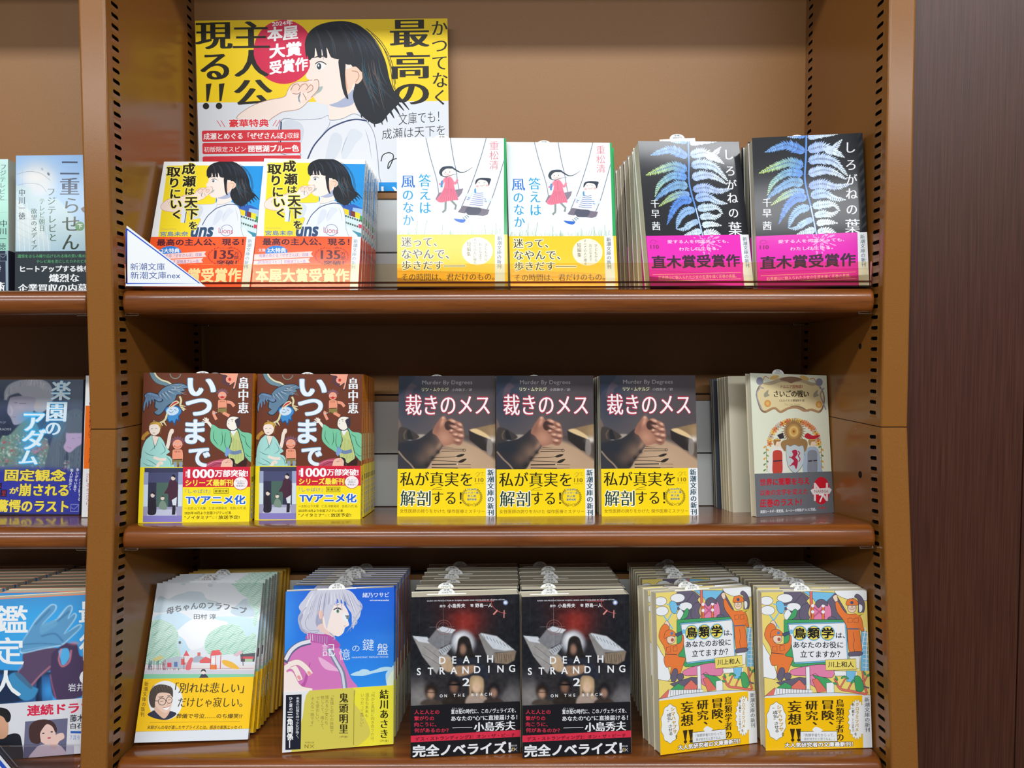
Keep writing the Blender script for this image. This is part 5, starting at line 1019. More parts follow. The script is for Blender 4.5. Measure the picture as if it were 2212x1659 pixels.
    Bn.ring(278, 1165, 32, 30, 5, '#2c2824'); Bn.ring(340, 1152, 24, 28, 5, '#2c2824'); Bn.line([(310, 1160), (318, 1157)], 4, '#2c2824'); Bn.line([(246, 1160), (212, 1158)], 5, '#2c2824'); Bn.line([(262, 1165), (290, 1160)], 4, '#3a2c24', True); Bn.line([(330, 1152), (350, 1148)], 4, '#3a2c24'); Bn.line([(250, 1128), (290, 1122)], 6, '#4c4038'); Bn.line([(322, 1118), (350, 1114)], 6, '#4c4038'); Bn.sp([(285, 1218), (320, 1215), (345, 1202), (330, 1230), (305, 1236)], '#fafafa'); Bn.line([(283, 1216), (315, 1214), (348, 1200)], 4, '#a85c50', True); Bn.line([(318, 1165), (330, 1192), (312, 1196)], 4, '#d09c84', True)
    k = dict(st='m', res=3, shear=.149)
    Bn.text('「別れは悲しい」', 385, 1003, 970, 1092, '#3a2c08', **k); Bn.text('だけじゃ寂しい。', 410, 1128, 960, 1212, '#3a2c08', **k); Bn.text('葬儀で号泣……のち爆笑!?', 398, 1268, 960, 1308, '#3a2c08', 'b', shear=.149)
    Bn.line([(170, 1345), (945, 1335)], 2.5, '#8a6a10'); Bn.text('末期がんの母が遺したサプライズとは。感涙の家族エッセイ!', 148, 1370, 955, 1402, '#4a380c', 'b', shear=.149, slope=-2); Bn.vtext(SHIN, 128, 992, 166, 1296, '#4a380c', 'm', drift=-42)
    S_ = spine_art(.009, h); S_.rect(0, 0, 100, 1000, '#dfe4e6'); S_.vtext('母ちゃんのフラフープ', 28, 60, 76, 440, '#4a555e', 'n'); S_.vtext('田村淳', 30, 500, 72, 600, '#5a656e', 'n')
    BS = spine_art(.009, h, clip=(0, vb, 1, 1)); BS.rect(0, 0, 100, 1000, '#ffcb05'); BS.rect(20, 680, 75, 800, '#f4f2e4'); BS.vtext('感涙の家族エッセイ', 22, 690, 74, 960, '#4a380c', 'n')
    mk = lambda lo, slip: make_book('paperback', w, h, .009, A, '#e4e8ea', '#dfe4e6', S_, Bn, vb, '#ffcb05', BS, '#ffcb05', slip=slip, slip_x=-.01, price='737円')
    o = mk(None, False); s_ = mk(None, True)
    # the front copy's band has ridden up: shorten its wrap so the white foot of the cover shows
    me = [c for c in o.children if c.name.startswith('paper_band')][0].data
    z = np.zeros(len(me.vertices) * 3); me.vertices.foreach_get('co', z); z = z.reshape(-1, 3); z[:, 2] = np.maximum(z[:, 2], h * (1 - vb1)); me.vertices.foreach_set('co', z.ravel())
    return o, s_
# --- blue sky cover with a silver-haired figure in a pink track top
def kioku():
    w, h = .105, .1501; A, Bn, vb = pair('kioku', (580, 1200, 3.616), w, h, 1035, 550)
    A.canvas(60, 60, '#1f64dc', 0, vb + .02); A.ggrad(0, 300, 0, 1050, '#2f9af4', 0, .9); A.gblob(200, 330, 150, 200, '#3d86ea', .6); A.gblob(900, 650, 200, 60, '#3c8ef0', .5); A.gblob(140, 500, 80, 260, '#46a0f4', .7); A.paint()
    for p in ([(640, 930), (700, 900), (760, 905), (830, 890), (880, 870), (940, 865), (975, 880), (900, 900), (820, 915), (740, 935)], [(915, 950), (920, 910), (950, 880), (990, 860), (990, 1050), (930, 1020)], [(700, 915), (730, 885), (780, 890), (790, 915)]): A.sp(p, '#bfe3f6')
    A.sp([(925, 980), (950, 920), (990, 890), (990, 1060), (930, 1040)], '#e4efd8')
    hv, hs, sk, pk, pd = '#d3d3e2', '#a9abc6', '#fcebe4', '#da7cc0', '#c05aa8'
    A.sp([(280, 370), (245, 500), (250, 570), (300, 610), (380, 600), (430, 560), (400, 400)], hs); A.sp([(390, 540), (400, 620), (480, 640), (540, 600), (520, 520)], '#f0cfc8')
    A.sp([(120, 860), (150, 760), (220, 690), (300, 655), (420, 650), (540, 690), (590, 830), (640, 950), (665, 1060), (110, 1080)], pk); A.sp([(300, 660), (305, 610), (340, 592), (480, 620), (560, 690), (530, 720), (440, 690)], pd)
    for i in range(9): A.line([(308 + i * 19, 606 + i * 3), (312 + i * 18, 655 + i * 4)], 6, '#d9d5e4' if i < 3 else '#b59ac0')
    A.line([(130, 830), (170, 750), (240, 695), (330, 668)], 46, '#5c6488', True); A.line([(135, 812), (178, 738), (245, 688), (330, 665)], 28, '#e8e6f0', True)
    A.sp([(390, 790), (470, 830), (560, 900), (540, 900), (440, 880)], '#f0b8dc'); A.line([(470, 720), (530, 830), (580, 920), (598, 1050)], 40, '#7c84a0', True); A.line([(472, 725), (530, 828), (576, 920), (594, 1050)], 20, '#d4dce8', True)
    A.sp([(300, 900), (330, 830), (300, 980), (270, 1010)], pd); A.sp([(200, 1060), (260, 1000), (300, 960), (280, 1030), (240, 1070)], pd)
    A.sp([(520, 380), (570, 370), (610, 410), (632, 470), (622, 500), (630, 540), (600, 560), (585, 600), (545, 628), (500, 605), (440, 560), (430, 470)], sk); A.sp([(590, 440), (625, 470), (620, 500), (600, 510), (575, 480)], '#eef6f8')
    A.sp([(395, 470), (385, 440), (410, 420), (430, 440), (425, 480), (410, 495)], '#f3c4b4'); A.line([(418, 490), (425, 530)], 5, '#d8b070')
    A.ell(540, 428, 26, 18, '#f4f6f4'); A.ell(542, 428, 13, 16, '#8fa890'); A.line([(512, 418), (540, 405), (570, 414)], 6, '#5a5060', True); A.ell(620, 482, 12, 13, '#7a8a88'); A.line([(600, 470), (632, 468)], 5, '#5a5060'); A.line([(590, 548), (604, 546)], 4, '#b86a68'); A.line([(522, 386), (558, 380)], 4, '#8a7a88')
    A.sp([(240, 400), (290, 330), (345, 268), (450, 250), (560, 255), (640, 275), (690, 330), (720, 400), (715, 470), (680, 520), (662, 570), (652, 520), (650, 455), (632, 425), (612, 390), (598, 345), (585, 392), (572, 340), (556, 385), (540, 335), (515, 385), (492, 440), (470, 520), (455, 570), (440, 500), (425, 430), (390, 430), (370, 520), (400, 580), (440, 610), (360, 605), (290, 590), (255, 520), (275, 460)], hv)
    A.ell(540, 432, 24, 17, '#f4f6f4'); A.ell(543, 432, 12, 15, '#7f9c84'); A.ell(543, 430, 5, 7, '#2c3430'); A.line([(510, 422), (538, 410), (572, 420)], 7, '#4a4050', True); A.ell(618, 482, 10, 13, '#7a8a88'); A.line([(600, 468), (630, 468)], 6, '#4a4050')
    rs = random.Random(5)
    for i in range(30):
        t = rs.random(); x0 = 340 + 300 * t; y0 = 275 + 20 * rs.random(); sx = -90 + 170 * t; A.line([(x0, y0), (x0 + sx * .5, y0 + 80), (x0 + sx, y0 + (190 if t < .4 else 95 if t < .85 else 150) + 50 * rs.random())], 5, rs.choice([hs, '#8f92b4', '#f0f0f8', '#b9bad0']), True, 'both')
    for p in (((700, 350), (730, 400), (690, 470), (650, 540), (640, 590)), ((660, 470), (690, 520), (640, 560), (610, 600)), ((300, 400), (240, 480), (260, 560), (340, 600), (400, 590)), ((330, 440), (290, 520), (320, 580), (400, 580)), ((690, 380), (735, 405)), ((480, 600), (520, 640), (500, 660))): A.line(p, 14, hv, True, 'end'); A.line(p, 3, '#8f92b4', True)
    for p in (((110, 900), (160, 860), (210, 880), (250, 970)), ((160, 850), (230, 830), (290, 870), (330, 925)), ((120, 900), (140, 950), (155, 985)), ((120, 1040), (200, 1010), (260, 1040), (340, 1055))): A.line(p, 48, '#c98a98', True, 'end' if len(p) == 3 else None); A.line(p, 40, sk, True)
    for x, y, a in ((320, 915, 50), (240, 950, 60), (152, 975, 70)): A.ell(x, y, 20, 13, '#f2a0a4', 12, a)
    A.sp([(100, 960), (180, 900), (240, 1000), (300, 1060), (100, 1090)], sk)
    A.text('緒乃ワサビ', 736, 288, 940, 326, '#f4f8fc', 'm', slope=-3); A.text('onowasabi', 792, 340, 940, 352, '#dfe9f6', 'b')
    for c, x, y, e in (('記', 422, 682, 98), ('憶', 552, 725, 86), ('の', 655, 700, 56), ('鍵', 735, 648, 88), ('盤', 848, 682, 86)): A.text(c, x, y, x + e, y + e * (.78 if c == 'の' else 1.02), '#f2f8fc', 'l', res=4)
    A.text('HARMONIC REFLECTIONS', 652, 786, 935, 800, '#dfe9f6', 'n', slope=-6)
    Bn.rect(90, 900, 1100, 1700, '#f2e83e'); Bn.poly([(90, 900), (340, 1000), (180, 1560), (90, 1700)], '#eceef0'); Bn.sp([(330, 1040), (660, 1030), (665, 1140), (740, 1240), (795, 1380), (730, 1460), (640, 1500), (190, 1600), (260, 1300)], '#dccf58')
    Bn.poly([(137, 1085), (260, 1080), (250, 1512), (130, 1518)], '#1b2030'); Bn.vtext('未来の記憶を持つ少女が導く、', 215, 1098, 243, 1440, '#eef0f4', 'n', drift=-6); Bn.vtext('ひと夏の', 160, 1098, 190, 1210, '#eef0f4', 'b'); Bn.vtext('三角関係―', 144, 1210, 194, 1500, '#ffffff', 'h', drift=-2)
    Bn.vtext('鬼頭明里', 552, 1066, 624, 1392, '#3a3210', 'M', drift=-2, res=3); Bn.text('（声優）', 555, 1405, 620, 1422, '#5a5010'); Bn.vtext('結川あさき', 868, 1040, 940, 1428, '#2c2808', 'M', drift=-2, res=3); Bn.text('（声優）', 870, 1436, 938, 1454, '#5a5010')
    for s_, x, y0, y1 in (('「友情と恋心の狭間で', 498, 1070, 1388), ('揺れる少女たち', 458, 1085, 1320), ('眩しくて、痛くて、', 424, 1090, 1372), ('でも愛おしい。', 386, 1096, 1310), ('そんな一冊です」', 346, 1100, 1350), ('「何かと真剣に向き合うのは、', 816, 1042, 1468), ('過去も未来も', 772, 1066, 1262), ('いつだって苦しい」', 734, 1070, 1350)): Bn.vtext(s_, x - 15, y0, x + 15, y1, '#6a6230', 'l', drift=-6)
    Bn.line([(670, 1050), (664, 1480)], 4, '#7a7020'); Bn.text('新潮文庫', 285, 1452, 355, 1466, '#6a6020'); Bn.text('N', 282, 1474, 310, 1504, '#6a6020'); Bn.line([(312, 1474), (332, 1489), (312, 1504), (312, 1474)], 4, '#d8a820'); Bn.line([(325, 1474), (355, 1504)], 3, '#6a6020'); Bn.line([(355, 1474), (325, 1504)], 3, '#6a6020')
    S_ = spine_art(.011, h); S_.rect(0, 0, 100, 1000, '#eceff2'); S_.rect(0, 45, 100, 700, '#e8920e')
    for i in range(18): S_.rect(0, 380 + i * 18, 100, 400 + i * 18, np.array([.91 - i * .012, .56 - i * .02, .06 + i * .02]))
    S_.vtext('記憶の鍵盤', 30, 90, 80, 330, '#6a3a08', 'n')
    BS = spine_art(.011, h, clip=(0, vb, 1, 1)); BS.rect(0, 0, 100, 1000, '#dfe0d6'); BS.vtext('緒乃ワサビ', 30, 740, 80, 920, '#4a4a4a', 'n')
    return make_book('paperback', w, h, .011, A, '#f0f2f4', '#eceff2', S_, Bn, vb, '#eceef0', BS, '#dfe0d6', slip_x=-.004, price='693円')
# --- dark cover with pale machines (plain stand-in picture)
def death():
    w, h = .104, .1502; A, Bn, vb = pair('death1', (860, 1200, 3.614), w, h, 1148, 520)
    A.canvas(165, 170, '#191b22', 0, vb + .01); A.gblob(520, 480, 170, 150, '#7a2420', .95); A.gblob(520, 560, 90, 160, '#a33428', .6); A.gblob(420, 430, 40, 16, '#451414', .8); A.gblob(620, 430, 40, 16, '#451414', .8); A.gblob(520, 380, 240, 60, '#3a1a1e', .7)
    A.ggrad(0, 850, 0, 1160, '#8c8580', 0, .55); A.gblob(170, 1080, 110, 110, '#a9a4a2', .7); A.gblob(900, 1090, 120, 90, '#8d8a8c', .6); A.gblob(520, 1000, 240, 110, '#3c2c28', .8)
    A.gpoly([(240, 610), (300, 560), (700, 700), (860, 900), (740, 1140), (300, 1140), (200, 900)], '#2b2a2e', 24, .8)
    A.gpoly([(115, 625), (240, 640), (330, 720), (430, 800), (330, 850), (300, 920), (190, 780)], '#a4a09e', 4, .95, smooth=False); A.gpoly([(115, 622), (230, 630), (245, 680), (160, 665)], '#dce2ea', 3, .9, smooth=False)
    A.gpoly([(228, 660), (300, 570), (430, 580), (400, 680), (310, 725)], '#7f7f84', 4, 1, smooth=False); A.gpoly([(300, 570), (345, 548), (450, 572), (420, 600), (340, 592)], '#d2d8e0', 3, 1, smooth=False)
    A.gpoly([(310, 735), (400, 685), (430, 690), (370, 770), (345, 765)], '#c3c9d0', 3, .9, smooth=False)
    for i in range(7): A.gline([(318 + i * 14, 742 - i * 9), (335 + i * 14, 765 - i * 9)], 4, '#33343a', .8, 2, False)
    A.gpoly([(625, 610), (650, 595), (770, 620), (920, 740), (755, 750), (740, 830), (690, 770)], '#8c8a88', 4, 1, smooth=False); A.gpoly([(640, 600), (765, 622), (905, 728), (830, 735), (740, 720)], '#cdd3da', 4, 1, smooth=False); A.gpoly([(750, 755), (920, 738), (905, 810), (850, 840), (750, 830)], '#8a7866', 4, 1, smooth=False)
    A.gblob(505, 680, 100, 104, '#6a6c74', 1, 0, 8); A.gblob(505, 670, 88, 90, '#d9dbe2', .95, 0, 6); A.gblob(480, 640, 40, 36, '#f6f8fa', .8)
    # group of plain muffled figures
    A.gpoly([(455, 740), (470, 650), (510, 622), (555, 645), (580, 740), (600, 820), (560, 900), (470, 880), (430, 820)], '#221d1c', 6); A.gblob(505, 725, 28, 44, '#a37c68', .95, 0, 4); A.gpoly([(440, 790), (520, 800), (600, 790), (680, 860), (690, 960), (430, 960), (400, 860)], '#262b38', 10, .9)
    A.gpoly([(330, 800), (380, 780), (420, 820), (430, 890), (380, 900), (335, 860)], '#c6a888', 7, .95); A.gpoly([(440, 860), (520, 850), (600, 850), (590, 900), (520, 930), (450, 930)], '#b08a6a', 10, .9)
    for x, y, hc, fc, bc, s_ in ((255, 1060, '#241a16', '#c29a80', '#4a4038', 1), (435, 1010, '#17151a', '#8a6450', '#2c2420', 1.15), (612, 1010, '#d0b48c', '#e0bca0', '#a89488', 1.1), (745, 1050, '#17151a', '#a8806c', '#3c302c', 1)):
        A.gpoly([(x - 75 * s_, 1160), (x - 50 * s_, y + 62 * s_), (x + 50 * s_, y + 62 * s_), (x + 78 * s_, 1160)], bc, 10); A.gblob(x, y - 6, 48 * s_, 62 * s_, hc, 1, 0, 5); A.gblob(x, y + 14, 31 * s_, 40 * s_, fc, .95, 0, 4)
    A.gline([(225, 1062), (290, 1062)], 5, '#1c1818', .8); A.gline([(395, 1000), (480, 1000)], 14, '#0e0e12', .9); A.gpoly([(560, 950), (610, 930), (665, 960), (660, 1100), (640, 1100), (645, 1000), (600, 960), (575, 1000), (570, 1090), (555, 1090)], '#c8a880', 6, .8)
    A.gnoise(.018, 4, 2); A.paint()
    for x, y0, y1 in ((170, 330, 700), (690, 330, 600), (905, 330, 640), (790, 520, 600)): A.line([(x, y0), (x, y1)], 2.5, '#5a5a62', False, 'both')
    A.line([(352, 330), (352, 730)], 4, '#d8dce4', False, 'both'); A.line([(245, 553), (440, 550)], 4, '#d8dce4', False, 'both'); A.ring(356, 555, 58, 56, 3, '#a06058'); A.ring(356, 555, 40, 38, 3, '#8a5048')
    A.ell(834, 362, 20, 20, '#7a8cb8'); A.ell(834, 362, 12, 12, '#e4eaf8'); A.line([(725, 330), (730, 385), (780, 430), (840, 445)], 4, '#c05a58', True); A.line([(740, 455), (772, 420)], 12, '#d88a80'); A.line([(824, 420), (822, 480)], 8, '#d88a80'); A.line([(615, 352), (745, 350)], 7, '#a85050')
    rs = random.Random(3)
    for i in range(9): x = 660 + i * 26; A.line([(x, 612 + i * 10), (x + 18, 640 + i * 10)], 3, '#5a5c64')
    for i in range(7): A.line([(770 + i * 18, 755 + rs.random() * 10), (775 + i * 18 + rs.uniform(-8, 8), 825)], 3, '#4a4038')
    for a, b in (((190, 760), (330, 850)), ((200, 700), (330, 800))): A.line([a, b], 3, '#5a5a60')
    A.text('BASED ON PRODUCTION BY KOJIMA HIDEO AND NOVELIZED BY NOJIMA HITORI', 228, 348, 828, 360, '#d6d8dc', 'b', slope=-14)
    A.text('原作', 325, 382, 370, 402, '#e2e4e8', 'b', slope=-1); A.text('小島秀夫', 387, 374, 522, 405, '#f2f4f6', 'b', slope=-3); A.text('著', 562, 374, 586, 396, '#e2e4e8', 'b'); A.text('野島一人', 600, 370, 730, 401, '#f2f4f6', 'b', slope=-3)
    def spread(s_, x0, x1, y0, y1, dy, st):
        n = len(s_)
        for i, c in enumerate(s_):
            if c == ' ': continue
            v, _t = glyph(c, 0, 3); wd = (v[:, 0].max() - v[:, 0].min()) * (y1 - y0) / .73; cx_ = x0 + (x1 - x0) * (i / (n - 1) if n > 1 else .5); A.text(c, cx_ - wd / 2, y0 + dy * i / max(1, n - 1), cx_ + wd / 2, y1 + dy * i / max(1, n - 1), '#f4f6f8', st, res=4)
    spread('DEATH', 345, 716, 783, 838, -12, 'b'); spread('STRANDING', 162, 888, 872, 926, -26, 'b'); A.text('2', 503, 950, 556, 1010, '#f4f6f8', 'b', res=4); spread('ON THE BEACH', 335, 720, 1078, 1100, -14, 'b')
    Bn.rect(60, 1000, 1100, 1800, '#17171d'); rd = '#e0304c'
    for s_, y, x1 in (('人と人との', 1197, 320), ('繋がりの', 1247, 278), ('向こうに、', 1295, 296), ('何があるのか？', 1342, 392)): Bn.text(s_, 125, y, x1, y + 34, rd, 'b')
    Bn.text('ポストコロナ', 418, 1180, 508, 1190, '#e8eaec'); Bn.text('置き配の時代に、このノヴェライズを、', 413, 1194, 920, 1230, '#f0f2f4', 'b', slope=-12); Bn.text('あなたの“心”に直接届ける！', 413, 1247, 930, 1286, '#f0f2f4', 'b', slope=-12); Bn.line([(422, 1340), (578, 1335)], 4, '#f0f2f4'); Bn.text('小島秀夫', 592, 1297, 915, 1370, '#f4f6f8', 'M', slope=-14, res=3)
    Bn.poly([(60, 1404), (960, 1356), (960, 1410), (60, 1456)], rd); Bn.text('デス・ストランディング2：オン・ザ・ビーチ', 132, 1414, 915, 1444, '#3a0a14', 'b', slope=-34)
    Bn.text('完全ノベライズ！', 112, 1478, 880, 1570, '#f2f4f6', 'x', slope=-30, res=3); Bn.text('新潮文庫', 866, 1476, 930, 1490, '#d8dade', slope=-2); Bn.text('N', 868, 1500, 892, 1526, '#d8dade'); Bn.line([(893, 1498), (912, 1511), (893, 1524), (893, 1498)], 4, '#e8c060'); Bn.line([(905, 1496), (932, 1524)], 3, '#d8dade'); Bn.line([(932, 1496), (905, 1524)], 3, '#d8dade')
    S_ = spine_art(.022, h); S_.rect(0, 0, 100, 1000, '#f0eee0'); S_.rect(0, 50, 20, 700, '#f0980c'); S_.rect(0, 560, 20, 700, '#d87a9a')
    BS = spine_art(.022, h, clip=(0, vb, 1, 1)); BS.rect(0, 0, 100, 1000, '#17171d')
    return make_book('paperback', w, h, .022, A, '#191b22', '#ecead8', S_, Bn, vb, '#17171d', BS, '#e8e6da', slip_x=-.018, price='1045円', back_col='#ecead8')
# --- busy illustrated cover with people in orange overalls
def tori():
    w, h = .1045, .1504; A, Bn, vb = pair('tori2', (1610, 1200, 3.613), w, h, 1100, 560)
    ye, pu, pi, gr, bl, orr, ol, wh, rd_ = '#f2dc78', '#6c6478', '#e887ae', '#4aa868', '#7cc4ea', '#ee7f3e', '#2c3444', '#f2f4f6', '#e87868'
    def O(p, c, sm=True, o=4):
        q = cat_rom(p, 4) if sm else np.array(p, float); A.poly(q, c); A.line(np.r_[q, q[:1]], 3, ol)
    A.rect(100, 240, 1100, 1700, ye); O([(300, 250), (450, 290), (500, 330), (450, 380), (370, 460), (300, 420)], pu, False)
    O([(445, 280), (700, 290), (590, 440), (530, 340)], bl, False); O([(340, 420), (440, 300), (500, 390), (480, 500), (330, 510)], pu, False); O([(590, 400), (700, 290), (790, 440), (780, 510), (600, 510)], pu, False)
    O([(700, 290), (720, 270), (940, 270), (945, 350), (860, 330), (800, 340), (740, 320)], wh)
    for x, y, rx, ry in ((308, 335, 62, 36), (165, 355, 52, 36), (175, 430, 56, 38), (375, 402, 58, 34)): A.ell(x, y, rx, ry, ol); A.ell(x, y, rx - 3, ry - 3, wh)
    O([(240, 370), (268, 355), (300, 380), (305, 430), (280, 455), (250, 430)], bl)
    for p in (((290, 440), (330, 500)), ((260, 450), (200, 540)), ((245, 385), (215, 380)), ((300, 400), (330, 395))): A.line(p, 9, bl)
    A.line([(190, 465), (265, 570)], 10, bl); O([(330, 420), (300, 470), (330, 520), (370, 480)], wh)
    O([(500, 280), (520, 280), (530, 500), (505, 500)], rd_, False); O([(540, 380), (640, 370), (670, 440), (650, 500), (520, 500)], pi); A.line([(530, 400), (620, 480)], 12, '#c86088'); A.line([(620, 400), (530, 480)], 12, '#c86088')
    for x in (524, 606): O([(x - 9, 385), (x + 9, 385), (x + 9, 500), (x - 9, 500)], orr, False); [A.ell(x, y, 12, 13, wh) for y in (392, 440)]
    O([(425, 490), (422, 430), (450, 385), (485, 375), (500, 395), (490, 450), (500, 490), (460, 505)], pu); O([(545, 380), (560, 350), (600, 340), (635, 365), (640, 395), (600, 380), (570, 410)], pu); O([(640, 490), (670, 475), (705, 490), (700, 510), (650, 512)], pu)
    O([(330, 500), (350, 470), (370, 430), (392, 418), (402, 440), (390, 480), (350, 505)], gr)
    O([(300, 502), (500, 500), (770, 500), (800, 520), (800, 560), (790, 860), (500, 870), (375, 868), (300, 820)], gr, False); O([(325, 530), (785, 515), (805, 820), (600, 835), (385, 845)], bl, False); O([(335, 540), (775, 525), (795, 810), (380, 835)], '#f0f2f5', False)
    for c, x in (('鳥', 425), ('類', 532), ('学', 641)): A.ell(x, 606, 58, 60, bl); A.ell(x, 606, 52, 54, ol); A.ell(x, 606, 50, 52, '#f4e060'); A.text(c, x - 44, 566, x + 44, 645, '#1c1c20', 'h', res=3)
    A.text('は、', 706, 602, 775, 645, '#222a38', 'b'); A.text('あなたのお役に', 374, 672, 762, 722, '#222a38', 'b', res=3); A.text('立てますか？', 428, 743, 738, 795, '#222a38', 'b', res=3)
    # left figure
    O([(130, 680), (165, 740), (200, 800), (245, 950), (140, 955), (130, 800)], wh); O([(190, 540), (215, 505), (240, 540), (230, 600), (200, 590)], '#f6d8c0')
    O([(165, 560), (200, 530), (235, 560), (220, 640), (240, 690), (330, 680), (345, 620), (358, 640), (352, 720), (310, 780), (370, 800), (350, 860), (320, 930), (290, 920), (280, 960), (245, 920), (250, 860), (210, 860), (190, 800), (205, 760), (190, 700), (150, 630)], orr); A.line([(200, 760), (300, 770)], 5, ol); O([(212, 710), (245, 706), (248, 745), (214, 748)], orr, False); O([(268, 704), (300, 700), (304, 740), (270, 744)], orr, False)
    A.ell(250, 650, 36, 36, ol); A.ell(250, 650, 33, 33, '#f6d8c0'); A.ell(262, 655, 13, 14, '#b06050'); O([(195, 640), (205, 590), (245, 575), (285, 600), (290, 628), (240, 625)], orr); A.ell(258, 605, 12, 12, '#5a84b0'); O([(285, 610), (350, 590), (370, 600), (300, 635)], '#4a5a78', False); A.ell(358, 596, 14, 18, bl)
    O([(250, 930), (270, 880), (300, 880), (308, 920), (290, 970), (262, 975), (248, 955)], pu); O([(300, 930), (340, 915), (358, 950), (320, 975)], pu)
    # right figure
    O([(905, 590), (945, 590), (965, 900), (900, 900)], bl, False)
    for i in range(9): A.line([(915, 600 + i * 34), (960, 604 + i * 34)], 4, wh)
    A.line([(938, 560), (880, 900)], 6, wh); A.line([(950, 600), (940, 900)], 6, wh)
    O([(880, 400), (875, 340), (850, 320), (870, 298), (905, 320), (930, 370), (928, 430), (900, 465), (880, 450)], pu); O([(885, 380), (912, 390), (910, 430), (888, 440)], wh)
    O([(682, 330), (690, 310), (712, 308), (720, 350), (705, 365)], '#f6d8c0'); O([(700, 370), (722, 360), (760, 420), (800, 455), (870, 455), (905, 490), (920, 560), (925, 585), (905, 590), (890, 570), (900, 660), (905, 750), (820, 760), (800, 680), (790, 560), (760, 500), (715, 440)], orr); A.line([(795, 572), (885, 572)], 10, '#6a6a80'); A.line([(840, 600), (850, 660), (840, 700), (852, 750)], 3, ol)
    for x in (798, 846): O([(x, 490), (x + 34, 486), (x + 36, 520), (x + 2, 524)], orr, False)
    A.ell(830, 405, 36, 42, ol); A.ell(830, 405, 33, 39, '#f6d8c0'); O([(785, 385), (795, 345), (830, 335), (868, 348), (880, 382), (832, 388)], orr); A.ell(830, 366, 13, 13, '#4a5a78'); A.line([(812, 420), (848, 420)], 3, '#a05040'); A.ring(815, 400, 13, 11, 3, '#777'); A.ring(846, 400, 13, 11, 3, '#777')
    O([(810, 755), (905, 750), (905, 778), (812, 785)], pu); O([(808, 788), (895, 784), (890, 880), (850, 880)], wh, False); A.ell(885, 455, 18, 10, '#e0cc50'); A.ell(912, 452, 12, 9, '#e0cc50')
    # lower part
    O([(350, 900), (440, 870), (600, 850), (690, 880), (680, 950), (600, 950), (480, 940), (370, 935)], pi); O([(145, 950), (260, 975), (330, 985), (240, 1050), (150, 1100)], ye, False); O([(240, 990), (420, 950), (520, 960), (450, 1030), (300, 1030)], pu, False); O([(250, 1030), (310, 990), (380, 1030), (260, 1080)], gr, False); O([(150, 1100), (230, 1030), (250, 1095)], rd_, False); O([(360, 1020), (420, 970), (470, 1020), (470, 1080), (350, 1080)], rd_, False)
    O([(500, 940), (545, 920), (640, 1000), (600, 1060), (510, 1010)], pi, False); O([(520, 930), (640, 960), (690, 1000), (640, 1060)], gr, False); O([(520, 970), (560, 960), (640, 1060), (560, 1070)], rd_, False)
    O([(470, 870), (500, 868), (505, 1070), (475, 1072)], wh, False); O([(235, 1035), (520, 1050), (520, 1085), (220, 1095)], wh, False); [A.line([(245 + i * 22, 1040), (245 + i * 22, 1080)], 3, ol) for i in range(12)]
    O([(150, 1098), (350, 1075), (700, 1070), (980, 1090), (980, 1120), (150, 1120)], '#dfe6ee', False); O([(690, 900), (870, 905), (870, 940), (700, 940)], wh, False); O([(785, 900), (860, 900), (850, 990), (790, 985)], bl, False); O([(630, 995), (690, 990), (692, 1070), (632, 1072)], wh, False)
    for p, wd in ((((700, 970), (740, 1040), (830, 1060), (950, 1085)), 16), (((740, 1030), (780, 960)), 10), (((800, 1050), (830, 990)), 10), (((715, 990), (690, 960)), 8), (((950, 1080), (925, 1000), (915, 900)), 14), (((925, 990), (955, 930)), 9)): A.line(p, wd + 4, ol, True); A.line(p, wd, rd_, True)
    for x, y, a in ((710, 960, 60), (760, 950, -40), (790, 955, 30), (835, 985, -60), (930, 920, 60), (960, 935, -50), (700, 1000, 20)): A.ell(x, y, 20, 9, ol, 12, a); A.ell(x, y, 18, 7, gr, 12, a)
    O([(848, 955), (868, 938), (895, 950), (920, 1000), (925, 1040), (900, 1065), (865, 1055), (855, 1010)], gr); A.line([(918, 1020), (965, 1035)], 12, pu)
    O([(622, 815), (862, 806), (866, 888), (628, 898)], '#f4e070', False); A.text('川上和人', 645, 828, 845, 872, '#2a2a30', 'b', res=3)
    Bn.rect(100, 1000, 1300, 1700, '#ffc80a'); dk = '#3c2c14'
    for s_, x, y0, y1, e in (('鳥類学者の', 735, 1118, 1450, 66), ('冒険、', 640, 1122, 1370, 104), ('研究、', 514, 1125, 1372, 100), ('妄想', 382, 1128, 1325, 108)): Bn.vtext(s_, x - e / 2, y0, x + e / 2, y1, dk, 'M', res=3)
    for x in (365, 412): Bn.poly([(x - 20, 1350), (x + 20, 1350), (x + 8, 1425), (x - 4, 1425)], dk); Bn.ell(x + 2, 1438, 13, 13, dk)
    cl = [(240 + 72 * (1 + .12 * (i % 2)) * math.cos(2 * math.pi * i / 20), 1290 + 142 * (1 + .07 * (i % 2)) * math.sin(2 * math.pi * i / 20)) for i in range(20)]; Bn.sp(cl, dk); Bn.sp([((x - 240) * .965 + 240, (y - 1290) * .98 + 1290) for x, y in cl], '#f4f6f4')
    Bn.vtext('シマハヤブサ', 240, 1165, 278, 1370, '#c89a18', 'h', drift=22); Bn.vtext('を', 280, 1375, 304, 1410, dk, 'b'); Bn.vtext('“成仏”させる', 208, 1180, 246, 1380, dk, 'b', drift=20)
    st_ = [(868 + 76 * (1 if i % 2 else .82) * math.cos(2 * math.pi * i / 40), 1280 + 165 * (1 if i % 2 else .86) * math.sin(2 * math.pi * i / 40)) for i in range(40)]; Bn.poly(st_, dk); Bn.poly([((x - 868) * .96 + 868, (y - 1280) * .98 + 1280) for x, y in st_], '#f4f6f4')
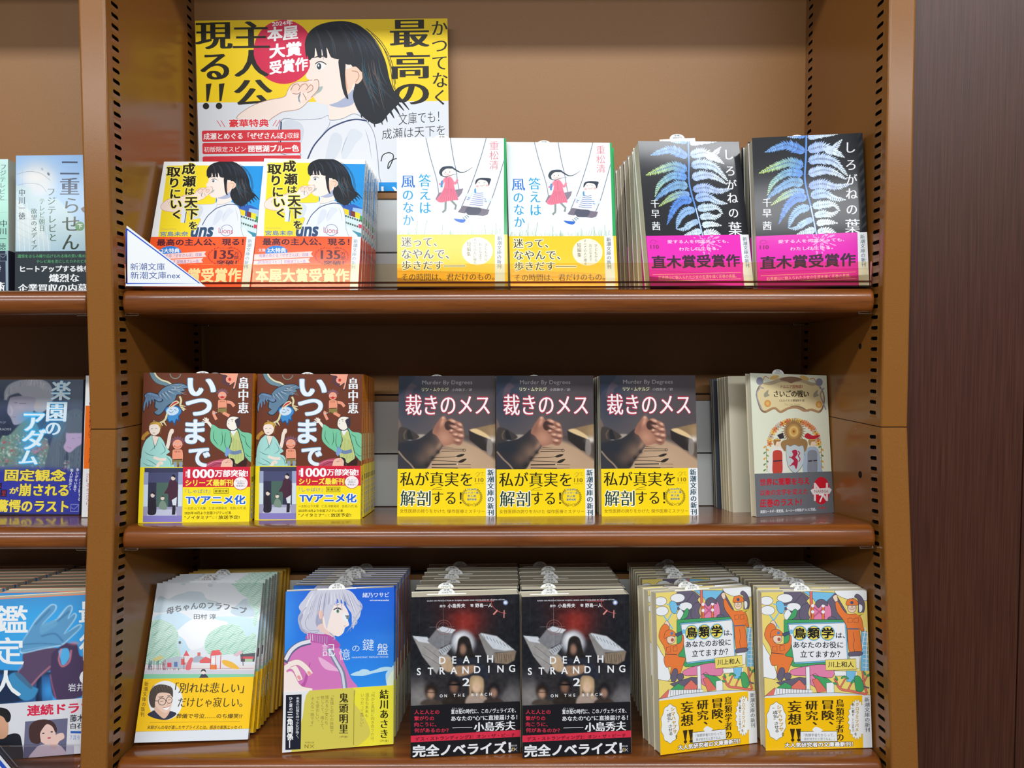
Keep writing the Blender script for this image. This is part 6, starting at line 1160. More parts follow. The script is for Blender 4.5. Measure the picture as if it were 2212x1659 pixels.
    Bn.vtext('クロウミツバメ', 856, 1145, 886, 1375, '#c89a18', 'h', drift=-4); Bn.vtext('を', 846, 1380, 870, 1408, dk, 'b'); Bn.vtext('肩に載せ', 826, 1150, 850, 1255, dk, 'b'); Bn.vtext('（その後撃沈）、', 824, 1255, 846, 1410, dk, 'n', drift=4)
    Bn.poly([(424, 1370), (715, 1368), (718, 1450), (425, 1455)], dk); Bn.poly([(428, 1374), (711, 1372), (714, 1448), (429, 1450)], '#eef2f4'); Bn.sp([(520, 1358), (545, 1335), (575, 1345), (600, 1362), (570, 1378), (540, 1376)], '#f4f6f4'); Bn.text('『鳥類学者だからって、', 452, 1388, 690, 1412, '#3a4450', 'n'); Bn.text('鳥が好きだと思うなよ。』', 456, 1420, 695, 1442, '#3a4450', 'n')
    Bn.text('大人気研究者の文庫最新刊！', 306, 1458, 835, 1496, '#ffffff', 'h', halo=('#1c160a', .11), slope=-6)
    Bn.poly([(908, 1000), (1200, 1000), (1200, 1700), (920, 1700)], '#eef2f4'); Bn.vtext(SHIN, 925, 1105, 968, 1380, '#2a3440', 'm', drift=4)
    S_ = spine_art(.013, h); S_.rect(0, 0, 100, 1000, '#e8e6dc')
    return make_book('paperback', w, h, .013, A, '#eeeada', '#e8e6dc', S_, Bn, vb, '#ffc80a', None, '#ffc80a', slip_x=-.01, price='693円', back_col='#e8e2cc')
# --- pale blue cover with a broadcasting tower (left bay, top)
def niju():
    w, h = .105, .148; A, Bn, vb = pair('niju', (0, 300, 4.741), w, h, 1095, 600)
    A.canvas(60, 60, '#a9cbe8', 0, vb + .01); A.ggrad(0, 120, 0, 700, '#8fb8e6', .9, 0); A.gblob(380, 260, 190, 120, '#c4d0dc', .9); A.gblob(400, 400, 180, 170, '#d9dcdc', .95, 0, 4); A.gblob(360, 330, 150, 60, '#eceae4', .7)
    A.gpoly([(165, 420), (300, 440), (360, 540), (600, 560), (900, 900), (900, 1100), (165, 1100)], '#c2d8d8', 12, .8, False); A.gpoly([(170, 560), (330, 700), (520, 1000), (520, 1100), (170, 1100)], '#dfe8e6', 8, .8, False); A.ggrad(0, 900, 0, 1100, '#9fc4d6', 0, .6); A.paint()
    A.line([(180, 310), (300, 280), (420, 300), (520, 370)], 4, '#8a98a8', True); A.line([(190, 420), (300, 400), (420, 420), (480, 490)], 4, '#8a98a8', True); A.ell(500, 305, 12, 18, '#6a7484', rot=-30); A.ell(435, 255, 10, 16, '#a8b4c4', rot=-30)
    for i in range(7): A.line([(180 + i * 50, 480 + i * 60), (210 + i * 50, 1100)], 4, '#eef4f4'); A.line([(170, 560 + i * 70), (470, 720 + i * 70)], 4, '#c3d4d8')
    A.vtext('二重', 615, 140, 820, 530, '#2e3f5c', 'M', res=3); A.vtext('らせん', 640, 530, 835, 1095, '#33402c', 'm', drift=-10, res=4)
    A.vtext('フジテレビと', 478, 440, 572, 1000, '#3a5c3c', 'm', drift=24); A.vtext('テレビ朝日', 404, 550, 466, 895, '#4a6a50', 'm'); A.vtext('欲望のメディア', 320, 655, 386, 1085, '#3a5c4c', 'm', drift=4)
    A.vtext('中川一徳', 196, 455, 266, 775, '#2e4050', 'm'); A.ell(825, 840, 48, 48, '#6a9a64'); A.text('下', 800, 818, 850, 865, '#f4f8f4', 'b'); A.vtext('Kazunori Nakagawa', 228, 260, 240, 440, '#6a8494', 'n')
    A.sp([(870, 520), (900, 500), (930, 620), (880, 700), (835, 660), (880, 620)], '#5a4a3a')
    Bn.rect(100, 1000, 1300, 1700, '#2c363c'); Bn.rect(100, 1530, 1300, 1700, '#1d5c4a')
    Bn.text('遺恨をはらみ繰り広げられる株の買い集め合戦', 192, 1128, 960, 1164, '#5cb878', 'n'); Bn.text('テレビ局を恣にしたカネの亡者たち', 385, 1184, 980, 1218, '#5cb878', 'n'); Bn.text('ヒートアップする株争い', 220, 1245, 1010, 1308, '#f2f6f6', 'h')
    Bn.text('熾烈な', 515, 1330, 820, 1415, '#f2f6f6', 'M'); Bn.text('企業買収の内幕', 200, 1432, 905, 1522, '#f2f6f6', 'M'); Bn.text('『メディアの支配者』から連なる傑作', 330, 1534, 1000, 1562, '#f2e640', 'n')
    return make_book('paperback', w, h, .018, A, '#dfe8ec', '#dfe8ec', None, Bn, vb, '#2c363c', None, '#2c363c', slip=False)
def left1():
    w, h = .105, .148; A, Bn, vb = pair('left1', (0, 300, 4.741), w, h, 1100, -300)
    A.canvas(30, 30, '#9fd8c4', 0, vb + .01); A.ggrad(0, 180, 0, 400, '#d4ecec', .9, 0); A.paint(); A.line([(-500, 640), (200, 590)], 4, '#7ab4a4'); A.line([(-500, 760), (160, 715)], 4, '#8ac0b0')
    A.vtext('フジテレビと', 78, 232, 148, 600, '#2a4a5a', 'm', drift=-20); A.vtext('テレビ朝日', -40, 310, 60, 800, '#30408a', 'm', drift=-20); A.vtext('中川一徳', 70, 790, 150, 1095, '#26404a', 'm', drift=-24)
    A.vtext('二重らせん', -330, 260, -170, 1000, '#26404a', 'M')
    Bn.rect(-900, 1000, 400, 1700, '#1e2a40'); Bn.rect(-900, 1515, 400, 1700, '#2f6fd0'); Bn.rect(125, 1000, 400, 1700, '#8fa4b4')
    Bn.rect(65, 1132, 142, 1206, '#7a8a98'); Bn.rect(70, 1137, 137, 1201, '#1e2a40'); Bn.line([(72, 1150), (100, 1170), (135, 1140)], 6, '#7a8a98'); Bn.text('巨大メディアの裏面史', -400, 1180, 35, 1215, '#3a9ae0', 'b'); Bn.text('権力者たちの駆け引き', -560, 1240, 76, 1310, '#f2f6f6', 'm'); Bn.text('謀略の騙し合い術', -560, 1410, 112, 1510, '#f2f6f6', 'M')
    return make_book('paperback', w, h, .018, A, '#cfe4e0', '#cfe4e0', None, Bn, vb, '#1e2a40', None, '#1e2a40', slip=False)
def rakuen():
    w, h = .1054, .1465; A, Bn, vb = pair('rakuen', (0, 790, 4.741), w, h, 1080, 300)
    A.canvas(150, 170, '#3c4660', 0, 1); A.ggrad(0, 150, 0, 500, '#5a6676', .7, 0); A.gblob(760, 300, 160, 200, '#6a7888', .8); A.gblob(60, 700, 140, 180, '#232c44', .8)
    A.gpoly([(50, 500), (60, 380), (100, 340), (330, 330), (400, 420), (330, 480), (280, 580), (200, 620), (130, 632), (90, 560)], '#9d9cae', 6); A.gblob(180, 420, 60, 60, '#a9a4b4', .7)
    A.gpoly([(10, 360), (5, 290), (40, 220), (120, 175), (230, 155), (370, 155), (470, 200), (520, 300), (510, 400), (420, 500), (330, 480), (340, 360), (280, 340), (200, 330), (150, 300), (60, 330), (30, 370)], '#a9adb8', 6)
    rs = random.Random(6)
    for i in range(90): a = rs.uniform(0, 3.14); x = 270 - 240 * math.cos(a); y = 330 - 170 * math.sin(a); A.gline([(x, y), (x + rs.uniform(-30, 20), y + 60)], 3, rs.choice(['#cdd2d8', '#8f94a6', '#dfe3e6']), .6, 2, False)
    A.gblob(365, 430, 26, 34, '#b4a8a8', .9); A.gline([(110, 405), (150, 400)], 5, '#5a566a', .7); A.gline([(170, 410), (240, 408)], 5, '#5a566a', .7); A.gline([(95, 548), (140, 552)], 5, '#8a6a78', .8); A.gpoly([(70, 420), (90, 500), (75, 530), (100, 535), (110, 480)], '#b8b2c0', 5, .6)
    A.gpoly([(200, 620), (320, 560), (440, 760), (500, 820), (530, 1100), (0, 1120), (0, 780), (90, 740)], '#6f8a80', 10)
    for i in range(420):
        x = rs.uniform(0, 880); y = rs.uniform(760 if x < 500 else 1000, 1110) - (max(0, 1 - abs(x - 250) / 260) * 60); c = rs.choice(['#d9dfc8', '#c85a6c', '#7fb8a4', '#e4e0d0', '#5a9ab0', '#4a6a58', '#b8405a', '#8fc4b4', '#dcdcd4', '#3a4a50']); A.gblob(x, y, rs.uniform(5, 17), rs.uniform(4, 10), c, .75, rs.uniform(0, 180))
    A.gpoly([(480, 1100), (560, 700), (620, 560), (720, 470), (830, 480), (880, 600), (880, 1100), (760, 1100), (700, 900), (650, 1100)], '#5b6a7a', 10)
    for i in range(30): x = 560 + i * 10; A.gline([(690 + i * 4, 500 + rs.random() * 80), (x - 20 + i, 800), (x - 10, 1080)], 3, rs.choice(['#8494a4', '#3f4c5c', '#6c7c8c']), .5, 2)
    A.gpoly([(680, 740), (700, 700), (850, 700), (850, 820), (800, 860), (740, 915), (690, 900), (665, 860), (685, 800)], '#b8a4c8', 5); A.gline([(750, 770), (830, 765)], 4, '#6a5a78', .8); A.gline([(705, 865), (740, 872)], 5, '#a85a70', .8); A.gpoly([(670, 700), (720, 560), (850, 570), (860, 700), (780, 715)], '#5f6c7c', 6)
    for i in range(26): a = -0.6 - i * .09; A.gline([(380, 930), (380 + 170 * math.cos(a), 930 + 150 * math.sin(a))], 3, rs.choice(['#c83a5a', '#d86a80', '#e4a0b0']), .7, 2, False)
    # blue neon haze printed round the title
    for x, y, rx, ry in ((300, 560, 110, 60), (330, 700, 110, 80), (310, 840, 110, 70), (310, 1000, 110, 60), (540, 650, 90, 90)): A.gblob(x, y, rx, ry, '#38a4e8', .7)
    A.ggrad(0, 1060, 0, 1140, '#2f3494', 0, .95); A.gblob(300, 1330, 700, 250, '#343aa0', .98, 0, 6); A.paint()
    A.text('楽', 500, 170, 695, 370, '#dff2fc', 'M', res=3, halo=('#5cb8ec', .03)); A.text('園', 468, 395, 665, 595, '#dff2fc', 'M', res=3, halo=('#5cb8ec', .03)); A.text('の', 470, 610, 615, 735, '#dff2fc', 'M', res=4, halo=('#5cb8ec', .03))
    for c, x0, y0, x1, y1 in (('ア', 235, 515, 440, 695), ('ダ', 235, 680, 470, 890), ('ム', 215, 900, 400, 1045)): A.text(c, x0, y0, x1, y1, '#e4f6ff', 'M', halo=('#4cc0f8', .06), res=3)
    A.text('ADAM OF', -80, 598, 42, 620, '#8a94a8', 'n'); A.text('PARADISE', -60, 668, 105, 692, '#a4acb8', 'n')
    k = dict(st='x', halo=('#1a1c50', .06), res=3)
    A.text('固定観念', 75, 1098, 705, 1218, '#f0dc4c', **k); A.text('が', 135, 1285, 225, 1350, '#f0dc4c', 'h'); A.text('崩される', 235, 1248, 745, 1372, '#f0dc4c', **k); A.text('驚愕のラスト', 10, 1415, 755, 1540, '#f0dc4c', **k)
    A.vtext('争いがない島で', 812, 1080, 846, 1325, '#dfe2f0', 'b', drift=-20); A.vtext('殺人が相次ぐ。', 752, 1085, 786, 1330, '#dfe2f0', 'b', drift=-14); A.vtext('人が支配する', 850, 1170, 878, 1420, '#dfe2f0', 'b')
    A.rect(-30, 1240, 48, 1306, '#16163a'); A.rect(40, 1310, 106, 1384, '#16163a'); A.text('必', -15, 1250, 38, 1300, '#b03040', 'b'); A.text('至', 52, 1322, 98, 1374, '#b03040', 'b'); A.rect(780, 1452, 866, 1532, '#8a90c8'); A.rect(786, 1458, 860, 1526, '#343aa0'); A.line([(790, 1490), (820, 1505), (858, 1465)], 6, '#8a90c8')
    A.rect(-300, 1556, 1000, 1600, '#20223c')
    return make_book('paperback', w, h, .018, A, '#3c4660', '#2c3450', slip=False)
def kantei():
    w, h = .106, .149; A, Bn, vb = pair('kantei', (0, 1220, 3.779), w, h, 1118, 300)
    A.canvas(165, 165, '#3aa0e4', 0, vb + .01); A.ggrad(0, 260, 0, 420, '#4a92cc', .8, 0); A.gblob(300, 500, 300, 200, '#46b4f2', .6); A.gpoly([(-200, 850), (700, 890), (700, 930), (-200, 900)], '#1c2c48', 6, .9, False); A.gpoly([(-200, 890), (430, 900), (430, 1120), (-200, 1150)], '#2c4f84', 12, .9, False); A.gpoly([(310, 900), (345, 900), (350, 1120), (300, 1120)], '#16203a', 5, .95, False)
    A.gblob(400, 1030, 60, 90, '#3f9ce4', .9); A.gpoly([(-200, 1000), (60, 960), (200, 1110), (-200, 1150)], '#1c2a48', 10, .9)
    A.gpoly([(205, 720), (300, 690), (480, 680), (500, 760), (430, 850), (330, 920), (270, 1000), (160, 890), (200, 830)], '#5d4a68', 6); A.gline([(200, 810), (160, 890), (200, 930)], 8, '#e08aa0', .6, 5); A.gline([(415, 830), (340, 900), (265, 990)], 10, '#f09aa4', .7, 6)
    A.gpoly([(420, 800), (430, 720), (500, 660), (520, 630), (560, 640), (620, 650), (640, 740), (690, 760), (720, 860), (700, 1000), (640, 1080), (460, 1100), (415, 960)], '#4c3c5c', 6); A.gpoly([(480, 700), (545, 680), (565, 740), (540, 800), (505, 820), (490, 760)], '#58b8f0', 5, .95); A.gline([(500, 690), (480, 770), (505, 830), (560, 790), (575, 700)], 12, '#f08c98', .85, 6); A.gline([(415, 900), (430, 990), (455, 1090)], 8, '#e87a94', .6, 5); A.gblob(600, 640, 40, 14, '#e8909c', .7)
    gl, gd, ge = '#5f9cc8', '#3c6f9c', '#a8d4f0'
    A.gpoly([(185, 640), (230, 560), (300, 440), (400, 330), (440, 312), (468, 330), (450, 380), (360, 480), (460, 440), (470, 430), (540, 340), (580, 325), (590, 360), (560, 430), (600, 390), (622, 410), (600, 460), (530, 560), (620, 490), (660, 490), (640, 530), (560, 610), (500, 660), (350, 690), (190, 725), (180, 680)], ge, 5)
    A.gpoly([(192, 640), (238, 560), (310, 445), (405, 340), (440, 322), (456, 335), (440, 378), (350, 480), (365, 500), (470, 450), (545, 350), (578, 335), (578, 362), (550, 440), (600, 400), (610, 415), (590, 458), (520, 565), (625, 500), (648, 497), (630, 528), (552, 605), (495, 650), (350, 680), (195, 712)], gl, 5)
    A.gline([(300, 480), (410, 360)], 12, gd, .6, 8); A.gline([(450, 470), (560, 380)], 14, gd, .7, 8); A.gline([(350, 580), (450, 560), (510, 620)], 10, gd, .8, 8); A.gline([(190, 650), (330, 640), (500, 650)], 6, gd, .8, 5); A.gpoly([(340, 490), (430, 450), (465, 455), (465, 490), (390, 540), (340, 560)], '#6aa8d0', 6, .9); A.gline([(200, 700), (350, 670), (490, 662)], 5, ge, .6, 4)
    A.gpoly([(85, 930), (160, 880), (270, 990), (320, 1020), (270, 1100), (180, 1095)], '#3f8fc0', 6); A.gpoly([(160, 880), (270, 990), (250, 1010), (140, 900)], '#4a6a8a', 4, .8); A.paint()
    A.line([(-300, 268), (900, 226)], 14, '#f08a5a')
    for c, y0, y1, x0, x1 in (('鑑', 320, 545, -20, 235), ('定', 590, 815, -40, 205), ('人', 865, 1075, -45, 180)): A.text(c, x0, y0, x1, y1, '#f0f4f6', 'b', res=3)
    for c, y0, y1 in (('最', 300, 480), ('後', 560, 780), ('の', 845, 985)): A.text(c, 640, y0, 830, y1, '#f0f4f6', 'b', res=3)
    A.text('岩井圭也', 550, 970, 800, 1035, '#eef2f4', 'n', slope=-10)
    Bn.rect(-400, 1000, 1200, 1900, '#dedfe4'); Bn.text('連続ドラマ化！', 238, 1152, 880, 1236, '#d8284c', 'x', slope=-50); Bn.text('藤木直人', 565, 1222, 780, 1280, '#2a2c34', 'b', slope=-12); Bn.text('白石麻衣', 568, 1290, 780, 1335, '#2a2c34', 'b', slope=-12); Bn.rect(568, 1352, 780, 1370, '#2a60b8'); Bn.text('７月９日（水）スタート', 565, 1385, 860, 1425, '#4a7ac8', 'n', slope=-12)
    Bn.sp([(-120, 1500), (-40, 1420), (60, 1400), (150, 1380), (190, 1430), (180, 1640), (-120, 1650)], '#22242c'); Bn.sp([(-40, 1230), (40, 1200), (80, 1260), (90, 1330), (80, 1400), (30, 1430), (-40, 1400)], '#d8a484'); Bn.sp([(-60, 1260), (-40, 1190), (20, 1170), (80, 1185), (108, 1230), (100, 1280), (75, 1290), (50, 1250), (0, 1230), (-30, 1260)], '#1c1a1e')
    Bn.poly([(220, 1282), (548, 1250), (530, 1560), (205, 1590)], '#6a6a86'); Bn.sp([(250, 1600), (300, 1500), (340, 1470), (440, 1460), (500, 1480), (520, 1560)], '#e4d2d4'); Bn.sp([(330, 1330), (380, 1300), (440, 1320), (455, 1380), (440, 1430), (400, 1465), (350, 1450), (325, 1400)], '#ecc8bc')
    Bn.sp([(250, 1400), (255, 1320), (300, 1275), (380, 1262), (440, 1285), (465, 1340), (455, 1370), (430, 1320), (390, 1300), (360, 1330), (335, 1380), (340, 1440), (320, 1462), (270, 1450)], '#4a3230'); Bn.sp([(415, 1480), (430, 1420), (465, 1380), (510, 1370), (520, 1410), (480, 1440), (450, 1500)], '#ecc8bc'); Bn.ell(360, 1375, 10, 5, '#2a2228', rot=-8); Bn.ell(425, 1362, 10, 5, '#2a2228', rot=-8); Bn.ell(405, 1412, 14, 6, '#c8485a', rot=-8)
    return make_book('paperback', w, h, .016, A, '#3aa0e4', '#e8d8c8', None, Bn, vb, '#dedfe4', None, '#dedfe4', slip=False, back_col='#e8dcc0')
def spine_book():
    w, h, t = .105, .149, .0145
    S_ = spine_art(t, h); S_.rect(0, 0, 100, 1000, '#eef0f0'); S_.rect(0, 215, 100, 660, '#f4720e'); S_.vtext('神永学', 40, 30, 84, 125, '#26282c', 'n'); S_.ell(62, 180, 24, 12, '#26282c'); S_.text('か', 50, 171, 76, 189, '#f0f0f0', 'b'); S_.text('150', 34, 192, 90, 208, '#26282c', 'n'); S_.text('9', 52, 216, 70, 232, '#f0f0f0'); S_.vtext('心霊探偵八雲4', 32, 240, 92, 480, '#8a2408', 'm'); S_.vtext('完全版', 40, 510, 94, 620, '#8a2408', 'm')
    S_.vtext('泣けるミステリー', 22, 690, 84, 960, '#c8384a', 'n')
    return make_book('paperback', w, h, t, None, '#eef0f0', '#eef0f0', S_, slip=False)
# ------------------------------------------------------------------ put the books on the shelves
POSE = {
'naruse1': (-0.3171, 0.0467, 0.0625, 0.6, 21.5, 0.0), 'naruse2': (-0.2091, 0.0511, 0.0620, 1.8, 18.8, 0.4),
'kaze1': (-0.0577, 0.0286, 0.0601, 2.7, 6.0, -0.3), 'kaze2': (0.0526, 0.0388, 0.0605, 5.0, 8.2, -0.8),
'shiro1': (0.1877, 0.0320, 0.0611, 7.8, 10.3, -1.8), 'shiro2': (0.2951, 0.0285, 0.0600, -3.7, 4.8, -1.5),
'itsu1': (-0.3169, 0.0310, -0.1697, 5.8, 6.9, 0.8), 'itsu2': (-0.2090, 0.0498, -0.1718, 3.5, 5.6, 0.6),
'saba1': (-0.0697, 0.0749, -0.1741, -0.4, 8.3, -0.1), 'saba2': (0.0354, 0.0746, -0.1746, 3.1, 5.8, 0.2), 'saba3': (0.1457, 0.0753, -0.1744, 4.0, 6.7, 0.3),
'narnia': (0.3010, 0.0790, -0.1744, 22.3, 7.4, 2.3),
'kaa': (-0.3172, 0.0145, -0.3837, 8.4, 22.6, 2.5), 'kioku': (-0.1692, 0.0019, -0.3843, 10.6, 9.4, 1.1),
'death1': (-0.0447, -0.0123, -0.3838, 5.4, 4.6, 0.3), 'death2': (0.0609, -0.0134, -0.3837, 4.3, 4.8, 0.1),
'tori1': (0.1902, 0.0001, -0.3847, 15.4, 7.6, 1.6), 'tori2': (0.2958, -0.0006, -0.3849, 2.3, 5.4, -0.3)}
def lower(o):
    for c in o.children:
        if c.name.startswith('sales_slip'): c.location.z = -.003
def put(o, key, label, group, cat='book'): pose(o, *POSE[key]); return tag(o, label, cat, group)
n1 = naruse(); put(n1, 'naruse1', 'yellow-covered paperback with schoolgirl profile, left copy behind the triangular sign', 'yellow schoolgirl paperbacks on the top shelf')
lower(n1); n2 = copy_thing(n1); put(n2, 'naruse2', 'yellow-covered paperback with schoolgirl profile, right front copy left of the swing covers', 'yellow schoolgirl paperbacks on the top shelf')
nS = 'yellow schoolgirl paperback, # copy behind the right front one, its grey spine showing'
stack(n2, 6, .0125, (POSE['naruse2'][0] + .0004, POSE['naruse2'][1], 0), 1.8, 18.8, .03, nS, 'yellow schoolgirl paperbacks on the top shelf', .0, zplane=z_top, t=.011)
stack(n1, 5, .0125, (POSE['naruse1'][0] - .0016, POSE['naruse1'][1], 0), 0.6, 21.5, .03, 'yellow schoolgirl paperback, # copy behind the left front one', 'yellow schoolgirl paperbacks on the top shelf', .0, zplane=z_top, t=.011)
k1 = kaze(); put(k1, 'kaze1', 'white paperback with two children on swings, left of the two copies', 'swing-cover paperbacks on the top shelf')
k2 = copy_thing(k1); put(k2, 'kaze2', 'white paperback with two children on swings, right of the two copies', 'swing-cover paperbacks on the top shelf')
stack(k1, 2, .017, (POSE['kaze1'][0] - .0025, POSE['kaze1'][1], 0), 2, 7, .03, 'white swing-cover paperback, # copy behind the left front one', 'swing-cover paperbacks on the top shelf', .01, zplane=z_top, t=.014)
stack(k2, 1, .017, (POSE['kaze2'][0] + .0008, POSE['kaze2'][1] + .002, 0), 3, 8, .03, 'white swing-cover paperback, # copy behind the right front one', 'swing-cover paperbacks on the top shelf', .01, zplane=z_top, t=.014)
s1 = shiro(); put(s1, 'shiro1', 'black paperback with blue-white fern and magenta band, left copy with raised price slip', 'fern-cover paperbacks on the top shelf')
for c in s1.children:
    if c.name.startswith('sales_slip'): slip1 = c
s2 = copy_thing(s1); put(s2, 'shiro2', 'black paperback with blue-white fern and magenta band, right copy beside the upright', 'fern-cover paperbacks on the top shelf')
stack(s1, 6, .0185, (POSE['shiro1'][0] - .001, POSE['shiro1'][1] + .002, 0), 6, 10.3, .03, 'fern-cover paperback, # copy behind the left front one, cream page edges showing', 'fern-cover paperbacks on the top shelf', -.10, zplane=z_top, t=.016)
stack(s2, 3, .0185, (POSE['shiro2'][0] + .0006, POSE['shiro2'][1] + .003, 0), 0, 5.4, .03, 'fern-cover paperback, # copy behind the right front one', 'fern-cover paperbacks on the top shelf', -.06, zplane=z_top, t=.016)
slip1.location = (.004, 0, .0065); slip1.rotation_euler = (0, R(-3), 0)
i1 = itsu(); put(i1, 'itsu1', 'brown paperback with folklore figures and yellow band, left front copy', 'folklore paperbacks on the middle shelf')
lower(i1); i2 = copy_thing(i1); put(i2, 'itsu2', 'brown paperback with folklore figures and yellow band, right front copy', 'folklore paperbacks on the middle shelf')
stack(i2, 7, .0112, (POSE['itsu2'][0] + .0006, POSE['itsu2'][1] + .0014, 0), 2.5, 5.4, SL, 'orange-spined folklore paperback, # copy behind the right front one', 'folklore paperbacks on the middle shelf', -.03, zplane=z_mid, t=.0105)
stack(i1, 8, .0112, (POSE['itsu1'][0] - .0014, POSE['itsu1'][1] + .003, 0), 4, 6.7, SL, 'orange-spined folklore paperback, # copy behind the left front one', 'folklore paperbacks on the middle shelf', -.03, zplane=z_mid, t=.0105)
b1 = saba(); put(b1, 'saba1', 'dark paperback with clasped hands and yellow band, left of three', 'clasped-hands paperbacks on the middle shelf')
lower(b1); b2 = copy_thing(b1); put(b2, 'saba2', 'dark paperback with clasped hands and yellow band, middle one of three', 'clasped-hands paperbacks on the middle shelf')
b3 = copy_thing(b1); put(b3, 'saba3', 'dark paperback with clasped hands and yellow band, right of three', 'clasped-hands paperbacks on the middle shelf')
stack(b2, 2, .019, (POSE['saba2'][0] + .001, POSE['saba2'][1], 0), 1, 6, SL, 'clasped-hands paperback, # copy behind the middle front one', 'clasped-hands paperbacks on the middle shelf', .0, zplane=z_mid, t=.016)
stack(b3, 2, .019, (POSE['saba3'][0], POSE['saba3'][1] + .002, 0), 3, 6.4, SL, 'clasped-hands paperback, # copy behind the right front one', 'clasped-hands paperbacks on the middle shelf', .0, zplane=z_mid, t=.016)
stack(b1, 1, .019, (POSE['saba1'][0], POSE['saba1'][1], 0), 0, 8.3, SL, 'clasped-hands paperback, # copy behind the left front one', 'clasped-hands paperbacks on the middle shelf', .0, zplane=z_mid, t=.016)
d_ = narnia(); put(d_, 'narnia', 'pale green paperback with ornate frame and grey band, turned towards the left', 'fantasy paperbacks on the middle shelf')
for c in d_.children: pass
# plain cream backs of copies shelved the other way round, to its left
Pk = []
def plain(name, w, h, t, col, spine_c, band_c=None):
    r = make_book('paperback', w, h, t, None, col, spine_c, None, None, .78 if band_c else None, band_c or '#fff', None, band_c, slip=False, mt=M_MATTE); return r
pl = plain('p', .104, .150, .009, '#e6dfc6', '#ece8da'); pb0 = MB()
for k in range(4):
    c = pl if k == 0 else copy_thing(pl)
    y = .1130 + k * .0095; pose(c, .2925, y, z_mid(y) + .0004, 11, 6.0, 0)
    tag(c, 'cream unprinted back of a paperback, %s one left of the pale green cover' % ORD[k + 1], 'book', 'plain cream paperbacks on the middle shelf')
gp = plain('g', .104, .150, .0065, '#4a5262', '#3c4454')
for k in range(2):
    c = gp if k == 0 else copy_thing(gp)
    y = .1545 + k * .0072; pose(c, .2885, y, z_mid(y) + .0004, 7, 6.0, 0)
    tag(c, 'dark grey paperback, %s one behind the cream backs' % ORD[k + 1], 'book', 'dark grey paperbacks behind the cream backs')
ka, kb = kaa(); put(ka, 'kaa', 'park-scene paperback with round portrait, front copy with white foot showing below its band', 'park-scene paperbacks on the bottom shelf')
pose(kb, *POSE['kaa'])
kl = 'park-scene paperback, # copy behind the front one, with white spine'
st = stack(kb, 4, .0098, (POSE['kaa'][0] + .002, POSE['kaa'][1] + .005, 0), 4.5, 22, SL, kl, 'park-scene paperbacks on the bottom shelf', .0, first=2, zplane=z_bot, t=.009)
pose(kb, st[0].location.x - .001, st[0].location.y - .0098, st[0].location.z + .0011, 4.5, 22, 0); tag(kb, kl.replace('#', 'first'), 'book', 'park-scene paperbacks on the bottom shelf')
yl = plain('y', .105, .150, .0085, '#caa548', '#d8a21c', None)
for k in range(3):
    c = yl if k == 0 else copy_thing(yl); y = POSE['kaa'][1] + .0675 + k * .0095
    pose(c, POSE['kaa'][0] + .005 + k * .001, y, z_bot(y) + .003, 4, 21.5, 0); tag(c, 'yellow-spined paperback, %s one behind the park-scene copies' % ORD[k + 1], 'book', 'yellow paperbacks behind the park-scene copies')
ki = kioku(); put(ki, 'kioku', 'blue-sky paperback with silver-haired figure in pink track top, front copy', 'silver-haired-figure paperbacks on the bottom shelf')
stack(ki, 9, .0117, (POSE['kioku'][0] - .0018, POSE['kioku'][1] + .0165, 0), 0, 6.6, SL, 'silver-haired-figure paperback, # copy behind the front one', 'silver-haired-figure paperbacks on the bottom shelf', .0, zplane=z_bot, t=.011)
d1 = death(); put(d1, 'death1', 'dark paperback with pale machines and red strip, left front copy', 'dark machine-cover paperbacks on the bottom shelf')
d2 = copy_thing(d1); put(d2, 'death2', 'dark paperback with pale machines and red strip, right front copy', 'dark machine-cover paperbacks on the bottom shelf')
stack(d1, 6, .0226, (POSE['death1'][0], POSE['death1'][1] + .004, 0), 2, 5.4, SL, 'thick cream-paged paperback, # copy behind the left dark machine cover', 'dark machine-cover paperbacks on the bottom shelf', .0, zplane=z_bot, t=.022)
stack(d2, 6, .0226, (POSE['death2'][0], POSE['death2'][1] + .004, 0), 2, 5.4, SL, 'thick cream-paged paperback, # copy behind the right dark machine cover', 'dark machine-cover paperbacks on the bottom shelf', .0, zplane=z_bot, t=.022)
t1 = tori(); put(t1, 'tori1', 'colourful paperback with orange overalls, left front copy turned slightly', 'orange-overalls paperbacks on the bottom shelf')
t2 = copy_thing(t1); put(t2, 'tori2', 'colourful paperback with orange overalls, right front copy beside the upright', 'orange-overalls paperbacks on the bottom shelf')
for k in (1, 2):
    c = copy_thing(t1); y = POSE['tori1'][1] + k * .0136; pose(c, POSE['tori1'][0] - k * .0030, y, z_bot(y) + .0006, 15.2, 7.6, .8)
    tag(c, 'orange-overalls paperback, %s copy behind the left front one and turned with it' % ORD[k], 'book', 'orange-overalls paperbacks on the bottom shelf')
stack(t1, 7, .0140, (POSE['tori1'][0], POSE['tori1'][1] + .018, 0), 4, 6.2, SL, 'orange-overalls paperback, # copy behind the left front one, page edges showing', 'orange-overalls paperbacks on the bottom shelf', .0, first=3, zplane=z_bot, t=.013)
stack(t2, 11, .0140, (POSE['tori2'][0] + .0012, POSE['tori2'][1] + .002, 0), 1, 5.9, SL, 'orange-overalls paperback, # copy behind the right front one', 'orange-overalls paperbacks on the bottom shelf', .0, zplane=z_bot, t=.013)
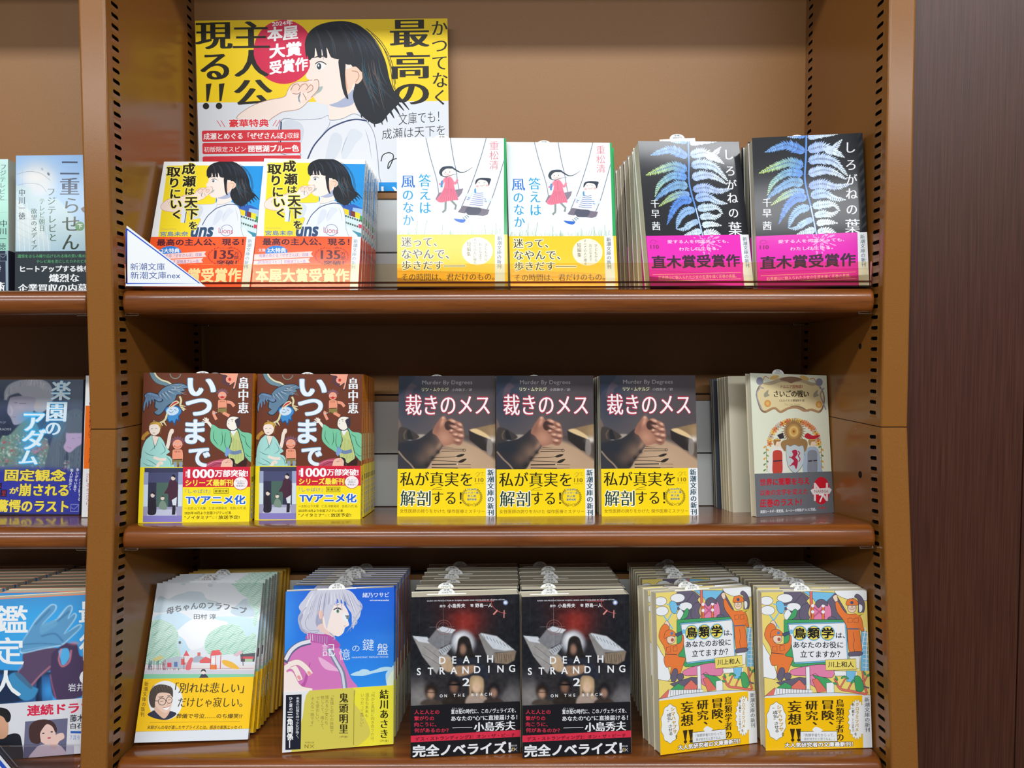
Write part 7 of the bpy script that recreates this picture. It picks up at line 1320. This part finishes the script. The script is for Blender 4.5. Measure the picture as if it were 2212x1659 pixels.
# left bay
nj = niju(); pose(nj, -.4665, .0775, z_top(.0775) + .0012, 0, 4, -.5); tag(nj, 'pale blue paperback with tower building and dark band, partly behind the left upright', 'book', 'film-wrapped paperbacks in the left bay')
lf = left1(); pose(lf, -.5900, .0930, z_top(.093) + .0012, 2, 4, -1); tag(lf, 'pale green paperback cut by the left edge of the picture, top shelf', 'book', 'film-wrapped paperbacks in the left bay')
rk = rakuen(); pose(rk, -.5200, .0920, z_mid(.092) + .0004, 0, 6, 0); tag(rk, 'dark blue paperback with two pale-haired faces, left bay middle shelf', 'book')
sb = spine_book(); tag(sb, 'white and orange paperback seen spine on, beside the left upright', 'book')
sb.rotation_mode = 'QUATERNION'
sb.rotation_quaternion = (Matrix.Rotation(R(-5.9), 3, 'X') @ Matrix.Rotation(R(-93), 3, 'Z')).to_quaternion()
sb.location = (-.4500, .0700 + .0525, z_mid(.0700 + .0525) + .0006)
kt = kantei(); pose(kt, -.4535, -.0150, z_bot(-.015) + .0008, 7.0, 8.0, -1.0); tag(kt, 'light blue paperback with hand pulling on a glove, left bay bottom shelf', 'book', 'glove-cover paperbacks in the left bay')
stack(kt, 9, .0175, (-.4560, -.0060, 0), 3, 6.4, SL, 'glove-cover paperback, # copy behind the front one', 'glove-cover paperbacks in the left bay', .0, zplane=z_bot, t=.016)
kt2 = copy_thing(kt); pose(kt2, -.5700, -.0100, z_bot(-.01) + .0008, 2, 7, 0); tag(kt2, 'glove-cover paperback outside the left edge, left bay bottom shelf', 'book', 'glove-cover paperbacks in the left bay')
stack(kt2, 9, .0175, (-.5700, -.0080, 0), 2, 6.4, SL, 'glove-cover paperback, # copy behind the one at the left picture edge', 'glove-cover paperbacks in the left bay', .0, zplane=z_bot, t=.016)
# ------------------------------------------------------------------ poster standing on the spacer boards
PWD, PHT = .2935, .2065
pa = poster_art(PWD, PHT)
bv, bt, bc = solid([(-PWD / 2, 0), (PWD / 2, 0), (PWD / 2, .0008), (-PWD / 2, .0008)], 0, PHT, [lin('#e8e8e8')] * 4)
cap = np.array([(0, 1, 5), (0, 5, 4)])
po = link('poster', ink_mesh('poster', [(bv, bt, bc), pa.arrays()]), None, M_MATTE)
pose(po, -.2195, .1795, .1792, 0, 0, -.35)
tag(po, 'large yellow and white poster of a dark-haired schoolgirl above the top shelf books', 'poster')
# ------------------------------------------------------------------ amber acrylic book rail along the top shelf
def rail(x0, x1, ztop0, ztop1, label):
    r = empty('book_rail', ((x0 + x1) / 2, 0, 0)); tag(r, label, 'rail', 'amber acrylic rails on the top shelf'); cx_ = (x0 + x1) / 2
    zb_ = SH1 + .0002
    m_ = MB(); V = []
    for y in (.0125, .0141): V += [(x0 - cx_, y, zb_), (x1 - cx_, y, zb_), (x1 - cx_, y, ztop1), (x0 - cx_, y, ztop0)]
    m_.add(V, [(0, 1, 2, 3), (5, 4, 7, 6)]); m_.build('lip', M_AMBER, r)
    m_ = MB(); m_.add(V, [(3, 2, 6, 7), (0, 3, 7, 4), (1, 5, 6, 2)]); m_.build('edge', M_AMBER_D, r)
    m_ = MB(); m_.box(x0 - cx_, x1 - cx_, .0122, .0265, SH1 + .0002, SH1 + .0016); m_.build('foot', M_AMBER_D, r)
    m_ = MB(); m_.box(x0 - cx_, x1 - cx_, .0118, .0148, zb_ + .0042, zb_ + .0060); m_.build('bead', M_AMBER_D, r)
    return r
rail(-.3700, -.2480, .0838, .0837, 'amber acrylic rail behind the triangular sign')
rail(-.2478, -.0030, .0837, .0832, 'amber acrylic rail in front of the second schoolgirl and first swing covers')
rail(-.0028, .2210, .0835, .0842, 'amber acrylic rail in front of the right swing cover and left fern cover')
rail(.2212, .3440, .0842, .0845, 'amber acrylic rail in front of the right fern cover')
# ------------------------------------------------------------------ triangular shelf sign
sg = empty('shelf_sign', (0, 0, 0)); tag(sg, 'white triangular sign with blue border hooked on the left of the top shelf', 'sign')
T3 = [P(273.5, 487.5, .0105), P(271.5, 618, .0105), P(443.5, 619, .0105)]
V = [tuple(p) for p in T3] + [(p[0], p[1] + .0012, p[2]) for p in T3]
w3, h3 = T3[2][0] - T3[1][0], T3[0][2] - T3[1][2]
SA = Art([(190, 95), (1135, 95), (1135, 828), (190, 828)], w3, h3, lift=1e-5)
def fit(x, y): return (x, y)
SA.poly([(205, 140), (178, 800), (1075, 806)], '#2f57c4') if False else None
SA.line([(217, 132), (203, 796), (1068, 797), (217, 132), (203, 796)], 21, '#2b55c8')
SA.text('新潮文庫', 250, 548, 660, 636, '#2b4f9c', 'n', res=3); SA.text('新潮文庫nex', 250, 652, 842, 742, '#2b4f9c', 'n', res=3)
v, t_, c_ = SA.arrays(); v = v + np.array([(T3[1][0] + T3[2][0]) / 2, .0105, T3[1][2]])
# the drawn sheet follows the card's slanting left edge
fr = (v[:, 2] - T3[1][2]) / h3
v[:, 0] += 0.0
tri = np.array([(0, 1, 2), (3, 5, 4), (0, 3, 4), (0, 4, 1), (1, 4, 5), (1, 5, 2), (2, 5, 3), (2, 3, 0)])
link('card', ink_mesh('card', [(np.array(V), tri, np.tile(lin('#eef2f4'), (6, 1))), (v, t_, c_)]), sg, M_MATTE)
# ------------------------------------------------------------------ clear tray in front of the left bay's bottom books
tr = empty('acrylic_tray', (0, 0, 0)); tag(tr, 'clear acrylic tray front before the glove-cover book, left bay bottom shelf', 'tray')
a, b = P(-120, 1612, -.035), P(158, 1608, -.035); zt = a[2]
m_ = MB(); m_.box(a[0], b[0], -.036, -.034, SH3 - .0, zt); m_.build('front_plate', M_CLEAR, tr)
c0, c1 = P(-60, 1560, -.037), P(28, 1665, -.037)
sg2 = empty('corner_sign', (0, 0, 0)); tag(sg2, 'white and blue corner sign at the bottom left edge', 'sign')
m_ = MB(); m_.add([(c0[0], -.038, c0[2]), (c0[0], -.038, c1[2]), (c1[0], -.038, c1[2]), (c0[0], -.0368, c0[2]), (c0[0], -.0368, c1[2]), (c1[0], -.0368, c1[2])], [(0, 1, 2), (3, 5, 4), (0, 2, 5, 3), (0, 3, 4, 1), (1, 4, 5, 2)]); m_.build('card', mat('sign_white', '#eef2f4', .4), sg2)
m_ = MB(); d_ = np.array([c1[0] - c0[0], 0, c1[2] - c0[2]]); d_ = d_ / np.linalg.norm(d_); nn = np.array([d_[2], 0, -d_[0]]) * -1
q0 = c0 - nn * 0 ; m_.add([(c0[0] + .0, -.0384, c0[2] - .002), (c1[0] - .002, -.0384, c1[2]), (c1[0] - .0065, -.0384, c1[2]), (c0[0], -.0384, c0[2] - .0075)], [(0, 1, 2, 3)]); m_.build('border', mat('sign_blue', '#2b55c8', .4), sg2)
# ------------------------------------------------------------------ floor of the shop
fl = MB(); fl.box(-3, 3, -4.2, .3, -1.405, -1.385); tag(fl.build('floor', mat('floor_tile', '#8a7c6c', .45)), kind='structure')
bpy.data.objects.remove(_fo)
